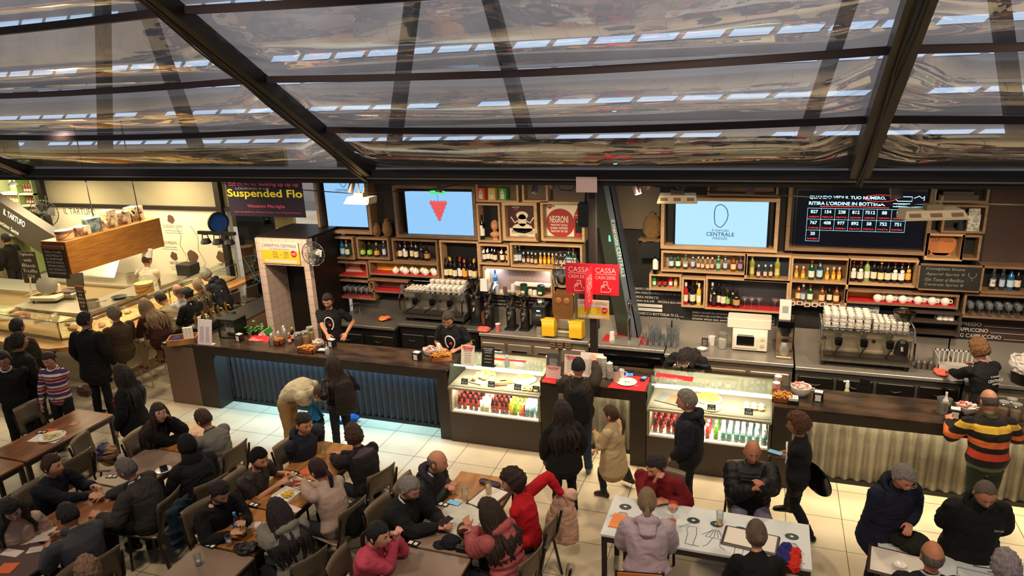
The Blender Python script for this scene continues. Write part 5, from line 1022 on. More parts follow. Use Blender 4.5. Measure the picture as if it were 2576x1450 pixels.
x=bx(1195,10.38)+.02;t=thing('grinder_tower','tall copper-fronted coffee tower with glass lid beside the left machine','coffee grinder',(-4.24,10.42,.952));m=MB();m.bev(-.11,.11,-.05,.2,0,.60,.01);obj('body',m,blackg,t);m=MB();m.prism([(-.10,-.052,.02),(.10,-.052,.02),(.10,-.052,.24),(0,-.052,.34),(-.10,-.052,.24)],(0,-.004,0));obj('front_plate',m,mat('copper','b8744a',.3,.8),t);m=MB();m.prism([(-.11,-.08,.60),(.11,-.08,.60),(.13,.22,.70),(-.13,.22,.70)],(0,0,.01));obj('lid',m,glass('lid_glass',(.7,.85,.95),.35),t);obj('badge',MB().box(-.02,.02,-.053,-.05,.46,.52),mat('blue_badge','2c4ad0',.4,em=.6),t);obj('red_badge',MB().box(-.02,.02,-.054,-.05,.38,.43),red,t)
m=MB();m.bev(-.11,.11,-.11,.09,0,.05,.02);obj('folded_cloth',remesh(m,'folded_cloth',red,.01,2,.01,20),mat('pink_cloth','d86a58',.9),None,False,(-4.24,10.22,.952),'folded salmon cloth at the foot of the copper tower','cloth')
x=bx(1428,10.25)-.06;t=thing('orange_juicer','tall orange juicer with brown domed cover and two yellow peel buckets','juicer',(x,10.30,.952))
m=MB();m.bev(-.17,.17,-.02,.30,.10,.95,.02);m.bev(-.2,.2,-.1,.3,0,.10,.015);obj('body',m,mat('juicer_grey','a09684',.35,.5),t);m=MB();m.prism([(-.14,-.03,.30),(.14,-.03,.30),(.17,-.03,.40),(.17,-.03,.66),(.10,-.03,.78),(-.10,-.03,.78),(-.17,-.03,.66),(-.17,-.03,.40)],(0,-.06,0));obj('front_cover',m,mat('juicer_amber','6a4424',.15,coat=.6),t)
m=MB();m.prism([(-.16,-.02,.68),(.16,-.02,.68),(.16,-.02,.80),(-.16,-.02,.80)],(0,.3,0));obj('yellow_top',m,yellow,t)
for sx in(-.065,.065):m=MB();m.ell((sx,-.095,.60),(.055,.02,.055),14,10);obj('press_drum',m,mat('amber_dark','8a5a30',.3),t,True)
for sx in(-.22,.22):m=MB();m.prism([(sx-.10,-.20,.04),(sx+.10,-.20,.04),(sx+.10,.04,.0),(sx-.10,.04,.0)],(0,0,.27));m.box(sx-.11,sx+.11,-.21,-.195,.29,.32);obj('peel_bucket',m,yellow,t)
m=MB();m.lathe([(.12,.82),(.16,.88),(.18,1.02),(.17,1.03),(.15,.9),(.1,.83)],n=20);obj('feed_hopper',m,chrome,t,True)
m=MB()
for k in range(9):q=2*pi*k/9;m.tube([(.16*cos(q),.1+.16*sin(q),1.02),(.22*cos(q+.5),.1+.22*sin(q+.5),1.16),(.16*cos(q+1),.1+.16*sin(q+1),1.30)],.005,5)
m.tube([(.2*cos(a),.1+.2*sin(a),1.16)for a in[2*pi*i/16 for i in range(16)]],.005,5,closed=True);m.tube([(.16*cos(a),.1+.16*sin(a),1.30)for a in[2*pi*i/16 for i in range(16)]],.005,5,closed=True);obj('wire_basket',m,chrome,t,True)
for i,px in enumerate((1390,1408,1428)):
 t=thing('price_tag','small wooden-framed chalk price tag, %s of three below the juicer'%('left','middle','right')[i],'price tag',(AY(px,868,10.08).x,10.085,.86));obj('frame',MB().box(-.042,.042,0,.01,-.055,.055),tanw,t);obj('slate',MB().box(-.033,.033,-.003,0,-.045,.045),slate,t);m=MB();text(m,('3.5€','2.5€','3.5€')[i],(0,-.004,-.02),X_,Z_,wd=.05);rectf(m,(0,-.004,.02),X_,Z_,.05,.006);obj('lettering',m,chalk,t)
p=AY(1583,855,10.25);t=thing('beer_tap','tall slender chrome beer tap on the drip tray','tap',(p.x,10.25,.952));m=MB();m.lathe([(.05,0),(.03,.02),(.022,.10),(.03,.30),(.026,.46),(.014,.50)],n=16);obj('column',m,chrome,t,True);m=MB();m.tube([(0,0,.42),(0,-.08,.44),(0,-.10,.38)],.012,8);obj('spout',m,chrome,t,True);m=MB();m.lathe([(.01,.50),(.02,.54),(.035,.62),(.02,.68),(0,.69)],n=14);obj('tap_handle',m,chrome,t,True)
t=thing('drip_tray','square steel drip tray on a red mat under the beer tap','tray',(p.x-.05,10.2,.952));obj('mat',MB().box(-.36,.38,-.02,.28,0,.006),red,t);obj('tray',MB().box(-.22,.22,-.14,.16,.006,.03),steel,t)
t=thing('paper_cups','upside-down white paper cup stack left of the beer tap','cup stack',(AY(1541,850,10.25).x,10.22,.952));m=MB();m.lathe([(.045,0),(.036,.15),(0,.15)],n=16);obj('cups',m,paper,t,True);m=MB();m.lathe([(.048,.0),(.048,.01)],n=16);obj('rim',m,paper,t,True)
for i in range(18):
 px,yy=1622+(i%6)*15+(6 if i//6%2 else 0),10.15+.13*(i//6);pp=AY(px,850,yy)
 for lv in range(3):stemglass('tumbler',pp.x,yy,.952+.075*lv,'clear stacked tumbler beside the beer tap','stacked tumblers by the beer tap')if lv==0 or i%3 else None
x=AY(1886,860,10.25).x;t=thing('toaster_oven','cream toaster oven with glass door and two knobs','oven',(x,10.22,.952));m=MB();m.bev(-.24,.24,0,.32,.02,.34,.01);obj('body',m,mat('oven_cream','e8e0cc',.4),t);d=obj('door',MB().box(-.22,.10,-.012,0,.06,.28),mat('oven_cream','e8e0cc',.4),t);obj('window',MB().box(-.18,.06,-.016,-.012,.10,.24),blackg,d);m=MB();m.tube([(-.17,-.03,.262),(.05,-.03,.262)],.006,6);obj('handle',m,chrome,d)
for z_ in(.12,.22):m=MB();m.lathe([(.025,0),(.022,.025),(0,.025)],n=14,M=Matrix.Rotation(pi/2,3,'X'));m.v=[(a+.17,b,c+z_)for a,b,c in m.v];obj('knob',m,mat('oven_knob','cfc6b0',.4),t,True)
t=thing('box','flat cream box lying on top of the toaster oven','box',(x-.02,10.25,.952+.345));m=MB();m.bev(-.30,.30,0,.28,0,.14,.008);obj('box',m,mat('box_cream','e6dfce',.6),t)
def jar(label,x,y,z,r=.06,h=.2,c='e6dcc8',lidc=None,open_=False):
 t=thing('glass_jar',label,'jar',(x,y,z));m=MB();m.lathe([(0,0),(r,0),(r*1.05,.02),(r*1.05,h*.72),(r*.8,h*.86),(r*.85,h*.92)],n=18);obj('glass',m,glass('jar_glass',(.93,.95,.94),.12,haze=.05),t,True)
 m=MB();m.lathe([(0,.006),(r*.93,.006),(r*.95,h*.6),(0,h*.64)],n=14);obj('contents',m,mat('jc'+c,c,.8,bump=.5,bs=60),t,True)
 if not open_:m=MB();m.lathe([(r*.9,h*.92),(r*.92,h),(0,h*1.02)],n=18);obj('lid',m,glass('jar_lid',(.85,.88,.86),.3,haze=.2),t,True);m=MB();m.tube([(r*.95*cos(q),r*.95*sin(q),h*.90)for q in[2*pi*i/14 for i in range(14)]],.003,5,closed=True);obj('wire_clip',m,chrome,t,True)
p=AY(1817,870,10.3);jar('tall glass jar of flour with clip lid left of the toaster oven',p.x,10.3,.952,.065,.24)
p=AY(1790,862,10.35);m=MB();m.lathe([(0,0),(.05,0),(.055,.13),(0,.13)],n=8);obj('flour_bag',m,paper,None,True,(p.x,10.4,.952),'white printed paper tub beside the jar of flour','container')
p=AY(1768,862,10.2);m=MB();m.lathe([(0,0),(.04,0),(.075,.04),(.07,.04),(0,.008)],n=20);obj('bowl',m,whitec,None,True,(p.x,10.12,.952),'low white bowl on the steel counter beside the bending barista','bowl')
t=thing('chalk_tag','little black chalk tag behind the white bowl','tag',(p.x+.02,10.3,.952));obj('card',MB().box(-.045,.045,0,.006,0,.13),slate,t);m=MB();[rectf(m,(0,0,.10-.025*k),X_,Z_,.06,.007)for k in range(4)];obj('lettering',m,chalk,t)
x=AY(1971,900,10.15).x;t=thing('filter_coffee_machine','tall filter coffee machine with steel flask and white box on top','coffee machine',(x,10.15,.952));m=MB();m.bev(-.11,.11,-.10,.22,0,.035,.008);m.bev(-.11,.11,.10,.22,.035,.46,.008);obj('stand',m,mat('fcm_copper','a88c74',.3,.6),t);m=MB();m.bev(-.11,.11,-.10,.22,.46,.56,.01);obj('head',m,blackg,t);m=MB();m.lathe([(.05,.32),(.075,.40),(.075,.455)],n=16);obj('filter_holder',m,black,t,True)
t=thing('thermos_flask','brushed steel flask with black handle standing in the filter machine','flask',(x,10.13,.988));m=MB();m.lathe([(0,0),(.065,0),(.07,.02),(.07,.11),(.045,.19),(.04,.20)],n=18);obj('body',m,steel,t,True);m=MB();m.lathe([(.045,.20),(.048,.225),(0,.235)],n=16);obj('lid',m,black,t,True);m=MB();m.tube([(.045,0,.21),(.11,0,.19),(.11,0,.08),(.07,0,.06)],.010,8);obj('handle',m,black,t,True)
t=thing('box','white paper box standing on the filter coffee machine','box',(x-.02,10.18,.952+.562));obj('box',MB().box(-.075,.075,-.06,.06,0,.26),paper,t);obj('print',MB().box(-.04,.04,-.062,-.06,.10,.2),mat('print_grey','9aa09a',.7),t)
for i,px in enumerate((2310,2325,2341)):
 p=AY(px,925,10.1);m=MB();m.lathe([(0,0),(.035,0),(.04,.10),(.03,.11),(0,.14)],n=14);obj('metal_pot',m,steeld,None,True,(p.x,10.12,.952),'small dark metal pot, %s of three right of the large grinder'%ORD[i],'pot')
p=AY(2422,935,10.15);t=thing('plastic_crate','white plastic dish crate in front of the curly barista','crate',(p.x-.02,10.2,.953));m=MB();m.box(-.3,.3,-.18,.2,0,.02)
for q in range(-5,6):m.box(q*.055-.008,q*.055+.008,.185,.2,.02,.2)
m.box(-.3,.3,.185,.2,.18,.2);m.box(-.3,-.29,-.18,.2,.02,.2);m.box(.29,.3,-.18,.2,.02,.2);m.box(-.3,.3,-.18,-.17,.02,.12);obj('basket',m,mat('crate_white','c9c6c0',.5),t)
m=MB();m.ell((0,0,.03),(.09,.13,.03),14,8);obj('cleaning_cloth',remesh(m,'cc',red,.01,1,.02,12),mat('pink_cloth','d86a58',.9),None,False,(p.x-.28,10.0,.953),'crumpled red cloth beside the white dish crate','cloth')
m=MB();m.ell((0,0,.04),(.10,.07,.035),14,8);m.ell((.07,.03,.05),(.06,.05,.03),12,8);p=AY(990,800,10.2)
obj('cleaning_cloth',remesh(m,'cc',red,.01,1,.02,14),mat('cloth_redyel','c83428',.9,c2='d8a048',ns=5),None,False,(AY(962,815,10.25).x,10.3,.952),'red cloth lying by the sink under the tequila crates','cloth')
t=thing('sink_tap','thin chrome sink tap behind the moustached barista','tap',(AY(907,800,10.5).x,10.5,.952));m=MB();m.tube([(0,0,0),(0,0,.22),(-.04,-.08,.24),(-.08,-.16,.20)],.010,8);obj('pipe',m,chrome,t,True);m=MB();m.tube([(.0,0,.1),(.05,-.02,.12)],.007,6);obj('lever',m,chrome,t,True)
t=thing('waste_bin','black round bin with a white liner folded over its rim at the far right','bin',(AY(2560,920,10.0).x+.1,9.95,.953));m=MB();m.lathe([(0,0),(.16,0),(.19,.3),(.18,.3),(.15,.02)],n=22);obj('body',m,black,t,True);m=MB();m.lathe([(.185,.16),(.21,.24),(.195,.33),(.17,.30),(.15,.2)],n=22);obj('liner',remesh(m,'liner',paper,.01,1,.02,14),paper,t)
# things standing on the counters
def menu_stand(label,px,py,wpx,hpx,z,head=None,lines=6,bg='d8c8c0',hc='c8283a',fg='7a6a64',dark=False,px2=None,title=None):
 p=AZ(px,py,z);d=1/FPX*(p-CP).dot(CF);w_,h_=wpx*d,hpx*d*1.04;t=thing('menu_stand',label,'menu',(p.x,p.y,z));up=V((0,.22,.975));O=V((0,0,0))
 m=MB();m.prism([(-w_/2,0,0),(w_/2,0,0),V((w_/2,0,0))+up*h_,V((-w_/2,0,0))+up*h_],(0,.004,0));m.box(-w_/2,w_/2,0,.09,0,.003);obj('board',m,mat('menu_'+bg,bg,.6),t)
 m=MB();r_=random.Random(px)
 for k in range(lines):
  zz=h_*(.70-.62*k/lines)
  for q in((-.2,.2)if wpx>40 else(0,)):rectf(m,up*zz+X_*(q*w_),X_,up,w_*(.30 if wpx>40 else.66)*r_.uniform(.7,1),h_*.022,eps=.001)
 m.v=m.v
 obj('text_lines',m,mat('mtx'+fg,fg,.7),t)
 if title:
  m=MB();n=len(title);[rectf(m,up*h_*(.90-.10*i),X_,up,w_*(.86-.2*i),h_*.11,eps=.0005)for i in range(n)]if not dark else None
  if m.v:obj('title_patch',m,mat('mt'+hc,hc,.6),t)
  m=MB();[text(m,s_,up*h_*(.90-.10*i),X_,up,wd=w_*(.76-.2*i),ht=h_*.06,off=.01,eps=.0025)for i,s_ in enumerate(title)];obj('title',m,chalk if dark else paper,t)
 return t
menu_stand('tall pale menu board with columns of small text on the left end of the bar',515,868,44,62,1.08,lines=14,bg='d9cdd2',fg='a89aa4')
menu_stand('cream menu card with red rounded title, left on the left display case',1176,921,36,50,1.16,bg='e6dccc',title=['IL LATTE DI','CORNO'],lines=7)
menu_stand('black specialty coffee card with white lettering on the left display case',1227,924,34,50,1.16,bg='15130f',fg='cfc8bc',title=['MONO & BLEND','COFFEE'],dark=True,lines=4)
menu_stand('grey and white menu card with scalloped edge, left of the man in the cap',1391,935,36,44,1.08,bg='3f3d3c',fg='b8b2aa',lines=9)
menu_stand('small pink card with a red title below the grey menu card',1391,953,38,30,1.08,bg='e2c2ba',title=['LAMPREDOTTO','CREPES'],lines=1)
menu_stand('pale menu card with a red rounded title just behind the man in the cap',1440,945,44,50,1.08,bg='e6d8cc',title=['IL LATTE DI','CORNO'],lines=7)
menu_stand('wide pale two-column menu board touched by the man in the cap',1487,950,58,60,1.08,bg='e2d4cc',fg='b0a29a',lines=13)
def placemat(label,pts,z,txt):
 q=[AZ(a,b,z)for a,b in pts];c=sum(q,V())/4;t=thing('paper_mat',label,'mat',(c.x,c.y,z));m=MB();m.prism([p-c for p in q],(0,0,.003));obj('sheet',m,red,t)
 m=MB();text(m,txt,V((-.02,-.06,.003)),X_,V((0,1,0)),wd=(q[1]-q[0]).length*.6,off=.01,eps=.001);obj('lettering',m,mat('mat_pink','e89a98',.7),t)
placemat('red paper mat under the menu cards at the left of the cash desk',((1362,962),(1398,967),(1400,948),(1372,944)),1.082,'MartiBar');placemat('red paper mat with white script under the white plate on the cash desk',((1528,976),(1622,986),(1636,950),(1556,944)),1.082,'MartiBar');placemat('red paper mat on the left end of the right display case',((1648,948),(1742,961),(1745,950),(1652,938)),1.16,'MartiBar')
p=AZ(1577,963,1.086);t=thing('plate','white round change plate on the red mat of the cash desk','plate',p);m=MB();m.lathe([(0,0),(.09,0),(.13,.014),(.125,.016),(0,.006)],n=30);obj('dish',m,whitec,t,True);m=MB();m.ell((-.015,0,.012),.010,10,6);m.ell((.02,0,.012),.008,10,6);obj('coins',m,mat('coin','8a7a5a',.3,.8),t,True)
p=AZ(1583,944,1.082);t=thing('card_terminal','black card reader with glowing blue display on the cash desk','card reader',p,.2);m=MB();m.prism([(-.06,-.04,0),(.06,-.04,0),(.06,.05,.0),(-.06,.05,0)],(0,0,.05));obj('body',m,black,t);obj('display',MB().box(-.05,.05,-.043,-.04,.008,.044),mat('screen_blue',(.08,.3,1),em=1.5),t)
p=AZ(1619,955,1.086);t=thing('phone','small black payment phone lying upright on the red mat','phone',p,-.2);obj('body',MB().bev(-.035,.035,-.07,.07,0,.018,.004),black,t);obj('display',MB().box(-.03,.03,-.02,.06,.018,.0185),mat('phone_screen',(.45,.6,.9),em=.8),t)
def shaker(label,px,py,z,c='d8d0bc',h=.16,r=.035):p=AZ(px,py,z);t=thing('sugar_shaker',label,'shaker',p);m=MB();m.lathe([(0,0),(r,0),(r,h*.75)],n=14);obj('jar',m,mat('sh'+c,c,.5),t,True);m=MB();m.lathe([(r*1.05,h*.75),(r*1.05,h*.85),(r*.6,h),(0,h)],n=14);obj('lid',m,chrome,t,True)
shaker('tall paper cup stack with printed pattern on the cash desk',1550,962,1.082,'d0b8a0',.22,.04);p=AZ(1562,952,1.082);m=MB();m.lathe([(0,0),(.04,0),(.045,.12),(.04,.12),(.036,.01)],n=16);m.tube([(.04,0,.1),(.08,0,.09),(.08,0,.04),(.04,0,.03)],.007,6);obj('pitcher',m,whitec,None,True,p,'small white jug beside the printed cup stack','jug')
for i,(px,py)in enumerate(((1508,948),(1519,950),(1534,953))):
 p=AZ(px,py,1.082);m=MB();n=14 if i<2 else 11;[m.lathe([(.030,.02*k),(.040,.02*k+.016),(.040,.02*k+.02),(.030,.02*k+.019)],n=16)for k in range(n)];m.lathe([(.032,.02*n),(0,.02*n+.03)],n=14);obj('cup_stack',m,mat('cup_white','ddd8cc',.5),None,True,p,'tall stack of white lids, %s of three right of the wide menu board'%ORD[i],'cup stack')
def napkins(label,px,py,z,c='1a1814'):p=AZ(px,py,z);t=thing('napkin_holder',label,'napkin holder',p,-.15);m=MB();m.box(-.055,.055,-.045,-.04,0,.11);m.box(-.055,.055,.04,.045,0,.11);m.box(-.055,-.05,-.045,.045,0,.11);m.box(.05,.055,-.045,.045,0,.11);m.box(-.055,.055,-.045,.045,0,.006);obj('holder',m,mat('nh'+c,c,.4),t);obj('napkins',MB().box(-.045,.045,-.035,.035,.006,.12),paper,t);obj('front_print',MB().prism([(-.035,-.047,.01),(.035,-.047,.01),(.03,-.047,.05),(.035,-.047,.09),(-.035,-.047,.09),(-.03,-.047,.05)],(0,.001,0)),paper,t)
def candybowl(label,px,py,z,r=.10):
 p=AZ(px,py,z);t=thing('sachet_bowl',label,'bowl',p);m=MB();m.lathe([(0,0),(r*.55,0),(r*.95,r*.5),(r,r*.95),(r*.94,r*.95),(r*.85,r*.5),(0,.01)],n=26);m.tube([(r,0,r*.8),(r*1.25,0,r*.85),(r*1.2,0,r*.6),(r*.95,0,r*.55)],.007,6);obj('bowl',m,whitec,t,True)
 rr=random.Random(px);m=MB();m2=MB()
 for i in range(46):
  a,q=rr.uniform(0,6.28),rr.uniform(0,r*.85);Mx=Matrix.Translation(V((q*cos(a),q*sin(a),r*.95+rr.uniform(0,.05)*(1-q/r))))@Matrix.Rotation(rr.uniform(0,3),4,'Z')@Matrix.Rotation(rr.uniform(-.7,.7),4,'X');(m if i%3 else m2).box(-.035,.035,-.008,.008,-.002,.002,M=Mx)
 o=obj('sachets',m,mat('sachet_white','e4d2c8',.6),t,kind='stuff');obj('red_sachets',m2,mat('sachet_red','c04a4a',.6),t,kind='stuff')
def cookiebox(label,px,py,z,rz=0,w_=.30,d_=.17):
 p=AZ(px,py,z);t=thing('wooden_box',label,'box',p,rz);m=MB();m.box(-w_/2,w_/2,-d_/2,-d_/2+.01,0,.06);m.box(-w_/2,w_/2,d_/2-.01,d_/2,0,.09);m.box(-w_/2,-w_/2+.01,-d_/2,d_/2,0,.08);m.box(w_/2-.01,w_/2,-d_/2,d_/2,0,.08);m.box(-w_/2,w_/2,-d_/2,d_/2,0,.008);obj('tray',m,mat('box_cedar','8a4a26',.55),t)
 rr=random.Random(px+3);m=MB()
 for i in range(60):Mx=Matrix.Translation(V((rr.uniform(-w_*.42,w_*.42),rr.uniform(-d_*.38,d_*.38),.05+rr.uniform(0,.05))))@Matrix.Rotation(rr.uniform(0,3),4,'Z')@Matrix.Rotation(rr.uniform(-.5,.5),4,'X');m.bev(-.04,.04,-.009,.009,-.004,.004,.002,M=Mx)
 obj('sachets',m,mat('sugar_sticks','c48a3c',.7,c2='a86c28',ns=30),t,kind='stuff')
candybowl('white bowl heaped with red and white sachets at the right end of the left bar',1082,893,1.08);cookiebox('wooden box of brown sugar sticks beside the left display case',1110,905,1.08,.5);napkins('black napkin holder with white front beside the sachet bowl on the left bar',1050,905,1.08);napkins('black napkin holder on the left end of the left bar',604,858,1.08);napkins('black napkin holder at the middle of the left bar',836,872,1.08)
candybowl('white dish with tilted red and white sachets at the middle of the left bar',801,872,1.08,.085);cookiebox('wooden box of golden snacks at the middle of the left bar',776,886,1.08,0,.26,.15);cookiebox('small wooden box of red sweets left of the glass jars',697,865,1.08,0,.20,.13)
t=thing('black_tray','small black tray of white tablets beside the golden snack box','tray',AZ(812,886,1.08),.15);obj('tray',MB().box(-.08,.08,-.06,.06,0,.03),black,t);m=MB();[m.ell((-.05+.025*(i%5),-.03+.03*(i//5),.038),(.014,.014,.010),8,6)for i in range(15)];obj('tablets',m,paper,t,True,kind='stuff')
for i,(px,py,c,h,nm)in enumerate(((752,868,'6a3a22',.20,'brown biscuits, left'),(770,864,'c98a3c',.20,'ring pretzels, middle'),(783,856,'d0a050',.22,'yellow snacks, back'))):q=AZ(px,py,1.08);jar('clip-lid glass jar of %s of the jar group'%nm,q.x,q.y,1.08,.06,h,c)
for i,(px,py)in enumerate(((686,868),(703,862),(719,856),(716,848))):q=AZ(px,py,1.08);m=MB();m.lathe([(0,0),(.035,0),(.042,.12),(.034,.14),(.03,.17),(.012,.19),(0,.2)],n=16);obj('cocktail_shaker',m,steel,None,True,q,'steel cocktail shaker, %s of four left of the jars'%ORD[i],'shaker')
q=AZ(727,862,1.10);bottle('R',q.x,q.y+.02,1.08+.0,'small red bitters bottle in the group left of the jars',None,.17);q=AZ(738,856,1.08);bottle('M',q.x,q.y,1.08,'small white-label bottle with yellow cap left of the jars',None,.21)
q=AZ(824,892,1.08);m=MB();m.lathe([(0,0),(.032,0),(.034,.09),(.028,.11),(.012,.125),(.010,.16),(0,.165)],n=14);obj('soap_bottle',m,glass('soap',(.8,.9,.95),.2,haze=.35),None,True,q,'clear dispenser bottle behind the long-haired woman','bottle')
for i,px in enumerate((852,860)):q=AZ(px,866+i*3,1.0);m=MB();m.lathe([(0,0),(.035,0),(.028,.16),(0,.16)],n=14);obj('cup_stack',m,paper,None,True,(q.x,8.97,.832),'white cup stack, %s behind the black napkin holder'%('left one' if i==0 else 'right one'),'cup stack')
q=AZ(1100,870,1.0);m=MB();m.lathe([(.035,0),(.032,.30),(.028,.33),(0,.33)],n=16);obj('cup_stack',m,mat('cup_white','ddd8cc',.5),None,True,(AY(1103,870,9.02).x,9.02,.832),'tall stack of white cups in front of the barista in glasses','cup stack');
for i,(px,c)in enumerate(((1125,'c8685c'),(1133,'c05a50'))):m=MB();m.lathe([(0,0),(.03,0),(.04,.15),(.036,.15),(0,.14)],n=16);o=obj('paper_cup',m,mat('pc'+c,c,.6),None,True,(AY(px,880,9.0).x,8.95+.09*i,1.0-.168+.0),'salmon paper cup stack, %s in front of the barista in glasses'%('front' if i==0 else 'back'),'paper cup');m=MB();m.lathe([(.042,.15),(.042,.16),(0,.165)],n=16);obj('lid',m,paper,o,True)
p=AY(1255,835,10.25);m=MB();m.lathe([(0,0),(.03,0),(.042,.13),(.038,.13),(0,.12)],n=16);o=obj('paper_cup',m,mat('pc_c8685c','d8786a',.6),None,True,(p.x,10.22,.952),'salmon paper cup on the steel counter between the grinders','paper cup');m=MB();m.lathe([(.043,.13),(.043,.14),(.0,.142)],n=16);obj('lid',m,paper,o,True)
q=AZ(1276,922,1.16);t=thing('spray_bottle','small clear dispenser bottle on top of the left display case','bottle',q);m=MB();m.lathe([(0,0),(.035,0),(.036,.08),(.014,.11),(.014,.13)],n=14);obj('body',m,glass('soap',(1,1,1),.2),t,True);m=MB();m.lathe([(.017,.13),(.017,.15),(.006,.155),(.006,.17),(0,.17)],n=10);obj('pump',m,paper,t,True)
t=thing('receipt','white paper slip lying on top of the left display case','paper',AZ(1302,912,1.16),.7);obj('sheet',MB().box(-.05,.05,-.1,.1,0,.002),paper,t)
m=MB();m.box(-.2,.35,-.03,.03,0,.004);obj('red_strip',m,red,None,False,AZ(1262,905,1.16),'narrow red paper strip behind the dispenser on the left case','mat')
q=AZ(1350,900,1.16)
candybowl('white bowl heaped with red and white sachets, left on the right bar',2014,993,1.08,.12);cookiebox('wooden box of sugar sticks at the left end of the right bar',1967,1008,1.08,0,.22,.16);napkins('black napkin holder with white printed front right of the sachet bowl',2058,1008,1.08)
t=thing('black_tray','black tray of tiny white cups beside the sugar stick box','tray',AZ(1995,1014,1.08));obj('tray',MB().box(-.06,.06,-.07,.07,0,.05),black,t);m=MB();[m.lathe([(.0,.05),(.012,.05),(.014,.08),(0,.08)],(-.04+.02*(i%5),-.05+.028*(i//5),0),8)for i in range(20)];obj('sachet_rows',m,paper,t,kind='stuff')
for i,(px,py)in enumerate(((1951,985),(1956,968))):m=MB();m.lathe([(0,0),(.032,0),(.042,.17),(.038,.17),(0,.16)],n=16);o=obj('paper_cup',m,mat('cup_redwhite','c8443e',.6,c2='e0c8b8',ns=14),None,True,AZ(px,py+12,1.08),'red patterned paper cup stack, %s behind the sugar box'%('front' if i==0 else 'back'),'paper cup');m=MB();m.lathe([(.044,.17),(.044,.18),(0,.183)],n=16);obj('rim',m,paper,o,True)
p=AY(2129,1000,9.0);t=thing('spray_bottle','spray bottle of pale green liquid with white trigger behind the right bar','bottle',(p.x,9.0,.832));m=MB();m.lathe([(0,0),(.045,0),(.05,.10),(.03,.19),(.018,.23)],n=16);obj('body',m,mat('green_liquid','b8d070',.3),t,True);m=MB();m.lathe([(.02,.23),(.024,.27),(.016,.33),(0,.34)],n=12);m.tube([(0,0,.32),(-.05,-.01,.32)],.012,6);obj('trigger',m,paper,t,True)
p=AY(2170,990,9.02);m=MB();m.box(-.06,.06,-.05,-.045,0,.28);m.box(-.06,-.055,-.05,.05,0,.28);m.box(.055,.06,-.05,.05,0,.28);m.box(-.06,.06,.045,.05,0,.34);obj('black_box',m,black,None,False,(p.x,9.02,.832),'tall open black holder behind the right bar','box',rz=-.4)
m=MB();m.ell((0,0,.015),(.07,.05,.015),12,6);obj('glove',remesh(m,'glove',red,.008,1,.012,20),mat('turquoise','38a8a8',.6),None,False,(AY(2096,1005,8.97).x,8.97,.832),'crumpled turquoise glove on the service shelf','glove')
m=MB();m.ell((0,0,.015),(.12,.06,.018),14,6);obj('dish_cloth',remesh(m,'dc',red,.009,1,.015,16),mat('pale_cloth','d8d4c4',.9),None,False,(AY(2290,1030,8.97).x,8.98,.832),'pale dish cloth spread on the service shelf','cloth');m=MB();m.ell((0,0,.02),(.09,.05,.02),14,6);obj('cleaning_cloth',remesh(m,'dc',red,.009,1,.015,16),mat('pink_cloth','d86a58',.9),None,False,(AY(2235,1015,8.97).x,8.98,.832),'pinkish red cloth on the shelf behind the right bar','cloth')
q=AZ(2372,1040,1.08);t=thing('jug','large clear jug holding sauce bottle and tongs at the right of the bar','jug',q);m=MB();m.lathe([(0,0),(.07,0),(.075,.17),(.08,.18),(.072,.17),(.066,.01)],n=20);obj('body',m,glass('drink_glass',(1,1,1)),t,True);m=MB();m.lathe([(0,.01),(.03,.01),(.03,.16),(.012,.2),(.012,.26),(0,.26)],(.01,0,0),12);obj('spray_head',m,paper,t,True);m=MB();m.box(-.035,.025,-.03,-.02,.04,.14);obj('label',m,mat('lb_tan','c8a070',.6),t)
napkins('black napkin holder beside the striped sweater at the right bar',2401,1052,1.08);candybowl('white bowl of red and white sachets beside the striped sweater',2428,1040,1.08,.10)
for i,(px,py)in enumerate(((2520,1052),(2540,1045),(2552,1058))):q=AZ(px,py,1.08);jar('clip-lid glass jar, %s of three right of the striped sweater'%ORD[i],q.x,q.y,1.08,.055,.2,'a88a60')
for i in range(6):m=MB();m.lathe([(0,0),(.03,0),(.037,.12),(.034,.12),(0,.01)],n=14);obj('plastic_cup',m,glass('plastic_cup',(.9,.9,.88),.15,haze=.35),None,True,(AY(2402+i*8,1015,8.98).x,8.94+.06*(i%2),.832),'frosted plastic cup in the row behind the right bar','cup','frosted cups behind the right bar')
t=thing('wooden_crate','open wooden crate with cups and a blue cloth at the left end of the bar','crate',AZ(462,862,1.05),.55);m=MB();W_,D_=.22,.15
for a in((-W_,W_,-D_,-D_+.015),(-W_,W_,D_-.015,D_),(-W_,-W_+.015,-D_,D_),(W_-.015,W_,-D_,D_)):m.box(*a,0,.10)
m.box(-W_,W_,-D_,D_,0,.01);obj('box',m,tanw,t);m=MB();m.ell((-.08,-.04,.08),(.07,.05,.03),12,8);obj('blue_cloth',remesh(m,'b',red,.009,1,.01,18),mat('blue_cloth','24348a',.9),t)
for i,dx in enumerate((.02,.07,.12)):m=MB();m.lathe([(.032,.01),(.028,.22),(0,.22)],(dx,.08,0),14);obj('cup_stack',m,mat('cup_white','ddd8cc',.5),t,True)
q=AZ(575,852,1.08);t=thing('bottle_cooler','black-framed glass bottle cooler on the left end of the bar','cooler',(q.x,q.y-.0,1.08));m=MB();[m.box(a-.01,a+.01,b-.01,b+.01,0,.30)for a in(-.16,.16)for b in(0,.26)];m.box(-.17,.17,-.01,.27,.30,.32);m.box(-.17,.17,-.01,.27,0,.02);obj('frame',m,black,t);m=MB();m.box(-.16,.16,-.006,-.002,.02,.30);obj('front_glass',m,clear,t);m=MB();m.box(.152,.16,0,.26,.02,.30);m.box(-.16,.16,.25,.26,.02,.3);obj('side_panel',m,black,t)
for i in range(3):bottle('W',q.x-.09+.09*i,q.y+.13,1.101,'dark wine bottle, %s of three inside the glass cooler'%ORD[i],'bottles in the cooler',.27)
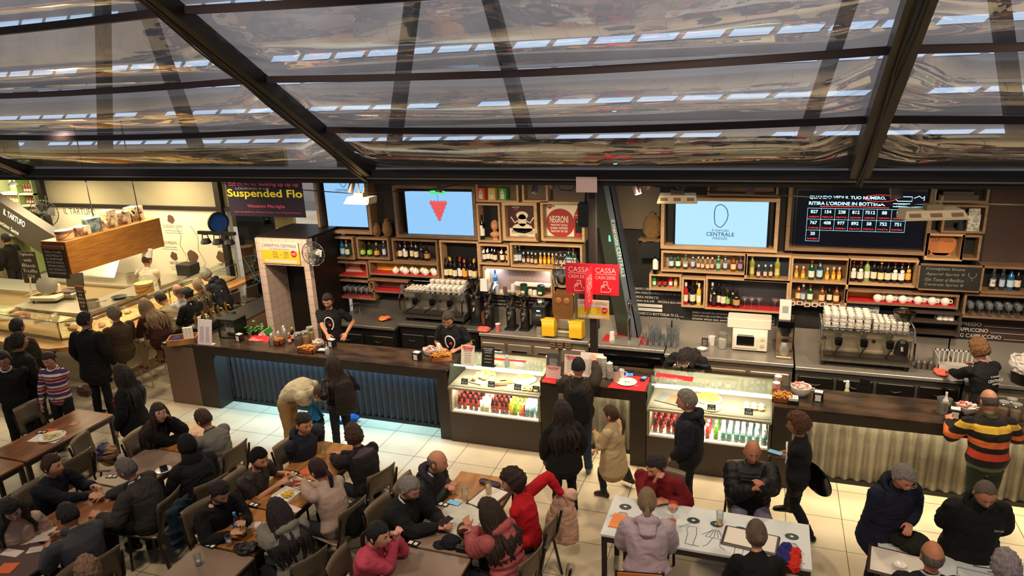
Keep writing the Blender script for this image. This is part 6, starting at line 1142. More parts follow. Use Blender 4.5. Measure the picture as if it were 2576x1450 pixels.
brass=mat('brass','b8924a',.25,.9);t=thing('beer_font','cluster of brass and black beer tap handles on the side counter','tap',(-8.76,9.15,1.052));m=MB();m.bev(-.14,.14,-.45,.45,0,.14,.02);obj('base',m,black,t)
for i in range(5):
 y=-.36+.18*i;m=MB();m.lathe([(.03,.14),(.02,.20),(.024,.30),(.0,.34)],(0,y,0),12);f_=obj('column',m,brass,t,True);m=MB();m.tube([(0,y,.27),(.10,y-.02,.28),(.13,y-.02,.22)],.010,8);obj('spout',m,brass,f_,True);m=MB();m.tube([(0,y,.33),(-.02,y,.42),(-.03,y,.50)],[.010,.020,.016],8);obj('handle',m,black,f_,True);m=MB();m.ell((-.03,y,.515),.014,8,6);obj('knob',m,chrome,f_,True)
for i in range(4):
 q=AZ(500+i*16,835-i*9,1.06);bottle('WMVW'[i],q.x,q.y,1.052,'tall dark bottle, %s beside the beer font'%ORD[i],'bottles beside the beer font',.33)
m=MB();rr=random.Random(2)
for i in range(70):
 c=V((rr.gauss(0,.07),rr.gauss(0,.05),.06+abs(rr.gauss(0,.045))));Mx=Matrix.Translation(c)@Matrix.Rotation(rr.uniform(0,6),4,'Z')@Matrix.Rotation(rr.uniform(-.8,.8),4,'X');n=6;m.add([Mx@V((.028*cos(2*pi*k/n),.020*sin(2*pi*k/n),.006*cos(4*pi*k/n)))for k in range(n)],[tuple(range(n))])
t=thing('basil_plant','bushy green basil bunch on the left bar beside the tiled pillar','plant',AZ(642,842,1.08));obj('leaves',m,mat('basil','3f8a2c',.5,c2='2c6a1e',ns=20),t);m=MB();m.lathe([(0,0),(.05,0),(.06,.07),(.055,.07),(.04,.01)],n=16);obj('pot',m,black,t,True)
t=thing('carton','white and green printed carton lying beside the basil','carton',AZ(672,842,1.08),.4);obj('box',MB().box(-.10,.10,-.05,.05,0,.08,M=Matrix.Rotation(-.5,4,'Y')),paper,t);obj('green_band',MB().box(-.0,.102,-.052,.052,-.002,.082,M=Matrix.Rotation(-.5,4,'Y')),mat('band_green','2c8a3c',.5),t)
placemat('red bar mat in front of the basil with cut fruit',((628,858),(680,862),(676,846),(632,842)),1.082,'Bar')
for i in range(7):stemglass('tumbler',-8.66+.004*(i%2),10.55,1.052+.075*i,'clear tumbler in the leaning stack by the dark window','tumbler stack by the dark window')
# truffle stall at the left
wood=mat('canopy_wood','a06a28',.5,c2='8a5820',ns=3,stretch=(1,1,9),bump=.03);stl=mat('stall_steel','b8b0a0',.3,.7)
t=thing('wooden_canopy','large hanging wooden canopy box over the truffle stall kitchen','canopy',(-12.42,9.2,1.8));obj('side_board',MB().box(.57,.60,.0,2.2,0,.6),wood,t);obj('front_board',MB().box(0,.57,.0,.03,0,.6),mat('canopy_end','8a4a24',.6),t);obj('top_board',MB().box(0,.57,.03,2.2,.57,.6),wood,t);obj('back_board',MB().box(0,.57,2.17,2.2,0,.57),wood,t);m=MB();m.tube([(.1,1.1,.6),(.1,1.1,2.6)],.01,6);m.tube([(.5,1.8,.6),(.5,1.8,2.6)],.01,6);obj('hanger',m,black,t)
def chalkb(label,x,y,z,w_,h_,lines,rz=0,ix=0,head=True):
 t=thing('menu_board',label,'blackboard',(x,y,z),rz);obj('slate',MB().box(0,w_,0,.015,0,h_),slate,t)
 if head:obj('rail',MB().box(-.005,w_+.005,-.004,.018,h_,h_+.06),mat('rail_brown','7a4426',.6),t)
 m=MB();n=len(lines);[text(m,s_,(w_/2,0,h_*(.90-.84*i/n)),X_,Z_,wd=w_*(.8 if len(s_)>4 else.45),ht=min(.07,h_*.5/n),ital=.15)for i,s_ in enumerate(lines)];obj('lettering',m,chalk,t)
chalkb('narrow chalk board headed Menu Truffle on the end of the wooden canopy',-12.40,9.17,1.72,.53,.55,['Menu Truffle','TAGLIATELLE 15','CARNE','RISOTTO CON TARTUFO 18','TARTARE DI MANZO','UOVO TARTUFATO 12','TAGLIATA DI MANZO'])
chalkb('chalk board reading Tagliatelle with Black Truffle 22€',*AY(62,712,9.8).to_tuple(),.48,.66,['Tagliatelle','with','Black','Truffle','22€'],head=False)
chalkb('small hanging chalk board reading PASTA with TRUFFLE 15 above the stall counter',*AY(202,782,9.2).to_tuple(),.19,.42,['PASTA','con','TRUFFLE','sauce','15'])
by=10.9;P=[AY(-60,470,by),AY(142,598,by),AY(131,655,by),AY(-60,534,by)];t=thing('sloping_beam','grey sloping steel beam reading IL TARTUFO Luciano Savini','beam',P[0]);m=MB();m.prism([p-P[0]for p in P[::-1]],(0,.25,0));obj('beam',m,mat('beam_grey','3c362e',.6),t)
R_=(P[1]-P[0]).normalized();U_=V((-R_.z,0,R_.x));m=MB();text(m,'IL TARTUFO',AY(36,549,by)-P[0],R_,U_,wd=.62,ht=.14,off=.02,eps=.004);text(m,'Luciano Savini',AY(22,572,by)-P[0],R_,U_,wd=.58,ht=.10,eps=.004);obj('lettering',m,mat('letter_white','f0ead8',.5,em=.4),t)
ledge=mat('stall_ledge','c08a48',.45,c2='a87438',ns=3,stretch=(1,8,1));food=mat('food_bed','dcb070',.6,c2='e8d0a0',ns=6,bump=.3,bs=14)
t=thing('stall_counter','L-shaped truffle stall counter with thick wooden ledge and glass screens','counter',(-10.3,7.8,0));m=MB();m.prism([(-6,.45,.90),(-.95,0,.90),(-.62,0,.90),(0,.42,.90),(0,4.4,.90),(-.35,4.4,.90),(-.35,.6,.90),(-.8,.32,.90),(-6,.75,.90)],(0,0,.07));obj('wooden_ledge',m,ledge,t)
m=MB();m.prism([(-6,1.1,0),(-.95,.80,0),(-.72,1.0,0),(-.72,4.4,0),(-1.1,4.4,0),(-1.1,1.35,0),(-6,1.6,0)],(0,0,.97));obj('body',m,mat('stall_body','d0c096',.6),t);m=MB();m.prism([(-6,.78,.972),(-.82,.40,.972),(-.40,.66,.972),(-.40,4.3,.972),(-1.05,4.3,.972),(-1.05,1.3,.972),(-6,1.55,.972)],(0,0,.02));obj('food_display',m,food,t)
gp=[(-6,.77),(-.81,.38),(-.39,.64),(-.39,4.3)];m=MB()
for(a,b),(c,d)in zip(gp,gp[1:]):m.prism([(a,b,.99),(c,d,.99),(c,d,1.27),(a,b,1.27)],(.004,.004,0));m.prism([(a,b,1.27),(c,d,1.27),(c-.4,d+.4,1.275),(a-.0,b+.5,1.275)],(0,0,.006))
obj('glass_screen',m,glass('stall_glass',(.93,.96,.9),.12),t);m=MB();[m.box(a-.012,a+.012,b-.012,b+.012,.97,1.28)for a,b in gp[1:]+[(-.39,2.4),(-3,.57)]];obj('glass_post',m,chrome,t);m=MB();m.tube([(a,b,1.28)for a,b in gp],.008,6);obj('top_rail',m,chrome,t)
rr=random.Random(8)
for i in range(34):
 if i<20:x,y=rr.uniform(-14.2,-11.3),None;y=8.42+(-(x+11)*.08)+rr.uniform(.05,.5)
 else:x,y=rr.uniform(-11.25,-10.8),8.6+(i-20)*.24
 c=('e8c890','d89a80','f0e4c4','c88858')[i%4];m=MB();m.ell((0,0,.03),(.09,.06,.03),10,6);m.ell((.05,.03,.035),(.05,.04,.03),8,6);obj('canape',m,mat('cn'+c,c,.6,bump=.3,bs=30),None,True,(x,y,.993),'small truffle snack laid out in the stall glass display','food','snacks in the stall display',rz=i)
t=thing('kitchen_counter','steel kitchen counter with wooden drawers inside the truffle stall','counter',(-13.9,9.35,0));m=MB();m.box(0,2.0,0,.75,.92,.98);m.box(1.35,2.0,.75,2.7,.92,.98);obj('worktop',m,stl,t);m=MB();m.box(.03,1.97,.03,.72,0,.92);m.box(1.38,1.97,.72,2.65,0,.92);obj('cabinet',m,mat('cab_tan','b08a5c',.6),t)
for i in range(4):d=obj('drawer',MB().box(.08+.46*i,.50+.46*i,.0,.028,.55,.88),mat('cab_tan2','b8946a',.6),t);m=MB();m.tube([(.18+.46*i,-.02,.75),(.40+.46*i,-.02,.75)],.008,6);obj('handle',m,stl,d)
t=thing('kitchen_counter','steel counter running to the left edge behind the stall','counter',(-17.5,10.3,0));obj('worktop',MB().box(0,2.9,0,.7,.92,.97),stl,t);obj('cabinet',MB().box(.02,2.88,.03,.68,0,.92),mat('cab_cream','d0c09c',.6),t)
q=AZ(110,762,.98);t=thing('meat_slicer','cream enamel meat slicer with big round blade on the stall kitchen counter','slicer',(q.x,q.y+.15,.98),.2);wh=mat('slicer_white','ddd2b4',.3);m=MB();m.bev(-.30,.30,-.2,.22,.03,.14,.03);m.bev(-.1,.22,-.02,.12,.14,.34,.03);obj('body',m,wh,t);m=MB();m.lathe([(0,0),(.19,0),(.19,.03),(.12,.05),(0,.05)],n=28,M=Matrix.Rotation(1.2,3,'X')@Matrix.Rotation(.4,3,'Y'));m.v=[(a+.05,b-.05,c+.34)for a,b,c in m.v];obj('blade_guard',m,stl,t,True);m=MB();m.box(-.42,-.06,-.16,.06,.24,.26,M=Matrix.Rotation(-.3,4,'Y'));m.tube([(-.3,-.1,.2),(-.22,-.12,.5)],.014,8);obj('carriage',m,wh,t);m=MB();[m.lathe([(.02,0),(.02,.03)],(a,b,0),8)for a in(-.25,.25)for b in(-.15,.17)];obj('foot',m,black,t)
q=AZ(165,752,.98);t=thing('contact_grill','open steel contact grill beside the meat slicer','grill',(q.x,q.y+.1,.98),.15);obj('base',MB().bev(-.24,.24,-.18,.2,.02,.13,.02),stl,t);obj('lower_plate',MB().box(-.2,.2,-.14,.16,.13,.15),mat('iron','4a443a',.5,.4),t);obj('lid',MB().bev(-.2,.2,-.02,.02,0,.30,.01,M=Matrix.Translation((0,.2,.16))@Matrix.Rotation(-.15,4,'X')),mat('iron','4a443a'),t);m=MB();m.tube([(-.18,-.16,.16),(.18,-.16,.16)],.014,8);obj('handle',m,mat('grip','8a3c28',.5),t)
def hatbox(label,x,y,z,r=.17,h=.15,c='c8924c',c2='7a5040'):t=thing('round_box',label,'box',(x,y,z));m=MB();m.lathe([(0,0),(r,0),(r,h)],n=28);obj('drum',m,mat('hb'+c,c,.6),t,True);m=MB();m.lathe([(r*1.04,h-.01),(r*1.04,h+.04),(0,h+.045)],n=28);obj('lid',m,mat('hb'+c2,c2,.6),t,True);m=MB();m.tube([(r*cos(a),r*sin(a)*1.0,h*.9-.1*sin(-a)*1 if sin(a)<0 else h)for a in[pi+pi*i/10 for i in range(11)]],.005,5);obj('cord',m,black,t);disc
hatbox('round tan hat-box with brown lid on the front corner of the canopy',-12.1,9.45,2.402,.15,.12,'e0b080','8a5a4c');q=AZ(350,738,1.0);hatbox('round orange-tan box standing on the stall glass near the chef',-11.0,9.95,1.282,.16,.15,'c08a40','b89058')
q=AZ(262,735,.98);m=MB();m.lathe([(0,0),(.14,0),(.15,.12),(.14,.12),(.13,.01)],n=22);m.tube([(.14,0,.1),(.36,.05,.13)],.012,6);obj('saucepan',m,stl,None,True,(-12.2,9.75,.982),'steel saucepan on the stall kitchen counter','saucepan')
m=MB();m.lathe([(0,0),(.10,0),(.15,.04),(.14,.04),(.09,.01)],n=22);m.tube([(.13,0,.03),(.38,0,.06)],.011,6);obj('frying_pan',m,mat('iron','4a443a'),None,True,(-12.1,10.3,.982),'frying pan on the steel counter near the chef','pan')
m=MB();m.lathe([(0,0),(.12,0),(.13,.2),(.12,.2),(.11,.01)],n=22);obj('stock_pot',m,stl,None,True,(-13.0,11.5,.92),'tall steel pot at the back of the stall','pot');t=thing('back_kitchen','steel back kitchen counter below the white truffle wall','counter',(-15.9,11.2,0));obj('worktop',MB().box(0,3.4,0,.9,.88,.92),stl,t);obj('cabinet',MB().box(.02,3.38,.03,.88,0,.88),mat('cab_cream','d0c09c'),t);obj('hood',MB().prism([(1.4,.1,1.05),(2.6,.1,1.05),(2.2,.8,1.5),(1.2,.8,1.5)],(0,.02,.02)),stl,t)
m=MB();m.bev(-.2,.2,-.15,.15,0,.3,.01);obj('oven',m,black,None,False,(-12.0,12.1,.93),'black boxy appliance beside the chef at the white wall','appliance')
obj('hip_counter',MB().box(-.35,.35,-.3,.25,0,.925),mat('cab_cream','d0c09c'),None,False,(-12.05,12.1,0),'low cream cabinet under the black appliance','cabinet')
m=MB();tru=mat('truffle_brown','5c4030',.8)
def blob(px,py,r):q=AY(px,py,WY);m.add([V((q.x+r*cos(a)*(1+.12*sin(5*a+px)),WY-.003,q.z+r*sin(a)*(1+.1*sin(4*a))))for a in[-2*pi*i/22 for i in range(22)]][::-1],[tuple(range(22))])
for px,py,r in((430,552,.10),(485,646,.15),(557,647,.13),(438,645,.10)):blob(px,py,r)
obj('truffle_drawing',m,tru,None,False,None,'brown truffle drawings on the white stall wall','mural');m=MB()
for px,py,s_,w_ in((435,570,'SCORZONE O ESTIVO',.55),(424,611,'BIANCO PREGIATO',.48),(445,662,'NERO PREGIATO',.40),(563,667,'NERO LISCIO',.32),(566,620,'NERO INVERNALE',.42)):q=AY(px,py,WY);text(m,s_,(q.x,WY,q.z),X_,Z_,wd=w_,ht=.07,eps=.004);[rectf(m,(q.x,WY,q.z-.10-.05*k),X_,Z_,w_*.9,.008,eps=.004)for k in(0,1)]
q=AY(200,532,WY);text(m,'IL TARTUFO',(q.x,WY,q.z),X_,Z_,wd=1.0,ht=.15,eps=.004);q=AY(485,650,WY);O=V((q.x,WY,q.z));stroke(m,[(-.3,.7),(-.22,.5),(-.3,.3),(-.15,.0),(-.25,-.25),(.05,-.35),(.3,-.5)],.012,O,X_,Z_);stroke(m,[(.1,.75),(.25,.5),(.2,.2),(.35,-.1),(.2,-.3)],.012,O,X_,Z_);obj('wall_lettering',m,mat('drawing_ink','5a5248',.8),None,False,None,'thin line drawing and captions on the white stall wall','lettering')
rr=random.Random(5);prt=mat('print_box','d8c8a8',.6,c2='6a3a22',ns=12);prb=mat('print_box_blue','8a9698',.6,c2='2a4850',ns=10)
for i,(y,h,w_,mm,lb)in enumerate(((9.75,.16,.26,prt,'low cream box with brown food photo, nearest the hat-box'),(10.05,.26,.2,prb,'grey and blue printed box'),(10.40,.34,.26,prt,'tall cream box with red fruit print'),(10.75,.24,.26,prt,'squat box with potato photo'),(11.1,.28,.26,prt,'striped box at the far end of the canopy'))):m=MB();m.box(-w_/2,w_/2,-.13,.13,0,h);obj('food_box',m,mm,None,False,(-12.08-.02*i,y,2.402),lb+' on top of the canopy' if i!=4 else lb,'box',rz=.15*((-1)**i))
m=MB();[m.tube([(rr.uniform(-.2,.2),rr.uniform(-.3,.3),rr.uniform(.0,.1)),(rr.uniform(-.3,.3),rr.uniform(-.3,.3),rr.uniform(.1,.3))],.02,6)for i in range(12)];m.box(-.2,.2,-.25,.25,0,.03);obj('cable_heap',m,black,None,False,(-12.28,10.9,2.402+.0),'black tangle of brackets and cables behind the boxes on the canopy','cables')
def fan(label,p,r,mt,rot,post=True,blades=3):
 t=thing('fan',label,'fan',p,0);Mx=Matrix.Rotation(rot,3,'Z')@Matrix.Rotation(pi/2,3,'X');m=MB();q=lambda a,rr_,z_:Mx@V((rr_*cos(a),rr_*sin(a),z_))
 for k in range(28):a=2*pi*k/28;m.tube([q(a,.03,.10),q(a,r*.8,.07),q(a,r,.0),q(a,r*.8,-.06),q(a,.05,-.08)],.0022,4)
 for rr_,z_ in((r,0),(r*.75,.075),(r*.4,.095)):m.tube([q(2*pi*i/28,rr_,z_)for i in range(28)],.004 if rr_<r else.008,5,closed=True)
 obj('cage',m,mt,t,True);m=MB();bm_=[]
 for k in range(blades):
  a0=2*pi*k/blades;P_=[q(a0+.1,.03,.02),q(a0-.25,r*.82,.04),q(a0+.35,r*.86,.0),q(a0+.75,r*.55,-.02)];m.add(P_+[p_-Mx@V((0,0,.006))for p_ in P_],[(0,1,2,3),(7,6,5,4),(0,4,5,1),(1,5,6,2),(2,6,7,3),(3,7,4,0)])
 obj('blade',m,mat('blade_'+mt.name,'b4b0aa' if mt is chrome else '1a1614',.4),t);m=MB();m.lathe([(0,-.12),(.05,-.12),(.055,.0),(.035,.06),(0,.07)],n=16,M=Mx);obj('motor',m,black if mt is not chrome else steel,t,True);m=MB();m.tube([(0,.08,0),(.0,.10,r*.6),(.02,.12,r*1.25)],.016,6);obj('bracket',m,black,t,True)
fan('round wall fan with clear grey cage beside the tiled doorway',AY(788,639,9.62),.20,chrome,.1);fan('black cage fan beside the truffle stall shelves',AY(110,538,11.4),.30,black,.5,blades=4)
gsh=mat('shelf_green','a8b870',.7);sx0,sx1=AY(-40,520,12.7).x,AY(102,520,12.7).x;SW=sx1-sx0;t=thing('shop_shelving','pale green-lit shelving full of bottles at the far left','shelf',(sx0,12.6,0));obj('back_panel',MB().box(0,SW,.35,.4,.6,3.4),gsh,t);SZ=[AY(40,q,12.6).z for q in(487,516,537,560,592)]
for z_ in SZ:obj('shelf_board',MB().box(0,SW,0,.35,z_-.04,z_),mat('shelf_pale','d8d8b8',.6),t)
for x_ in(0,SW*.72,SW-.03):obj('upright',MB().box(x_,x_+.03,0,.35,.6,3.4),gsh,t)
light('shelf_lamp','AREA',((sx0+sx1)/2,12.1,3.3),((sx0+sx1)/2,12.7,1.8),45,(.95,1,.75),1.0)
KB['o']=('wine','d8b878',.30,'f0e8d0','e8e0d0','');KB['y']=('small','c8c040',.22,'e8e4c8','2a2a2a','');KB['b']=('tin','a84a3c',.2,'e8d8c8','c8b8a8','')
for z_,cd_,xs,n in((SZ[1],'o',(.3,.70),9),(SZ[2],'y',(.3,.70),9),(SZ[1],'b',(.77,.96),5),(SZ[0],'b',(.77,.96),5),(SZ[3],'o',(.35,.70),8),(SZ[2],'b',(.77,.96),5)):
 for i in range(n):bottle(cd_,sx0+SW*(xs[0]+(xs[1]-xs[0])*i/(n-1)),12.75,z_+.001,{'o':'pale oil bottle','y':'small yellow bottle','b':'red tin'}[cd_]+' in a row on the green-lit stall shelving','bottles on the green-lit shelving')
q=AY(32,462,11.5);t=thing('pendant_lamp','small white pendant lamp hanging in front of the green-lit shelves','lamp',q);m=MB();m.lathe([(.10,-.03),(.085,.0),(.02,.05),(.015,.07)],n=18);obj('lamp_shade',m,mat('lamp_white','d8e4e4',.4),t,True);m=MB();m.ell((0,0,-.02),.045,12,8);obj('bulb',m,mat('bulb',(.9,.95,1),em=12),t,True);m=MB();m.tube([(0,0,.06),(0,0,.9)],.006,5);obj('cord',m,black,t)
def stool(label,x,y,rz):
 t=thing('bar_stool',label,'stool',(x,y,0),rz);m=MB()
 for sx in(-.2,.2):
  for sy in(-.18,.2):m.tube([(sx,sy,.78),(sx*1.05,sy*1.05,0)],.011,6)
 obj('legs_frame',m,stl,t,True);m=MB();m.tube([(-.2,-.18,.25),(.2,-.18,.25),(.2,.2,.25),(-.2,.2,.25)],.009,6,closed=True);obj('footrest',m,stl,t,True);obj('seat',MB().bev(-.22,.22,-.2,.22,.76,.80,.012),mat('stool_seat','3c3026',.6),t);m=MB();m.tube([(-.2,-.19,.8),(-.2,-.24,1.1),(.2,-.24,1.1),(.2,-.19,.8)],.011,6);obj('back_frame',m,stl,t,True);obj('backrest',MB().box(-.19,.19,-.235,-.22,.88,1.08),mat('stool_back','4a3c2e',.6),t)
ST=[('man in the brown jacket',-9.95,8.95,1.2),('plaid-jacketed woman',-9.95,9.85,1.3),('woman with the black bun',-9.9,10.75,1.4),('woman in the leopard top',-9.85,11.35,1.4),('grey-haired man bending by the wall',-9.80,11.95,1.2)]
for n_,x,y,r_ in ST:stool('slim steel bar stool with dark seat under the %s'%n_,x,y,r_)
# signs, banner, doorway glass, lamps
p,q=AY(566,452,11.0),AY(769,548,11.0);t=thing('banner','dark purple banner reading Suspended Flo with yellow lettering','banner',(p.x,11.0,q.z));W_,H_=q.x-p.x,p.z-q.z+.1;obj('cloth',MB().box(0,W_,0,.02,0,H_),mat('banner_purple','221430',.7),t)
m=MB();text(m,'Sali su su su, looking up up up',(W_*.5,0,H_*.76),X_,Z_,wd=W_*.92,ht=.09,off=.01);text(m,'Vincenzo Marsiglia',(W_*.5,0,H_*.24),X_,Z_,wd=W_*.5,ht=.08,off=.01);text(m,'opera site specific per Mercato Centrale a cura di Davide Sarchioni',(W_*.5,0,H_*.10),X_,Z_,wd=W_*.88,ht=.04);obj('pink_lettering',m,mat('banner_pink','d84a6c',.6,em=.12),t);m=MB();text(m,'Suspended Flo',(W_*.5,0,H_*.53),X_,Z_,wd=W_*.99,ht=.19,off=.02);obj('yellow_lettering',m,mat('banner_yellow','f0dc30',.6,em=.15),t);m=MB();text(m,'LOOKING X UP',(W_*.35,0,H_*.665),X_,Z_,wd=W_*.45,ht=.04);obj('white_lettering',m,chalk,t)
def aper(t,w_,h_):
 obj('board',MB().box(-w_/2,w_/2,0,.012,-h_/2,h_/2),mat('ap_yellow','e8c02c',.5),t);m=MB();rectf(m,(0,0,h_*.31),X_,Z_,w_,h_*.38,eps=.002);rectf(m,(0,0,-h_*.38),X_,Z_,w_*.86,h_*.13,eps=.002);obj('white_band',m,mat('ap_white','ddc8c4',.6),t)
 m=MB();text(m,"L'APERITIVO CENTRALE",(0,0,h_*.34),X_,Z_,wd=w_*.9,ht=h_*.15,eps=.005);text(m,'TUTTI I GIORNI DALLE 17.30 ALLE 20.30',(0,0,h_*.18),X_,Z_,wd=w_*.5,ht=h_*.05,eps=.005);[text(m,s_,(x_*w_,0,(.04-.11*k)*h_),X_,Z_,wd=w_*.14,ht=h_*.07,eps=.005)for x_,ss in((-.12,('drink','drink','drink')),(.16,('buffet','tapas','gusto')))for k,s_ in enumerate(ss)];text(m,'+',(.02*w_,0,-.08*h_),X_,Z_,ht=h_*.07,eps=.005);obj('lettering',m,mat('ap_ink','7a5a4a',.7),t)
 m=MB();disc(m,(w_*.36,0,-.02*h_),X_,Z_,h_*.16,eps=.004);obj('price_disc',m,redsign,t);m=MB();text(m,'10€',(w_*.36,0,-.02*h_),X_,Z_,ht=h_*.12,off=.01,eps=.008);obj('price',m,mat('ap_white','ddc8c4'),t)
a,b=AY(653,606,PY-.02),AY(756,668,PY-.02);t=thing('poster',"yellow and white poster reading L'APERITIVO CENTRALE on the tiled doorway",'poster',((a.x+b.x)/2,PY-.02,(a.z+b.z)/2));aper(t,b.x-a.x,a.z-b.z-.02)
a,b=AY(1453,752,8.66),AY(1532,806,8.66);t=thing('poster',"yellow and white poster reading L'APERITIVO CENTRALE on the cash desk post",'poster',((a.x+b.x)/2,8.66,(a.z+b.z)/2));aper(t,b.x-a.x,a.z-b.z-.01)
px_,pz_=AY(1493,800,8.78).x,0;m=MB();m.box(-.045,.045,-.045,.045,0,2.50);m.box(-.08,.08,-.08,.08,0,.01);obj('steel_post',m,mat('post_brown','2e2622',.5),None,False,(px_,8.80,1.085),'square dark steel post rising from the cash desk to the gutter','post')
a,b,c=AY(1422,661,8.70),AY(1490,661,8.70),AY(1557,745,8.70);t=thing('cash_sign','red cross-shaped hanging sign reading CASSA CASH DESK with till drawings','sign',(b.x,8.70,c.z));hh=a.z-c.z;wl,wr=b.x-a.x,c.x-b.x
def till(m,O,R,s):[stroke(m,[(x_*s,y_*s)for x_,y_ in pts],.010,O,R,Z_,closed=cl,eps=.004)for pts,cl in(([(-.5,-.5),(.3,-.5),(.5,-.4),(.55,-.1),(.3,-.1),(.25,.25),(-.3,.25),(-.45,.1)],True),([(-.1,.25),(-.1,.4),(.0,.4)],False),([(-.2,.4),(.2,.4),(.2,.62),(-.2,.62)],True),([(-.35,0),(-.15,0),(-.15,.15),(-.35,.15)],True))]
for nm,x0,R,w_ in(('left_board',-wl/2,X_,wl),('right_board',wr/2,X_,wr)):
 bd=obj(nm,MB().box(x0-w_/2,x0+w_/2,0,.008,0,hh),redsign,t);m=MB();text(m,'CASSA',(x0,0,hh*.80),X_,Z_,wd=w_*.78,ht=hh*.16,eps=.004);rectf(m,(x0,0,hh*.68),X_,Z_,w_*.8,.006,eps=.004);text(m,'CASH DESK',(x0,0,hh*.57),X_,Z_,wd=w_*.78,ht=hh*.11,eps=.004);till(m,V((x0,0,hh*.25)),X_,hh*.30);obj('lettering',m,mat('sign_pink','f0c0c0',.6),bd)
bd=obj('cross_board',MB().box(-.004,.004,-.42,0,-.10,hh-.02),redsign,t);m=MB();Rv=V((0,-1,0));text(m,'CASSA',(.004,-.21,hh*.62),Rv*-1,Z_,wd=.3,ht=.12,eps=.004);text(m,'CASH DESK',(.004,-.21,hh*.38),Rv*-1,Z_,wd=.3,ht=.08,eps=.004);till(m,V((.004,-.21,hh*.12)),Rv*-1,.13);obj('lettering',m,MATS['sign_pink'],bd)
m=MB();a=AY(1474,471,8.5);m.box(-.13,.13,0,.01,-.07,.12);obj('blank_card',m,mat('card_pink','d0b4b4',.6),None,False,(a.x,8.53,a.z),'blank pale pink card fixed on the gutter above the cash sign','card')
by=10.4;P=[AY(1534,462,by),AY(1579,706,by)];t=thing('leaning_beam','grey-blue leaning steel beam with white market lettering behind the cash desk','beam',P[0]);d=(P[1]-P[0]);L=(P[0].z-.97)/(P[0].z-P[1].z)*d.length;u=d.normalized();n_=V((-u.z,0,u.x));m=MB();m.prism([V(),n_*-.001+u*L,u*L-n_*.10,n_*-.10],(0,.02,0));m.prism([V((0,0,0)),u*L,u*L+V((0,.36,0)),V((0,.36,0))],n_*-.02);obj('flange',m,mat('beam_blue','5a6270',.5),t)
m=MB();m.prism([n_*-.10+V((0,.02,0)),u*L-n_*.10+V((0,.02,0)),u*L-n_*.34+V((0,.1,0)),n_*-.30+V((0,.1,0))],(0,.02,0));obj('web',m,mat('beam_web','2c2e24',.6),t);m=MB();text(m,'il mercato CENTRALE',u*(d.length*.68)-n_*.05,u,n_*1,wd=d.length*.6,ht=.07,eps=.004)if 0 else text(m,'il mercato CENTRALE',u*(d.length*.66)-n_*.05,u,-V((u.z,0,-u.x)),wd=d.length*.6,ht=.06,eps=.004);obj('lettering',m,chalk,t)
light('green_exit_glow','POINT',tuple(AY(1535,640,10.2)-V((.0,.15,0))),(0,0,0),2.0,(.1,1,.35),.03)
t=thing('exit_light','small green emergency lamp beside the leaning beam','lamp',AY(1536,600,10.45));obj('lens',MB().bev(-.03,.03,-.01,.02,-.05,.05,.006),mat('exit_green',(.15,1,.45),em=1.2),t)
m=MB();a=AY(1471,520,8.9);m.bev(-.10,.06,-.06,.08,-.28,.05,.02);m.tube([(0,0,.05),(.02,-.02,.25)],.02,6);m.tube([(.07,0,.2),(.10,-.03,-.1),(.12,-.02,-.25),(.09,0,-.28),(.07,0,-.1)],.008,5);obj('amplifier',m,black,None,False,(a.x,8.96,a.z),'black speaker box with hanging cable above the cash sign','speaker')
def spotl(label,px,py,y,tx,tz,r=.045,h=.16,lit=False,mt=None):
 p=AY(px,py,y);t=thing('spotlight',label,'spotlight',p);Mx=Matrix.Rotation(ty_:=tz,3,'Y')@Matrix.Rotation(tx,3,'X');m=MB();m.lathe([(0,h),(r,h),(r,0),(r*.85,0),(r*.85,.01),(0,.01)],n=18,M=Mx);obj('housing',m,mt or mat('spot_bronze','7a6660',.3,.7),t,True)
 m=MB();m.lathe([(0,-.001),(r*.8,-.001),(r*.8,.008),(0,.008)],n=16,M=Mx);obj('lens',m,mat('spot_lens',(1,.95,.82),em=14 if lit else 3)if lit else mat('spot_dim',(1,.9,.75),em=1.5),t);m=MB();m.tube([Mx@V((0,0,h)),Mx@V((0,0,h))+V((0,0,.12))],.008,6);obj('stem',m,black,t)
for i,(px,py,tx,tz,r,h,lt,lb)in enumerate(((880,485,-.3,.25,.045,.18,0,'bronze cylinder spotlight above the left cream heater'),(1104,484,-.2,.1,.045,.18,0,'bronze cylinder spotlight in front of the grape screen'),(1344,486,-.2,.2,.045,.18,0,'bronze cylinder spotlight over the small empty box'),(1389,470,.6,-.1,.045,.12,1,'lit round spotlight left of the pink card'),(1606,488,-.3,-.35,.048,.2,1,'bronze spotlight with lit lens right of the leaning beam'),(1627,472,.6,.1,.045,.12,1,'small lit spotlight behind the bronze one by the leaning beam'),(1887,488,0,0,.055,.17,0,'upright cylinder spotlight above the loop logo screen'),(2256,500,-.1,-.15,.065,.2,0,'large cylinder spotlight in front of the order screen'))):spotl(lb,px,py,8.92,tx,tz,r,h,lt)
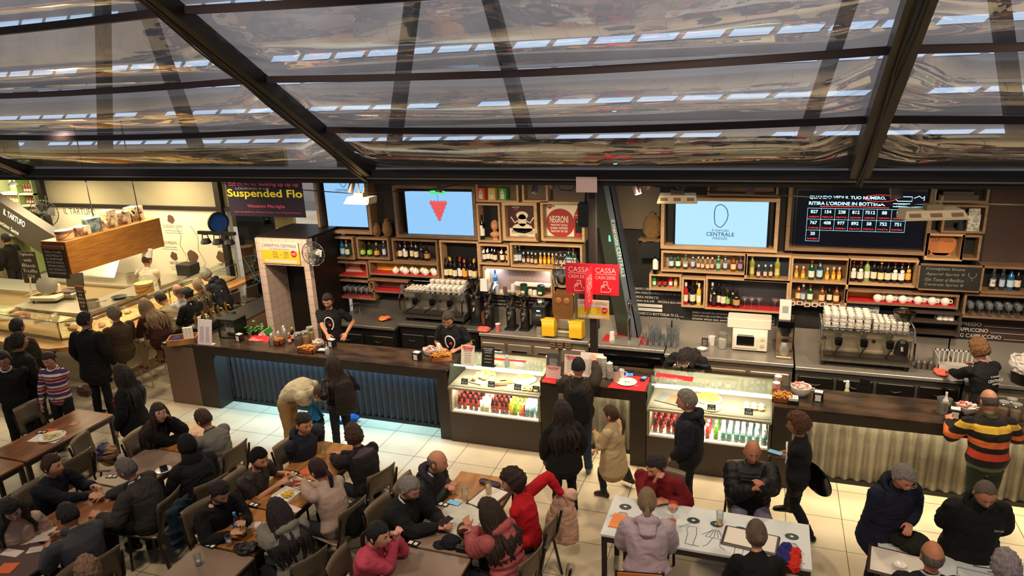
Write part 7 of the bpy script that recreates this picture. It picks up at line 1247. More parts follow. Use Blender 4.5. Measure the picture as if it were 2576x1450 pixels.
def heater(label,px,py,y,w_,rz,ti):t=thing('ceiling_heater',label,'heater',AY(px,py,y),rz);m=MB();m.prism([(-w_/2,-.09,0),(w_/2,-.09,0),(w_/2*.9,-.04,.07),(-w_/2*.9,-.04,.07)],(0,.2,0));m.bev(-w_/2,w_/2,-.11,.12,-.02,.0,.004);obj('body',m,mat('heater_cream','d8c8a4',.5),t);m=MB();[m.prism([(a_,-.088-.0,.012),(a_+w_*.18,-.088,.012),(a_+w_*.18,-.062,.045),(a_,-.062,.045)],(0,-.004,.002))for a_ in(-w_*.42,-w_*.09,w_*.24)];obj('grille',m,mat('heater_grille','8a6a50',.6),t);m=MB();m.box(-.08,.08,-.03,.06,.071,.13);m.tube([(.0,0,.13),(0,0,.28)],.01,6);m.tube([(.05,0,.1),(.09,.02,.2)],.012,6);obj('bracket',m,mat('heater_bracket','8a7a5c',.5),t)
heater('cream infrared heater under the gutter in front of the leftmost screen',906,508,8.95,.42,-.1,0);heater('cream infrared heater at the corner of the loop logo screen',1704,505,8.95,.48,.08,0);heater('large cream infrared heater in front of the order number screen',2346,545,8.3,.62,.25,0)
for i,pts in enumerate((((1630,466),(1700,478),(1890,488),(2120,500),(2290,520),(2400,512)),((560,462),(760,478),(900,488),(1100,476),(1190,455)),((2290,513),(2430,512),(2576,516)),((1400,460),(1410,478),(1440,480),(1450,462)))):m=MB();m.tube([AY(a,b,8.94)for a,b in pts],.007,5);obj('cable',m,black,None,True,None,'thin black cable %s'%('strung from the bronze spotlight to the right heater','strung below the gutter over the left screens','running off at the right under the gutter','loop hanging beside the pink card')[i],'cable')
t=thing('stage_light','blue-fronted round stage light above the row of three black lamps','stage light',AY(548,560,10.6));Mx=Matrix.Rotation(1.15,3,'Z')@Matrix.Rotation(1.6,3,'X');m=MB();m.lathe([(0,-.16),(.10,-.15),(.2,0),(.2,.04),(.18,.04),(.17,.0)],n=26,M=Mx);obj('housing',m,black,t,True);m=MB();m.lathe([(0,.02),(.17,.02),(.17,.03),(0,.03)],n=26,M=Mx);obj('lens',m,mat('lens_blue','1f4a94',.3),t);m=MB();m.tube([(-.1,.1,.1),(-.2,.15,.0),(-.15,.1,-.15)],.015,6);obj('yoke',m,black,t)
t=thing('lamp_bar','black bar with three small black theatre lamps by the dark mullion','lamp bar',AY(545,588,10.5));obj('bar',MB().box(-.42,.42,-.03,.03,-.02,.04),black,t)
for i in range(3):m=MB();m.lathe([(0,.05),(.07,.04),(.10,-.03),(.09,-.05),(0,-.05)],(-.28+.27*i,0,-.15),18);l_=obj('lamp',m,black,t,True);m=MB();m.tube([(-.36+.27*i,0,-.15),(-.34+.27*i,0,-.03),(-.22+.27*i,0,-.03),(-.20+.27*i,0,-.15)],.010,6);obj('yoke',m,black,l_,True)
m=MB();p=AY(600,650,11.3);m.box(-.0,.9,0,.03,-1.6,1.2);obj('window_3',m,glass('dark_window',(.12,.13,.13),.10),None,False,(p.x,11.4,p.z),kind='structure');m=MB();rr=random.Random(3)
for i in range(16):m.tube([(rr.uniform(.05,.5),0,rr.uniform(-.55,.1)),(rr.uniform(.05,.6),0,rr.uniform(-.55,.1))],.006,5)
obj('blue_scribble',m,mat('scribble','3a6a80',.6),None,False,(p.x,11.38,p.z),'thin blue crossing lines drawn on the dark window','drawing');m=MB();vs,fs=sph(lambda d:V((d.x*.55*(1+.2*noise.noise(d*4)),d.y*.4,d.z*.12*(1+.7*noise.noise(d*5)))));m.add(vs,fs);obj('burlap_heap',remesh(m,'burlap',mat('burlap','8a7460',.95,bump=.8,bs=70),.015,1,.03,8),MATS['burlap'],None,False,((tx0+tx1)/2+.05,PY+.55,tz+.10),'brown burlap cloth heaped on top of the tiled doorway','cloth')
obj('white_ledge',MB().bev(-.36,.36,-.10,.10,0,.03,.006),mat('ledge_white','d8cfc4',.4),None,False,AZ(474,800,1.06),'long white ledge board beside the woman with the black bun','ledge',rz=.35)
# dining tables and chairs
TZ=0.70
chm=mat('chair_shell','6c5e4c',.42,.3);leg_m=mat('leg_dark','1e1512',.5)
twood=mat('table_wood','8a5836',.4,c2='6a4028',ns=4,stretch=(2.5,.6,1));twood2=mat('table_oak','b07c42',.38,c2='8c5a2c',ns=4,stretch=(2.5,.6,1));tgrey=mat('table_taupe','8a7464',.4,c2='7a6658',ns=2.5)
def table(label,x0,x1,y0,y1,m_,z=TZ,leg=.045,top=None):
 t=thing('table',label,'table',(x0,y0,0));w_,d_=x1-x0,y1-y0;obj('table_top',MB().bev(0,w_,0,d_,z-.028,z,.003),top or m_,t);obj('apron',MB().box(.01,w_-.01,.01,d_-.01,z-.09,z-.029),leg_m,t)
 for a in(.01,w_-leg-.01):
  for b in(.01,d_-leg-.01):obj('leg',MB().box(a,a+leg,b,b+leg,0,z-.09),leg_m,t)
CHM={}
def chair(x,y,deg,label,grp='brown shell chairs'):
 if not CHM:
  def shell(pts,w0,w1,hole=False):
   m=MB();vs=[];fs=[];n=10
   for i,(py,pz)in enumerate(pts):
    w_=w0+(w1-w0)*i/(len(pts)-1)
    for k in range(n+1):u=k/n*2-1;vs.append((u*w_/2,py+.03*u*u*(1 if i>3 else.3),pz+(.012*u*u if i<=3 else 0)))
   L=len(pts)
   for i in range(L-1):
    for k in range(n):
     if hole and i in(0,1)and 2<=k<=n-3:continue
     a=i*(n+1)+k;fs.append((a,a+1,a+n+2,a+n+1))
   m.add(vs,fs);o=bpy.data.objects.new('t',m.mesh('t',chm,True));COL.objects.link(o);md=o.modifiers.new('s','SOLIDIFY');md.thickness=.012;me=bpy.data.meshes.new_from_object(o.evaluated_get(bpy.context.evaluated_depsgraph_get()));bpy.data.objects.remove(o);return me
  CHM['seat']=shell([(.21,.405),(.19,.425),(.05,.425),(-.1,.42),(-.20,.43)],.44,.42);CHM['backrest']=shell([(-.205,.44),(-.225,.50),(-.235,.57),(-.25,.66),(-.275,.77),(-.295,.84)],.40,.40,True)
  for i,(a,b)in enumerate(((-1,1),(1,1),(-1,-1),(1,-1))):m=MB();m.tube([(a*.19,b*.17,.42),(a*.21,b*.20,0)]if b>0 else[(a*.20,-.28,.78),(a*.205,-.22,.50),(a*.20,-.18,.42),(a*.215,-.26,0)],.014,6);CHM[i]=m.mesh('leg',leg_m,True)
 t=thing('chair',label,'chair',(x,y,0),rad(deg-90),grp)
 for k,n in(('seat','seat'),('backrest','backrest'),(0,'leg'),(1,'leg'),(2,'leg'),(3,'leg')):obj(n,CHM[k],None,t)
def seatof(i,label,lift=0):chair(i['root'].x,i['root'].y,math.degrees(i['A'])+90,label)
for lb,a,m_ in(('long worn brown table with the pasta plate at the left',(-9.0,-8.33,5.33,6.62),twood),('brown table cut by the left edge, below the pasta plate table',(-9.0,-8.33,4.0,5.30),twood),('small oak table between the woman resting her chin and the grey jacket man',(-7.10,-6.43,6.03,6.70),twood2),('bare taupe table with a phone on a saucer',(-7.10,-6.43,5.19,6.0),tgrey),('brown table between the navy sweater man and the older man in grey',(-7.0,-6.33,4.2,5.16),twood),('dark table with papers before the woman in glasses',(-6.95,-6.28,3.2,4.17),mat('table_dim','5c4a44',.4)),('light oak table with the beer glass and orange card',(-5.10,-4.43,6.03,6.72),twood2),('oak table with two trays of pasta and meat',(-5.10,-4.43,5.29,6.0),twood2),('oak table with two water bottles and a black pouch',(-5.08,-4.41,4.62,5.26),twood2),('bare taupe table with a plastic cup at the bottom',(-5.05,-4.38,3.7,4.59),tgrey),('oak table with beers, tray and phone',(-3.08,-2.41,5.88,6.52),twood2),('taupe table with the unfolded map and black cap',(-3.08,-2.41,5.16,5.85),tgrey),('bare greyish taupe table below the black cap',(-3.06,-2.39,4.3,5.13),tgrey)):table(lb,*a,m_)
wht=mat('white_top','cdd2d2',.3);table('long white table printed with drawings of people wearing record hats',-1.33,.56,5.82,6.50,wht);table('white printed table at the bottom right corner',1.14,2.9,5.75,6.42,wht)
m=MB();O=V((0,0,TZ));Y_=V((0,1,0))
def fig(cx,cy,s,k):
 q=lambda P:[(cx+a*s,cy+b*s)for a,b in P];m2.extend([(cx,cy+.20*s)])
 for P,cl in([([(-.09,-.0),(-.03,.12),(.03,.12),(.10,-.02),(-.09,0)],0),([(-.02,0),(-.06,-.12),(-.10,-.16)],0),([(.05,0),(.05,-.12),(.10,-.16)],0),([(-.03,.11),(-.12,.02)],0)]+[([(u,0),(u*.3,.12)],0)for u in(-.05,-.01,.03,.07)]if k%2==0 else[([(-.04,-.16),(-.03,0),(-.05,.06),(-.03,.12),(.04,.12),(.05,.0),(.03,-.16),(.09,-.17),(-.04,-.16)],0),([(-.04,.11),(-.12,.08),(-.03,.16)],0)]):stroke(m,q(P),.005,O,X_,Y_)
m2=[];[fig(x,y,1,k)for k,(x,y)in enumerate(((-1.18,6.10),(-.50,6.05),(-.28,6.05),(-.06,6.02),(.40,6.04)))];obj('drawing',m,mat('table_ink','2a2c30',.5),None,False,None,'line drawings of figures printed on the long white table','drawing')
for i,(x,y)in enumerate(m2):m=MB();disc(m,O+V((x,y+.02,0)),X_,Y_,.062,.05,28,eps=.003);o=obj('record_print',m,mat('record_ink','2a3436',.35),None,False,None,'dark oval record printed on the white table, %s from left'%ORD[i],'drawing','record drawings');m=MB();disc(m,O+V((x,y+.02,0)),X_,Y_,.018,.014,eps=.005);obj('centre',m,wht,o)
m=MB();stroke(m,[(1.72,6.1),(1.80,6.0),(2.0,6.02),(2.02,6.16),(1.74,6.2)],.006,O,X_,Y_,closed=True);[rectf(m,O+V((1.85+.1*i,6.3-.05*i,0)),X_,Y_,.16,.012)for i in range(3)];text(m,'CHIUDI BOTTONI',O+V((2.15,6.22,0)),X_,Y_,wd=.2);obj('drawing',m,MATS['table_ink'],None,False,None,'till drawing and small text printed on the corner white table','drawing')
# things on the tables
def it(name,label,cat,px,py,mb,mt,rz=0,z=TZ,sm=False,grp=None):return obj(name,mb,mt,None,sm,AZ(px,py,z),label,cat,grp,rz=rz)
def slab(w_,d_,h=.004):return MB().box(-w_/2,w_/2,-d_/2,d_/2,0,h)
def lath(p,n=24):m=MB();m.lathe(p,n=n);return m
def coaster(label,px,py,rz=0):o=it('code_card',label,'card',px,py,slab(.13,.075,.006),black,rz);obj('print',MB().box(-.05,-.01,-.022,.022,.006,.007).box(.01,.045,-.02,.02,.006,.007),paper,o)
for a in(('black card with white squares beside the pasta plate',106,1088,.3),('black card with white squares near the older man in grey',283,1199,.3),('black card near the beanie man and orange card',739,1192,-.2),('black card left of the grey hoodie woman',639,1271,-.1),('black card on the table of the two water bottles',530,1374,-.1),('black card beside the blue-screened phone',1115,1270,-.1),('black card beside the black cap',1040,1368,-.1)):coaster(*a)
def phone(label,px,py,rz,scr=None,z=TZ+.002):o=it('phone',label,'phone',px,py,MB().bev(-.04,.04,-.08,.08,0,.01,.003),black,rz,z);obj('display',MB().box(-.035,.035,-.072,.072,.010,.0105),mat('ph'+str(bool(scr)),scr or(.01,.01,.015),.15,em=.7 if scr else 0),o)
phone('black phone lying on a white saucer on the bare taupe table',412,1180,.9,z=TZ+.014);it('saucer','white saucer under the black phone','plate',412,1184,lath([(0,0),(.07,0),(.09,.012),(0,.01)]),whitec,sm=True);phone('phone with lit blue picture lying by the beer glass',1142,1267,1.4,(.25,.5,.6))
o=it('pasta_plate','white oval plate of pasta on the long left table','plate',132,1101,lath([(0,0),(.10,0),(.16,.02),(.15,.02),(.09,.006)]),whitec,sm=True);m=MB();rr=random.Random(1);[m.ell((rr.gauss(0,.045),rr.gauss(0,.04),.02+rr.random()*.02),(.02,.012,.01),8,5)for i in range(40)];obj('pasta',m,mat('pasta','d8c878',.6),o,True,kind='stuff')
it('placemat','white paper placemat under the pasta plate','mat',118,1104,slab(.42,.2,.003),paper,.15);it('menu_card','orange card behind the pasta plate','card',127,1085,slab(.14,.11),mat('card_orange','d86a3c',.6),.3);it('napkin','crumpled beige napkin on the far end of the long left table','napkin',188,1066,slab(.10,.11),mat('kraft','b08a68',.8),.4);it('menu_card','orange card on the light oak table beside the black card','card',771,1187,slab(.14,.10),MATS['card_orange'],-.1);it('menu_card','orange card at the bottom left corner','card',18,1432,slab(.16,.15,.01),MATS['card_orange'],.3);it('menu_card','orange booklet with loop logo on the white table','booklet',1554,1312,slab(.13,.23,.01),mat('bk_orange','f08a48',.6),-.05)
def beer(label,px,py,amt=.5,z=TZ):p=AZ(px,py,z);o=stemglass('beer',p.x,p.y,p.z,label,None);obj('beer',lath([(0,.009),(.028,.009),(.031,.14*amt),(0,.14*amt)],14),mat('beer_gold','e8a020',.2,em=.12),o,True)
beer('half-full beer glass on the light oak table',815,1152);beer('tall beer glass near the blue-screened phone',1171,1262,.6);beer('nearly full beer glass on the dark tray',1230,1245,.8,TZ+.01);beer('plastic tumbler with a little yellow beer on the white table',1810,1322,.35)
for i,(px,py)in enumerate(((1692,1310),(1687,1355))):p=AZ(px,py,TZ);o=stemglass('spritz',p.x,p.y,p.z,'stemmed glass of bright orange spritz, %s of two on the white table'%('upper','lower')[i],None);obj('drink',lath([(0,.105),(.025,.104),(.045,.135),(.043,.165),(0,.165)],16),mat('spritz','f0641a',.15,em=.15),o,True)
def tray(label,px,py,rz,w_=.42,d_=.30,pap=True):o=it('tray',label,'tray',px,py,MB().bev(-w_/2,w_/2,-d_/2,d_/2,0,.018,.008),mat('tray_brown','38201a',.35),rz);obj('lining',MB().bev(-w_/2+.025,w_/2-.025,-d_/2+.025,d_/2-.025,.0181,.020,.0006),mat('tray_paper','d8d0c4',.6),o);return o
tray('dark tray with paper and crumpled napkin before the pink puffer woman',1228,1256,1.3);tray('brown tray with menu sheet in front of the bun-haired woman',1888,1362,-.1,.5);tray('brown tray with coffee cup and crumpled tissue on the corner white table',2262,1425,-.15,.5,.4);tray('white-lined tray of red sliced meat in front of the lace sweater woman',748,1218,-.15,.3,.24)
for nm,px,py,c,lb in(('sliced_meat',745,1222,'a03a2c','heap of red sliced meat and shavings on the lined tray'),('tagliatelle',722,1249,'d8b838','yellow tagliatelle with truffle in the white box')):m=MB();rr=random.Random(px);[m.tube([(rr.gauss(0,.035),rr.gauss(0,.03),.02+.02*rr.random())for k in range(3)],.005,5)for i in range(40)];it(nm,lb,'food',px,py,m,mat(nm,c,.5),0,TZ+.008,True)['kind']='stuff'
m=MB();m.box(-.12,.12,-.11,.11,0,.006);m.box(-.12,.12,.10,.11,.006,.04);m.box(-.12,.12,-.11,-.10,.006,.04);m.box(-.12,-.11,-.1,.1,.006,.04);m.box(.11,.12,-.1,.1,.006,.04);it('food_box','open white takeaway box of tagliatelle','box',722,1250,m,whitec,-.15)
for px,py,c,lb,rz in((598,1345,'3a8ac0','blue-capped bottle of water with blue label held by the black sweater man',0),(614,1348,'c8b8c8','clear water bottle with black label and raised lid',.2)):p=AZ(px,py,TZ);o=obj('water_bottle',lath([(0,0),(.032,0),(.034,.02),(.030,.10),(.033,.15),(.014,.21),(.013,.23)],16),glass('gw'+c,c,.18),None,True,p,lb,'bottle');obj('cap',lath([(.016,.225),(.016,.25),(0,.252)],12),mat('cp'+c,c if rz==0 else '1a1a1a',.4),o,True);obj('label',lath([(.0335,.06),(.0345,.062),(.0345,.12),(.0335,.122)],16),mat('wl'+c,'1f6ab0' if rz==0 else '181418',.4),o,True)
def pcup(label,px,py):p=AZ(px,py,TZ);o=stemglass('tumbler',p.x,p.y,p.z,label,None);obj('napkin',lath([(0,.008),(.026,.01),(.028,.04),(.01,.05),(0,.052)],8),paper,o)
pcup('clear plastic cup with crumpled tissue beside the water bottles',577,1372);pcup('clear plastic cup with tissue on the bare taupe table',500,1422);pcup('small empty glass by the navy sweater man',240,1248)
m=MB();m.ell((0,0,.035),(.12,.08,.035),16,10);m.ell((.06,.04,.04),(.07,.06,.04),12,8);it('pouch','crumpled black pouch beside the tissue cup','pouch',617,1388,remesh(m,'pouch',black,.008,1,.02,16),black);it('cap','black cap lying on the taupe table near the map','cap',1135,1372,remesh(MB().ell((0,0,.03),(.10,.09,.075),16,10).ell((-.09,-.03,.008),(.09,.075,.008),14,6),'cap',black,.007,1,.006,14),fabric('14141a'))
it('camera','small black camera with strap right of the black cap','camera',1163,1388,MB().bev(-.06,.06,-.03,.03,0,.06,.008).lathe([(0,-.07),(.03,-.07),(.03,-.03)],(0,0,0),12,M=Matrix.Rotation(0,3,'X')),black);it('handbag','olive brown handbag under the pink puffer woman hands','bag',1172,1352,remesh(MB().ell((0,0,.07),(.09,.06,.09),16,10),'bag',leg_m,.008,1,.008,12),fabric('4a3e26','leather'));it('pencil_case','dark purple patterned case at the far end of the beer table','case',1233,1222,MB().bev(-.13,.13,-.035,.035,0,.06,.02),mat('case_purple','2c2440',.6,c2='4a3c5c',ns=30),-.15)
o=it('map','large unfolded white street map on the taupe table','map',1153,1305,MB().prism([(-.23,-.25,0),(.0,-.25,.015),(0,.28,.015),(-.23,.28,0)],(0,0,.002)).prism([(0,-.25,.015),(.23,-.25,0),(.23,.28,0),(0,.28,.015)],(0,0,.002)),mat('map_paper','c8c4b8',.8,c2='b8b8b0',ns=9),-.2)
for i,(px,py,w_,d_,rz,lb)in enumerate(((85,1350,.36,.24,.55,'large white menu sheet before the woman in glasses'),(48,1366,.2,.1,.5,'yellowish crumpled sandwich paper on the menu sheet'),(112,1380,.3,.1,.55,'long white paper strip beside the grey jacket arm'),(30,1392,.2,.1,.1,'torn white napkin at the bottom left'),(640,1322,.12,.1,.5,'white napkin held near the grey hoodie woman'),(2278,1395,.2,.12,.2,'crumpled white tissues on the corner tray'),(735,1280,.2,.08,-.2,'white paper strip right of the tagliatelle box'))):it('paper_sheet',lb,'paper',px,py,slab(w_,d_,.003+.001*(i==1)),mat('ps%d'%(i==1),('d8c8c0','e0c888')[i==1],.8),rz,TZ+.001*(i%3))
it('coffee_cup','white cup of milky coffee on the corner tray','cup',2263,1432,lath([(0,0),(.03,0),(.05,.05),(.046,.05),(0,.04)]),whitec,sm=True,z=TZ+.02);it('scarf','black folded scarf and gloves on the corner white table','scarf',2285,1370,remesh(MB().ell((0,0,.05),(.19,.13,.05),16,10).ell((.05,-.12,.04),(.15,.08,.05),14,8),'scarf',black,.009,1,.02,12),fabric('16160f'))
for c,dx,lb in(('26246c',0,'crumpled dark blue scarf at the right end of the white table'),('c0281e',22,'crumpled red scarf at the right end of the white table')):it('scarf',lb,'scarf',1972+dx,1412+dx*.6,remesh(MB().ell((0,0,.05),(.065,.15,.05),16,10).ell((.02,.1,.06),(.05,.06,.05),14,8),'scarf',black,.008,1,.025,14),fabric(c))
for n_,x,y,dg in(('in front of the woman resting her chin',-7.75,5.9,20),('beyond the pasta plate table, nearest the striped woman',-9.35,6.35,0),('beyond the pasta plate table, nearer the left edge',-9.35,5.55,0),('right of the bottom taupe table, under the hoodie woman row',-3.92,4.0,180),('below the pink sweater woman',-3.5,3.95,0),('empty at the bottom between the two left rows',-5.55,3.85,0),('under the white hooded jacket row beside the pink coat',-1.72,4.95,180),('on the near side of the pasta plate table',-7.85,5.45,180),('on the near side of the brown table at the left edge',-7.85,4.6,180)):chair(x,y,dg,'brown shell chair '+n_)
# the people
BK='17161a';SH=1.64
def wp(i,v):ca,sa=cos(i['A']),sin(i['A']);return V((i['root'].x+ca*v.x-sa*v.y,i['root'].y+sa*v.x+ca*v.y,i['root'].z+v.z))
def backpack(i,label,c=BK,side=0,dn=.22,w_=.15):
 m=MB();b=i['pts'][3]-i['up']*dn-i['fw']*(.20)+i['rt']*side;loft(m,[(b-i['up']*.22,w_,.075,i['rt'],i['fw']),(b,w_*1.05,.10,i['rt'],i['fw']),(b+i['up']*.17,w_*.8,.07,i['rt'],i['fw'])],18);m.v=[tuple(wp(i,V(p)))for p in m.v];t=obj('backpack',remesh(m,'backpack',black,.01,2,.006,10),fabric(c),None,False,None,label,'backpack')
 m=MB();
 for s_ in(-.08,.08):p=lambda v:wp(i,v);a=i['rt']*(s_+side*.3);m.tube([p(b+i['up']*.15+a),p(i['neck']+i['rt']*s_*1.2+i['fw']*.03+i['up']*.02),p(i['pts'][3]+i['rt']*s_*1.5+i['fw']*.13-i['up']*.1),p(i['pts'][2]+i['rt']*s_*2+i['fw']*.05-i['up']*.1)],.012,6)
 obj('strap',m,black,t,True)
def P(label,head,face,**k):return person(label,head,face,**k)
STAFF=dict(top=('cloth','141416'),sleeve='short',low=('cloth','1a1a1c'))
P('moustached barista in black t-shirt with white loop print behind the left bar',(825,757),285,h=1.64,hp=22,L=(872,838,.98),R=(826,852,1.02),beard='moustache',extra=[emblem()],hc='120d0a',**STAFF)
P('bearded barista in glasses preparing drinks beside the left display case',(1128,802),272,h=1.6,lean=12,hp=30,L=(1150,880,1.0),R=(1112,878,1.0),beard='full',glasses='8a7a60',extra=[emblem()],hc='3a3028',**STAFF)
P('barista with dreadlocks and clear visor bending over the right display case',(1722,902),262,h=1.66,lean=58,hp=20,L=(1742,950,.95),R=(1652,950,.95),hair='long',hc='1a1210',glasses='e0e0e8',skin='7a4c34',extra=[emblem(arch=True)],**STAFF)
def ctext(i):m=MB();c=i['pts'][3]-i['up']*.16-i['fw']*(.135*i['s']+i['coat']+.012);[text(m,s_,c-i['up']*dz,i['rt'],i['up'],wd=w_,off=.01)for s_,dz,w_ in(('CENTRALE',0,.22),('il mercato',-.05,.13),('FIRENZE',.04,.10))];obj('shirt_lettering',m,mat('print_white','e8e6e0'),i['T'],label='white lettering on the back')
P('curly-haired barista seen from behind in black top lettered CENTRALE',(2462,880),125,h=1.68,lean=14,hp=12,L=(2372,935,1.02),R=(2430,915,1.05),hair='curly',hc='6a4a2c',top=('cloth','141416'),low=('cloth','1a1a1c'),extra=[ctext])
P('chef in tall white hat and white shirt seen from behind in the truffle stall',(370,655),95,h=1.72,hp=15,L=(340,700,1.05),R=(402,715,.95),hair='toque',top=('cloth','e4dcc4'),sleeve='short',low=('cloth','c8c0a8'))
P('man in black jacket with glasses at the far left behind the stall',(14,602),190,h=1.7,top=('cloth','191510'),coat=.02,glasses='1a1a1a',hc='1c140e')
P('person in cream jacket and tan trousers bending double at the blue-lit bar',(808,990),5,h=1.55,lean=88,hp=30,L=(792,1012,.55),R=(800,1018,.5),hip=.86,top=('cloth','cfc0a0'),coat=.03,low=('cloth','a07c50'),hc='3a2a1c')
i=P('woman with long dark wavy hair in leather jacket with backpack at the left bar',(838,918),148,h=1.42,hy=0,hp=8,fem=1,hair='long',hc='2c1a12',top=('leather','151314'),coat=.015,L=(800,985,1.0),R=(858,985,.9));backpack(i,'grey-black backpack worn by the woman in the leather jacket','26231f',.02)
t=thing('umbrella','light blue folded umbrella hanging beside the woman in the leather jacket','umbrella',AZ(790,1035,.6));m=MB();n=8;m.add([(0,0,.12)]+[(.14*cos(2*pi*k/16)*(1 if k%2 else.7),.12*sin(2*pi*k/16)*(1 if k%2 else.7),-.12+.05*(k%2))for k in range(16)],[(0,1+k,1+(k+1)%16)for k in range(16)]);m.tube([(0,0,.1),(0,0,.3)],.012,6);obj('canopy',m,mat('umbrella_blue','3a9ad8',.45),t)
it('umbrella','folded navy blue umbrella lying on the floor by the bar','umbrella',886,1062,remesh(MB().ell((0,0,.06),(.12,.07,.06),14,8).ell((-.15,-.04,.03),(.16,.035,.03),14,8),'u',black,.01,1,.02,14),fabric('1f4a8a'),.3,0.0)
it('bag','dark shoulder bag hanging below the blue umbrella','bag',800,1060,remesh(MB().ell((0,0,0),(.10,.07,.13),14,10),'bag',black,.01,1,.008,10),fabric('1c2226','leather'),0,.45)
i=P('man in black cap and brown sweatshirt pointing at the menu board',(1455,925),100,h=1.55,hair='cap',hc='1a1a1e',hp=5,R=(1498,905,1.35),L=(1425,950,1.12),rp_=(.9,0,-.6),top=('cloth','2c241c'),coat=.02,low=('denim','243248'),shoe='4a4e50',fat=.2,grip=(.9,.2));backpack(i,'black backpack worn by the man in the cap','101012',0)
P('woman with very long dark wavy hair in black coat behind the man in the cap',(1415,1035),118,h=1.43,fem=1,hair='long',hc='1c1210',top=('cloth','15120f'),coat=.03,hem=.12,low=('cloth','0c0c0e'),shoe='b8b4b0',hy=-25)
P('girl with braided hair in beige coat walking left past the cash desk',(1537,1043),165,h=1.25,fem=1,hair='pony',hc='3c2414',top=('cloth','b8a078'),coat=.03,hem=.24,low=('denim','1f2c40'),shoe='3a2c1c',L=(1500,1095,.85),R=(1502,1130,.80),feet=((1520,1250),(1588,1222)),hp=15)
i=P('grey-haired man in navy hooded jacket standing before the right display case',(1728,1008),178,h=1.60,hair='short',hc='6e665c',hp=12,top=('cloth','191a22'),coat=.025,low=('cloth','1a1a1c'),L=(1694,1150,.85),fat=.15,extra=[hoodie()])
i=P('curly-haired waitress in black t-shirt holding a payment terminal and round tray',(2008,1068),172,h=1.53,fem=1,hair='curly',hc='4a2c1a',skin='94603e',hp=12,L=(1960,1148,.92),R=(1962,1140,.95),top=('cloth','141416'),sleeve='short',low=('cloth','141416'),feet=((1975,1300),(2035,1360)),extra=[emblem(dot=False)])
t=thing('round_tray','large round black tray held behind the waitress','tray',wp(i,V((.10,-.16,.78))),i['A']+.5);obj('tray',lath([(0,0),(.20,0),(.21,.012),(.205,.016),(0,.004)],30),blackg,t);t.rotation_euler=(rad(75),0,i['A']+.9)
phone('payment terminal with blue screen in the waitress hands',1950,1140,1.2,(.35,.55,1),.98)
stp=stripes('striped_sweater',[(0,'16120e'),(.10,'c84428'),(.24,'16120e'),(.34,'d86a30'),(.46,'16120e'),(.60,'dcb03a'),(.72,'16120e'),(.84,'4e5a3a'),(.94,'16120e')],.56,-1.56)
P('bald man in black, yellow and orange striped sweater leaning on the right bar',(2488,1010),100,h=1.60,hair='bald_sides',hc='4a4038',hp=20,lean=12,glasses='6a2c2c',topmat=stp,coat=.015,low=('denim','222a20'),L=V((-.26,.36,1.12)),R=V((.26,.36,1.12)),fat=.3)
P('man in black suit seen from behind walking beside the stall',(214,806),100,h=1.74,hc='14100e',top=('cloth','0e0d0c'),coat=.025,hem=.22,low=('cloth','0e0d0c'),extra=[collar('d8d0c0')],hy=20)
P('dark-haired person in black coat with back turned at the left aisle',(48,862),75,h=1.66,hair='curly',hc='17100c',top=('cloth','0f0e0d'),coat=.03,hem=.2,low=('cloth','0e0d0c'))
P('dark-haired man at the stall glass behind the black-coated person',(44,822),95,h=1.68,hc='1a0f0c',top=('cloth','2c261e'),coat=.02)
P('man in round black glasses and black sweater with red print at the left edge',(8,905),315,h=1.62,hc='22140f',glasses='0e0c0c',hp=20,top=('cloth','121112'),low=('cloth','121112'),extra=[collar('d0ccc4')],L=(30,970,.9))
P('girl in purple, red and white striped sweater with crossbody strap',(124,905),290,h=1.5,fem=1,hair='bun',hc='2a1814',skin='c08a6c',hp=18,topmat=stripes('rugby',[(0,'43305c'),(.30,'d8ccc4'),(.36,'8a2430'),(.60,'d8ccc4'),(.66,'43305c'),(.72,'8a2430'),(.80,'d8ccc4')],.17),low=('cloth','141418'),L=(150,975,.85),extra=[collar('d8d4d0')])
P('woman with long dark hair, glasses and black coat walking left with a red bag',(308,942),195,h=1.58,fem=1,hair='long',hc='1e1412',glasses='3a2c28',hp=12,top=('cloth','0f1014'),coat=.025,hem=.15,low=('denim','2a2c34'),R=(332,1058,.7))
it('handbag','red handbag held by the woman in the black coat','bag',296,1010,remesh(MB().ell((0,0,0),(.05,.09,.11),14,10),'b',black,.01,1,.01,12),fabric('5c1220','leather'),0,.6);it('handbag','brown handbag beside the man in the black suit','bag',212,985,remesh(MB().ell((0,0,0),(.13,.08,.10),14,10),'b',black,.01,1,.01,12),fabric('4a3428','leather'),0,.65)
for(lb,head,kw)in(('man with curly grey hair in brown jacket on a stool at the stall',(288,792),dict(hair='curly',hc='6e6254',top=('cloth','4a3a28'),coat=.025,low=('cloth','3a3428'))),('blonde woman in dark red plaid jacket leaning on the stall ledge',(366,770),dict(fem=1,hair='long',hc='7a6244',top=('cloth','3c1a18'),coat=.025,lean=25,shoe='8a1c1c',low=('cloth','a08a60'))),('woman with black bun and black top at the stall ledge',(472,740),dict(fem=1,hair='bun',hc='14100e',top=('cloth','121214'))),('woman in leopard print top at the stall ledge',(498,718),dict(fem=1,hair='pony',hc='8a7458',topmat=mat('leopard','8a7452',.9,c2='1c140e',ns=45)))):
 P(lb,head,170,pose='stool',hip=.84,h=1.62,hp=15,**kw)
P('person in beige top bent over the stall ledge beside the plaid jacket',(405,752),175,pose='stool',hip=.84,h=1.6,lean=30,hp=20,hair='short',hc='2c1c14',top=('cloth','a08c68'));P('bald man in pale shirt and black vest at the stall ledge',(448,733),172,pose='stool',hip=.84,h=1.62,hair='bald_sides',hc='6a5444',top=('cloth','b8b4ac'),hp=15)
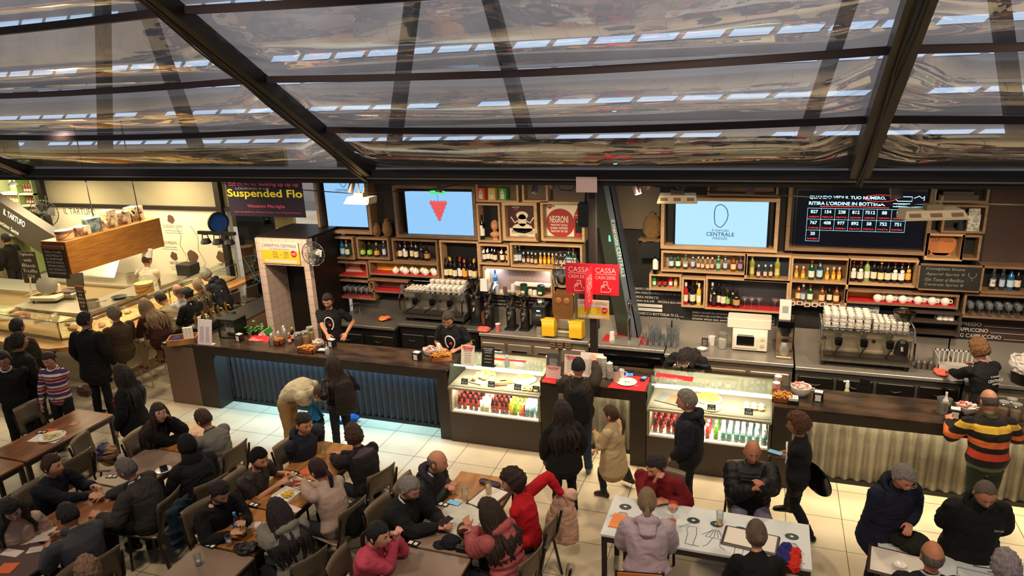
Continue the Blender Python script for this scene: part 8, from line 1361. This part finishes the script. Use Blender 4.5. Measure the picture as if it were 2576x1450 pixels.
P('grey-haired man in dark hooded jacket bending toward the stall by the white wall',(518,692),185,h=1.72,lean=28,hp=15,hc='8a8478',glasses='2a2a2a',top=('cloth','26262a'),coat=.025,extra=[hoodie()])
def D(label,head,face,ch=True,**k):
 k.setdefault('h',SH);k.setdefault('lean',16);i=P(label,head,face,pose='sit',hip=.49,**k)
 if ch:seatof(i,'brown shell chair under the %s'%' '.join(label.split(' ')[:6]))
 return i
D('woman in glasses resting her chin on her hand with long brown hair',(400,1040),10,fem=1,hair='long',hc='2a1814',glasses='3a2420',hy=35,hp=-12,top=('cloth','111114'),coat=.02,R=(472,1098,.72),L=(430,1055,1.02),skin='d0a08c',grip=(1.6,.5))
D('man with brown hair in grey jacket bent forward at the small oak table',(512,1055),175,hp=20,hc='3c2416',top=('cloth','6e6a66'),coat=.02,L=(462,1108,.74),R=(500,1108,.74),extra=[collar('1a1a1c')])
D('hooded person in black seen from behind at the bare taupe table',(470,1122),160,hair='hood',hc='131216',top=('cloth','161418'),coat=.03,low=('cloth','121214'))
D('young man with brown hair in navy sweater turning his head to the right',(132,1172),5,hair='short',hc='2c1c12',hy=-8,top=('cloth','10121c'),coat=.01,L=(236,1222,.76),R=(222,1250,.76),skin='c8906e',fat=.1)
D('older grey-haired man in charcoal jacket with white collar seen from behind',(318,1182),190,hc='5c5654',hp=14,top=('cloth','33312e'),coat=.03,fat=.3,glasses='8a8a8a',L=(250,1300,.73),R=(262,1250,.74),extra=[collar('d4d0cc')])
D('woman with black curly hair, dark glasses and cream sweater at the bottom left',(30,1282),330,fem=1,hair='long',hc='0f0c0e',glasses='1a1216',skin='caa090',hp=20,ht=10,top=('cloth','b8a090'),R=(8,1290,.92),L=(60,1350,.74),ch=False)
D('dark-haired man in grey denim shirt seen from behind at the bottom left',(172,1298),165,hc='120f10',hp=20,top=('denim','3c3e42'),coat=.02,L=(118,1385,.74),R=(150,1340,.76))
D('curly grey-blond head at the bottom edge of the frame',(222,1440),150,hair='curly',hc='8a6a54',top=('cloth','a8a4a4'))
D('man with shaved sides, topknot and navy zip hoodie',(765,1068),350,hair='undercut',hc='1f1814',hy=15,hp=8,lean=8,top=('cloth','1c202e'),coat=.02,L=(806,1125,.60),R=(770,1160,.55),extra=[hoodie()],skin='c08460')
D('bearded man in black beanie and dark floral shirt eating',(652,1155),355,hair='beanie',hc='0c0c0e',beard='full',hy=10,hp=8,topmat=mat('floral','17121a',.8,c2='3c3432',ns=16),sleeve='short',L=(722,1192,.78),R=(692,1225,.76),skin='c08868',fat=.15)
D('woman with dark red ponytail in white sweater with grey lace yoke seen from behind',(800,1182),168,fem=1,hair='pony',hc='241014',top=('knit','b0988a'),coat=.015,hp=14,L=(765,1215,.82),R=(775,1222,.80),fat=.15,extra=[lambda i:obj('lace_yoke',remesh((lambda m:(loft(m,[(i['pts'][3]-i['up']*.13,.175,.118,i['rt'],i['fw']),(i['pts'][3]-i['up']*.05,.17,.112,i['rt'],i['fw']),(i['neck'],.085,.075,i['rt'],i['fw'])],18),m)[1])(MB()),'lace_yoke',mat('lace','8a8288',.9,c2='a89a98',ns=50),.011,2),MATS['lace'],i['T'])])
D('young man with curly brown hair in black and mauve sweatshirt seen from behind',(890,1097),160,hair='curly',hc='3c2418',top=('cloth','1c1819'),coat=.02,hy=10,L=(835,1148,.74),R=(862,1142,.78),extra=[lambda i:obj('mauve_panel',remesh((lambda m:(loft(m,[(i['pts'][3]-i['up']*.02-i['fw']*.03,.165,.105,i['rt'],i['fw']),(i['neck']-i['fw']*.01,.09,.08,i['rt'],i['fw'])],18),m)[1])(MB()),'mauve_panel',black,.011,2),mat('mauve','3c2e36',.8),i['T'])])
D('man with cropped dark hair and stubble in black sweater looking down at a bottle',(552,1238),345,hc='171212',beard='full',hp=28,top=('cloth','0c0c0d'),coat=.01,R=(578,1345,.78),L=(612,1312,.84),fat=.2,skin='c09070')
D('woman with long dark hair in light grey hoodie seen from behind',(700,1288),158,fem=1,hair='long',hc='20161a',hp=18,top=('cloth','77736a'),coat=.03,L=(660,1325,.78),R=(672,1335,.78),extra=[hoodie()])
D('grey-haired man in red glasses and black jacket looking at his phone',(1030,1228),350,hc='77706c',glasses='4a1a18',hp=24,top=('cloth','111214'),coat=.03,L=(1112,1310,.77),R=(1098,1328,.77),fat=.3,skin='c89078',extra=[collar('d0c8c8')])
phone('black phone in the hands of the man in red glasses',1120,1312,-.4,z=.80)
D('balding man in black puffer jacket with folded hands looking to the right',(1100,1162),0,hair='bald_sides',hc='5c5450',hy=-5,hp=5,top=('puffer','121216'),coat=.035,L=(1128,1222,.76),R=(1122,1235,.76),fat=.2,skin='c08468',extra=[collar('c0b8c0'),hoodie('2c2630',.9)])
i=D('woman with dark bob in bright red sweater reaching back for her coat',(1290,1212),175,fem=1,hair='wild',hc='2a1a14',top=('cloth','b0121e'),L=(1330,1290,.70),R=(1412,1242,.82),rp_=(.2,.2,.9),hy=-30,hp=10,low=('cloth','0e0e10'),lean=12)
m=MB();loft(m,[(V((0,0,.0)),.06,.05,X_,Y_),(V((.0,0,-.12)),.11,.07,X_,Y_),(V((-.0,0,-.35)),.14,.08,X_,Y_),(V((-.0,0,-.55)),.15,.09,X_,Y_)],18);limb(m,[V((-.06,0,-.08)),V((-.13,.0,-.3)),V((-.17,0,-.5))],[.05,.06,.045],rib=.06,sub=5);m.ell((.07,0,-.02),(.09,.06,.07),14,8)
obj('puffer_coat',remesh(m,'coat',black,.01,1,.014,9),fabric('c8a088','puffer'),None,False,AZ(1418,1240,.80),'pale pink puffer coat hanging from the hand of the red-sweatered woman','coat',rz=.2)
D('woman with long brown hair in dusty pink puffer jacket resting on her bag',(1232,1288),165,fem=1,hair='long',hc='2a1c14',top=('puffer','a04e50'),coat=.03,hp=14,L=(1178,1328,.84),R=(1190,1335,.84),fat=.15,extra=[hoodie('a04e50')])
D('smiling woman with black ponytail in pink sweater with clasped hands',(952,1345),5,fem=1,hair='pony',hc='100c0e',hy=10,top=('cloth','b8455a'),L=(1000,1352,.98),R=(994,1362,.96),hp=5,skin='d09a84',lp=(-.4,0,-1),rp_=(.4,0,-1),grip=(1.6,1.6))
D('man with dark hair in dark red polo holding his chin',(1650,1172),262,hc='1c1410',hy=25,hp=20,top=('cloth','6c1218'),coat=.01,R=(1645,1215,.98),L=(1680,1262,.74),skin='c08468',rp_=(.4,0,-1),grip=(.9,1.3),low=('cloth','43324c'))
D('woman with blonde ponytail in lilac hooded jacket seen from behind',(1628,1262),100,fem=1,hair='pony',hc='7a6248',top=('cloth','ac9aa4'),coat=.045,hp=10,extra=[hoodie('ac9aa4',1.2)],ch=False)
t=thing('chair','chair with orange-brown wooden back and black frame under the lilac jacket','chair',(-.86,5.28,0),rad(10));obj('backrest',MB().bev(-.2,.2,-.02,.0,.58,.78,.008),mat('orange_wood','b86a2c',.5),t);obj('seat',MB().bev(-.21,.21,0,.42,.42,.44,.006),mat('orange_wood','b86a2c'),t)
for a,b in((-.2,-.01),(.2,-.01),(-.2,.4),(.2,.4)):m=MB();m.tube([(a,b,.80 if b<0 else.42),(a,b,0)],.014,6);obj('leg',m,black,t,True)
D('shaven-headed man in black puffer jacket facing the camera',(1893,1138),280,hair='none',hp=8,top=('puffer','0e0e11'),coat=.04,R=(1890,1232,.85),L=(1920,1218,1.0),fat=.15,skin='a86c50',low=('cloth','77708a'),lean=4,extra=[collar('4a4038')])
D('woman with grey-brown bun in black scoop-neck top seen from behind',(1903,1345),104,fem=1,hair='bun',hc='5c4c3c',top=('cloth','0f0f10'),coat=.004,skin='cc9478',ch=False)
i=P('grey-haired man in glasses and navy anorak standing at the corner table',(2272,1200),300,h=1.5,lean=14,hp=25,hc='77706a',glasses='b89a60',top=('cloth','15172a'),coat=.035,hem=.2,R=(2262,1322,.86),L=(2290,1315,.90),low=('cloth','0e0e10'),fat=.3,skin='c08064',extra=[hoodie()])
P('balding man in black anorak with small white chest logo eating at the corner table',(2478,1242),275,h=1.5,lean=12,hp=26,hair='thin',hc='5a4c44',beard='full',top=('cloth','0f0f10'),coat=.04,hem=.2,R=(2442,1318,.95),L=(2455,1338,.85),low=('cloth','0e0e10'),fat=.35,skin='b87a5c',extra=[hoodie('121213',.8),lambda i:obj('chest_logo',(lambda m:(text(m,'DAVE',i['pts'][2]+i['fw']*(.215)+i['rt']*-.10+i['up']*.08,i['rt']*-1,i['up'],wd=.07,off=.02),m)[1])(MB()),chalk,i['T'])])
P('bald man in striped collar shirt seen from behind at the bottom right',(2345,1400),95,pose='sit',hip=.49,h=SH,hair='bald_sides',hc='5a4e4c',top=('cloth','14161c'),coat=.02,skin='b87858',extra=[collar('b8b4b0')])
P('white-haired woman at the bottom right corner',(2530,1428),100,pose='sit',hip=.49,h=SH,fem=1,hair='curly',hc='8a8084',top=('cloth','a88a84'))
m=MB();loft(m,[(V((0,0,0)),.20,.04,X_,Y_),(V((0,-.01,-.25)),.22,.05,X_,Y_),(V((0,-.02,-.42)),.22,.04,X_,Y_)],18);obj('jacket',remesh(m,'j',black,.01,1,.03,6),fabric('1c2c3c'),None,False,AZ(448,1268,.80),'dark blue-green jacket draped over a chair back behind the older man','jacket',rz=1.7)
obj('jacket',remesh(MB().ell((0,0,-.18),(.09,.20,.20),16,12),'j',black,.01,1,.02,9),fabric('0f0f11'),None,False,AZ(895,1265,.80),'black jacket and bag hanging on the chair behind the lace sweater woman','jacket')
obj('shopping_bag',remesh(MB().ell((0,0,.12),(.14,.10,.14),16,12),'b',black,.01,1,.04,9),mat('bag_navy','18244c',.5,c2='b08044',ns=5),None,False,AZ(275,1165,.62),'navy and tan shopping bag on the chair beside the older man','bag')
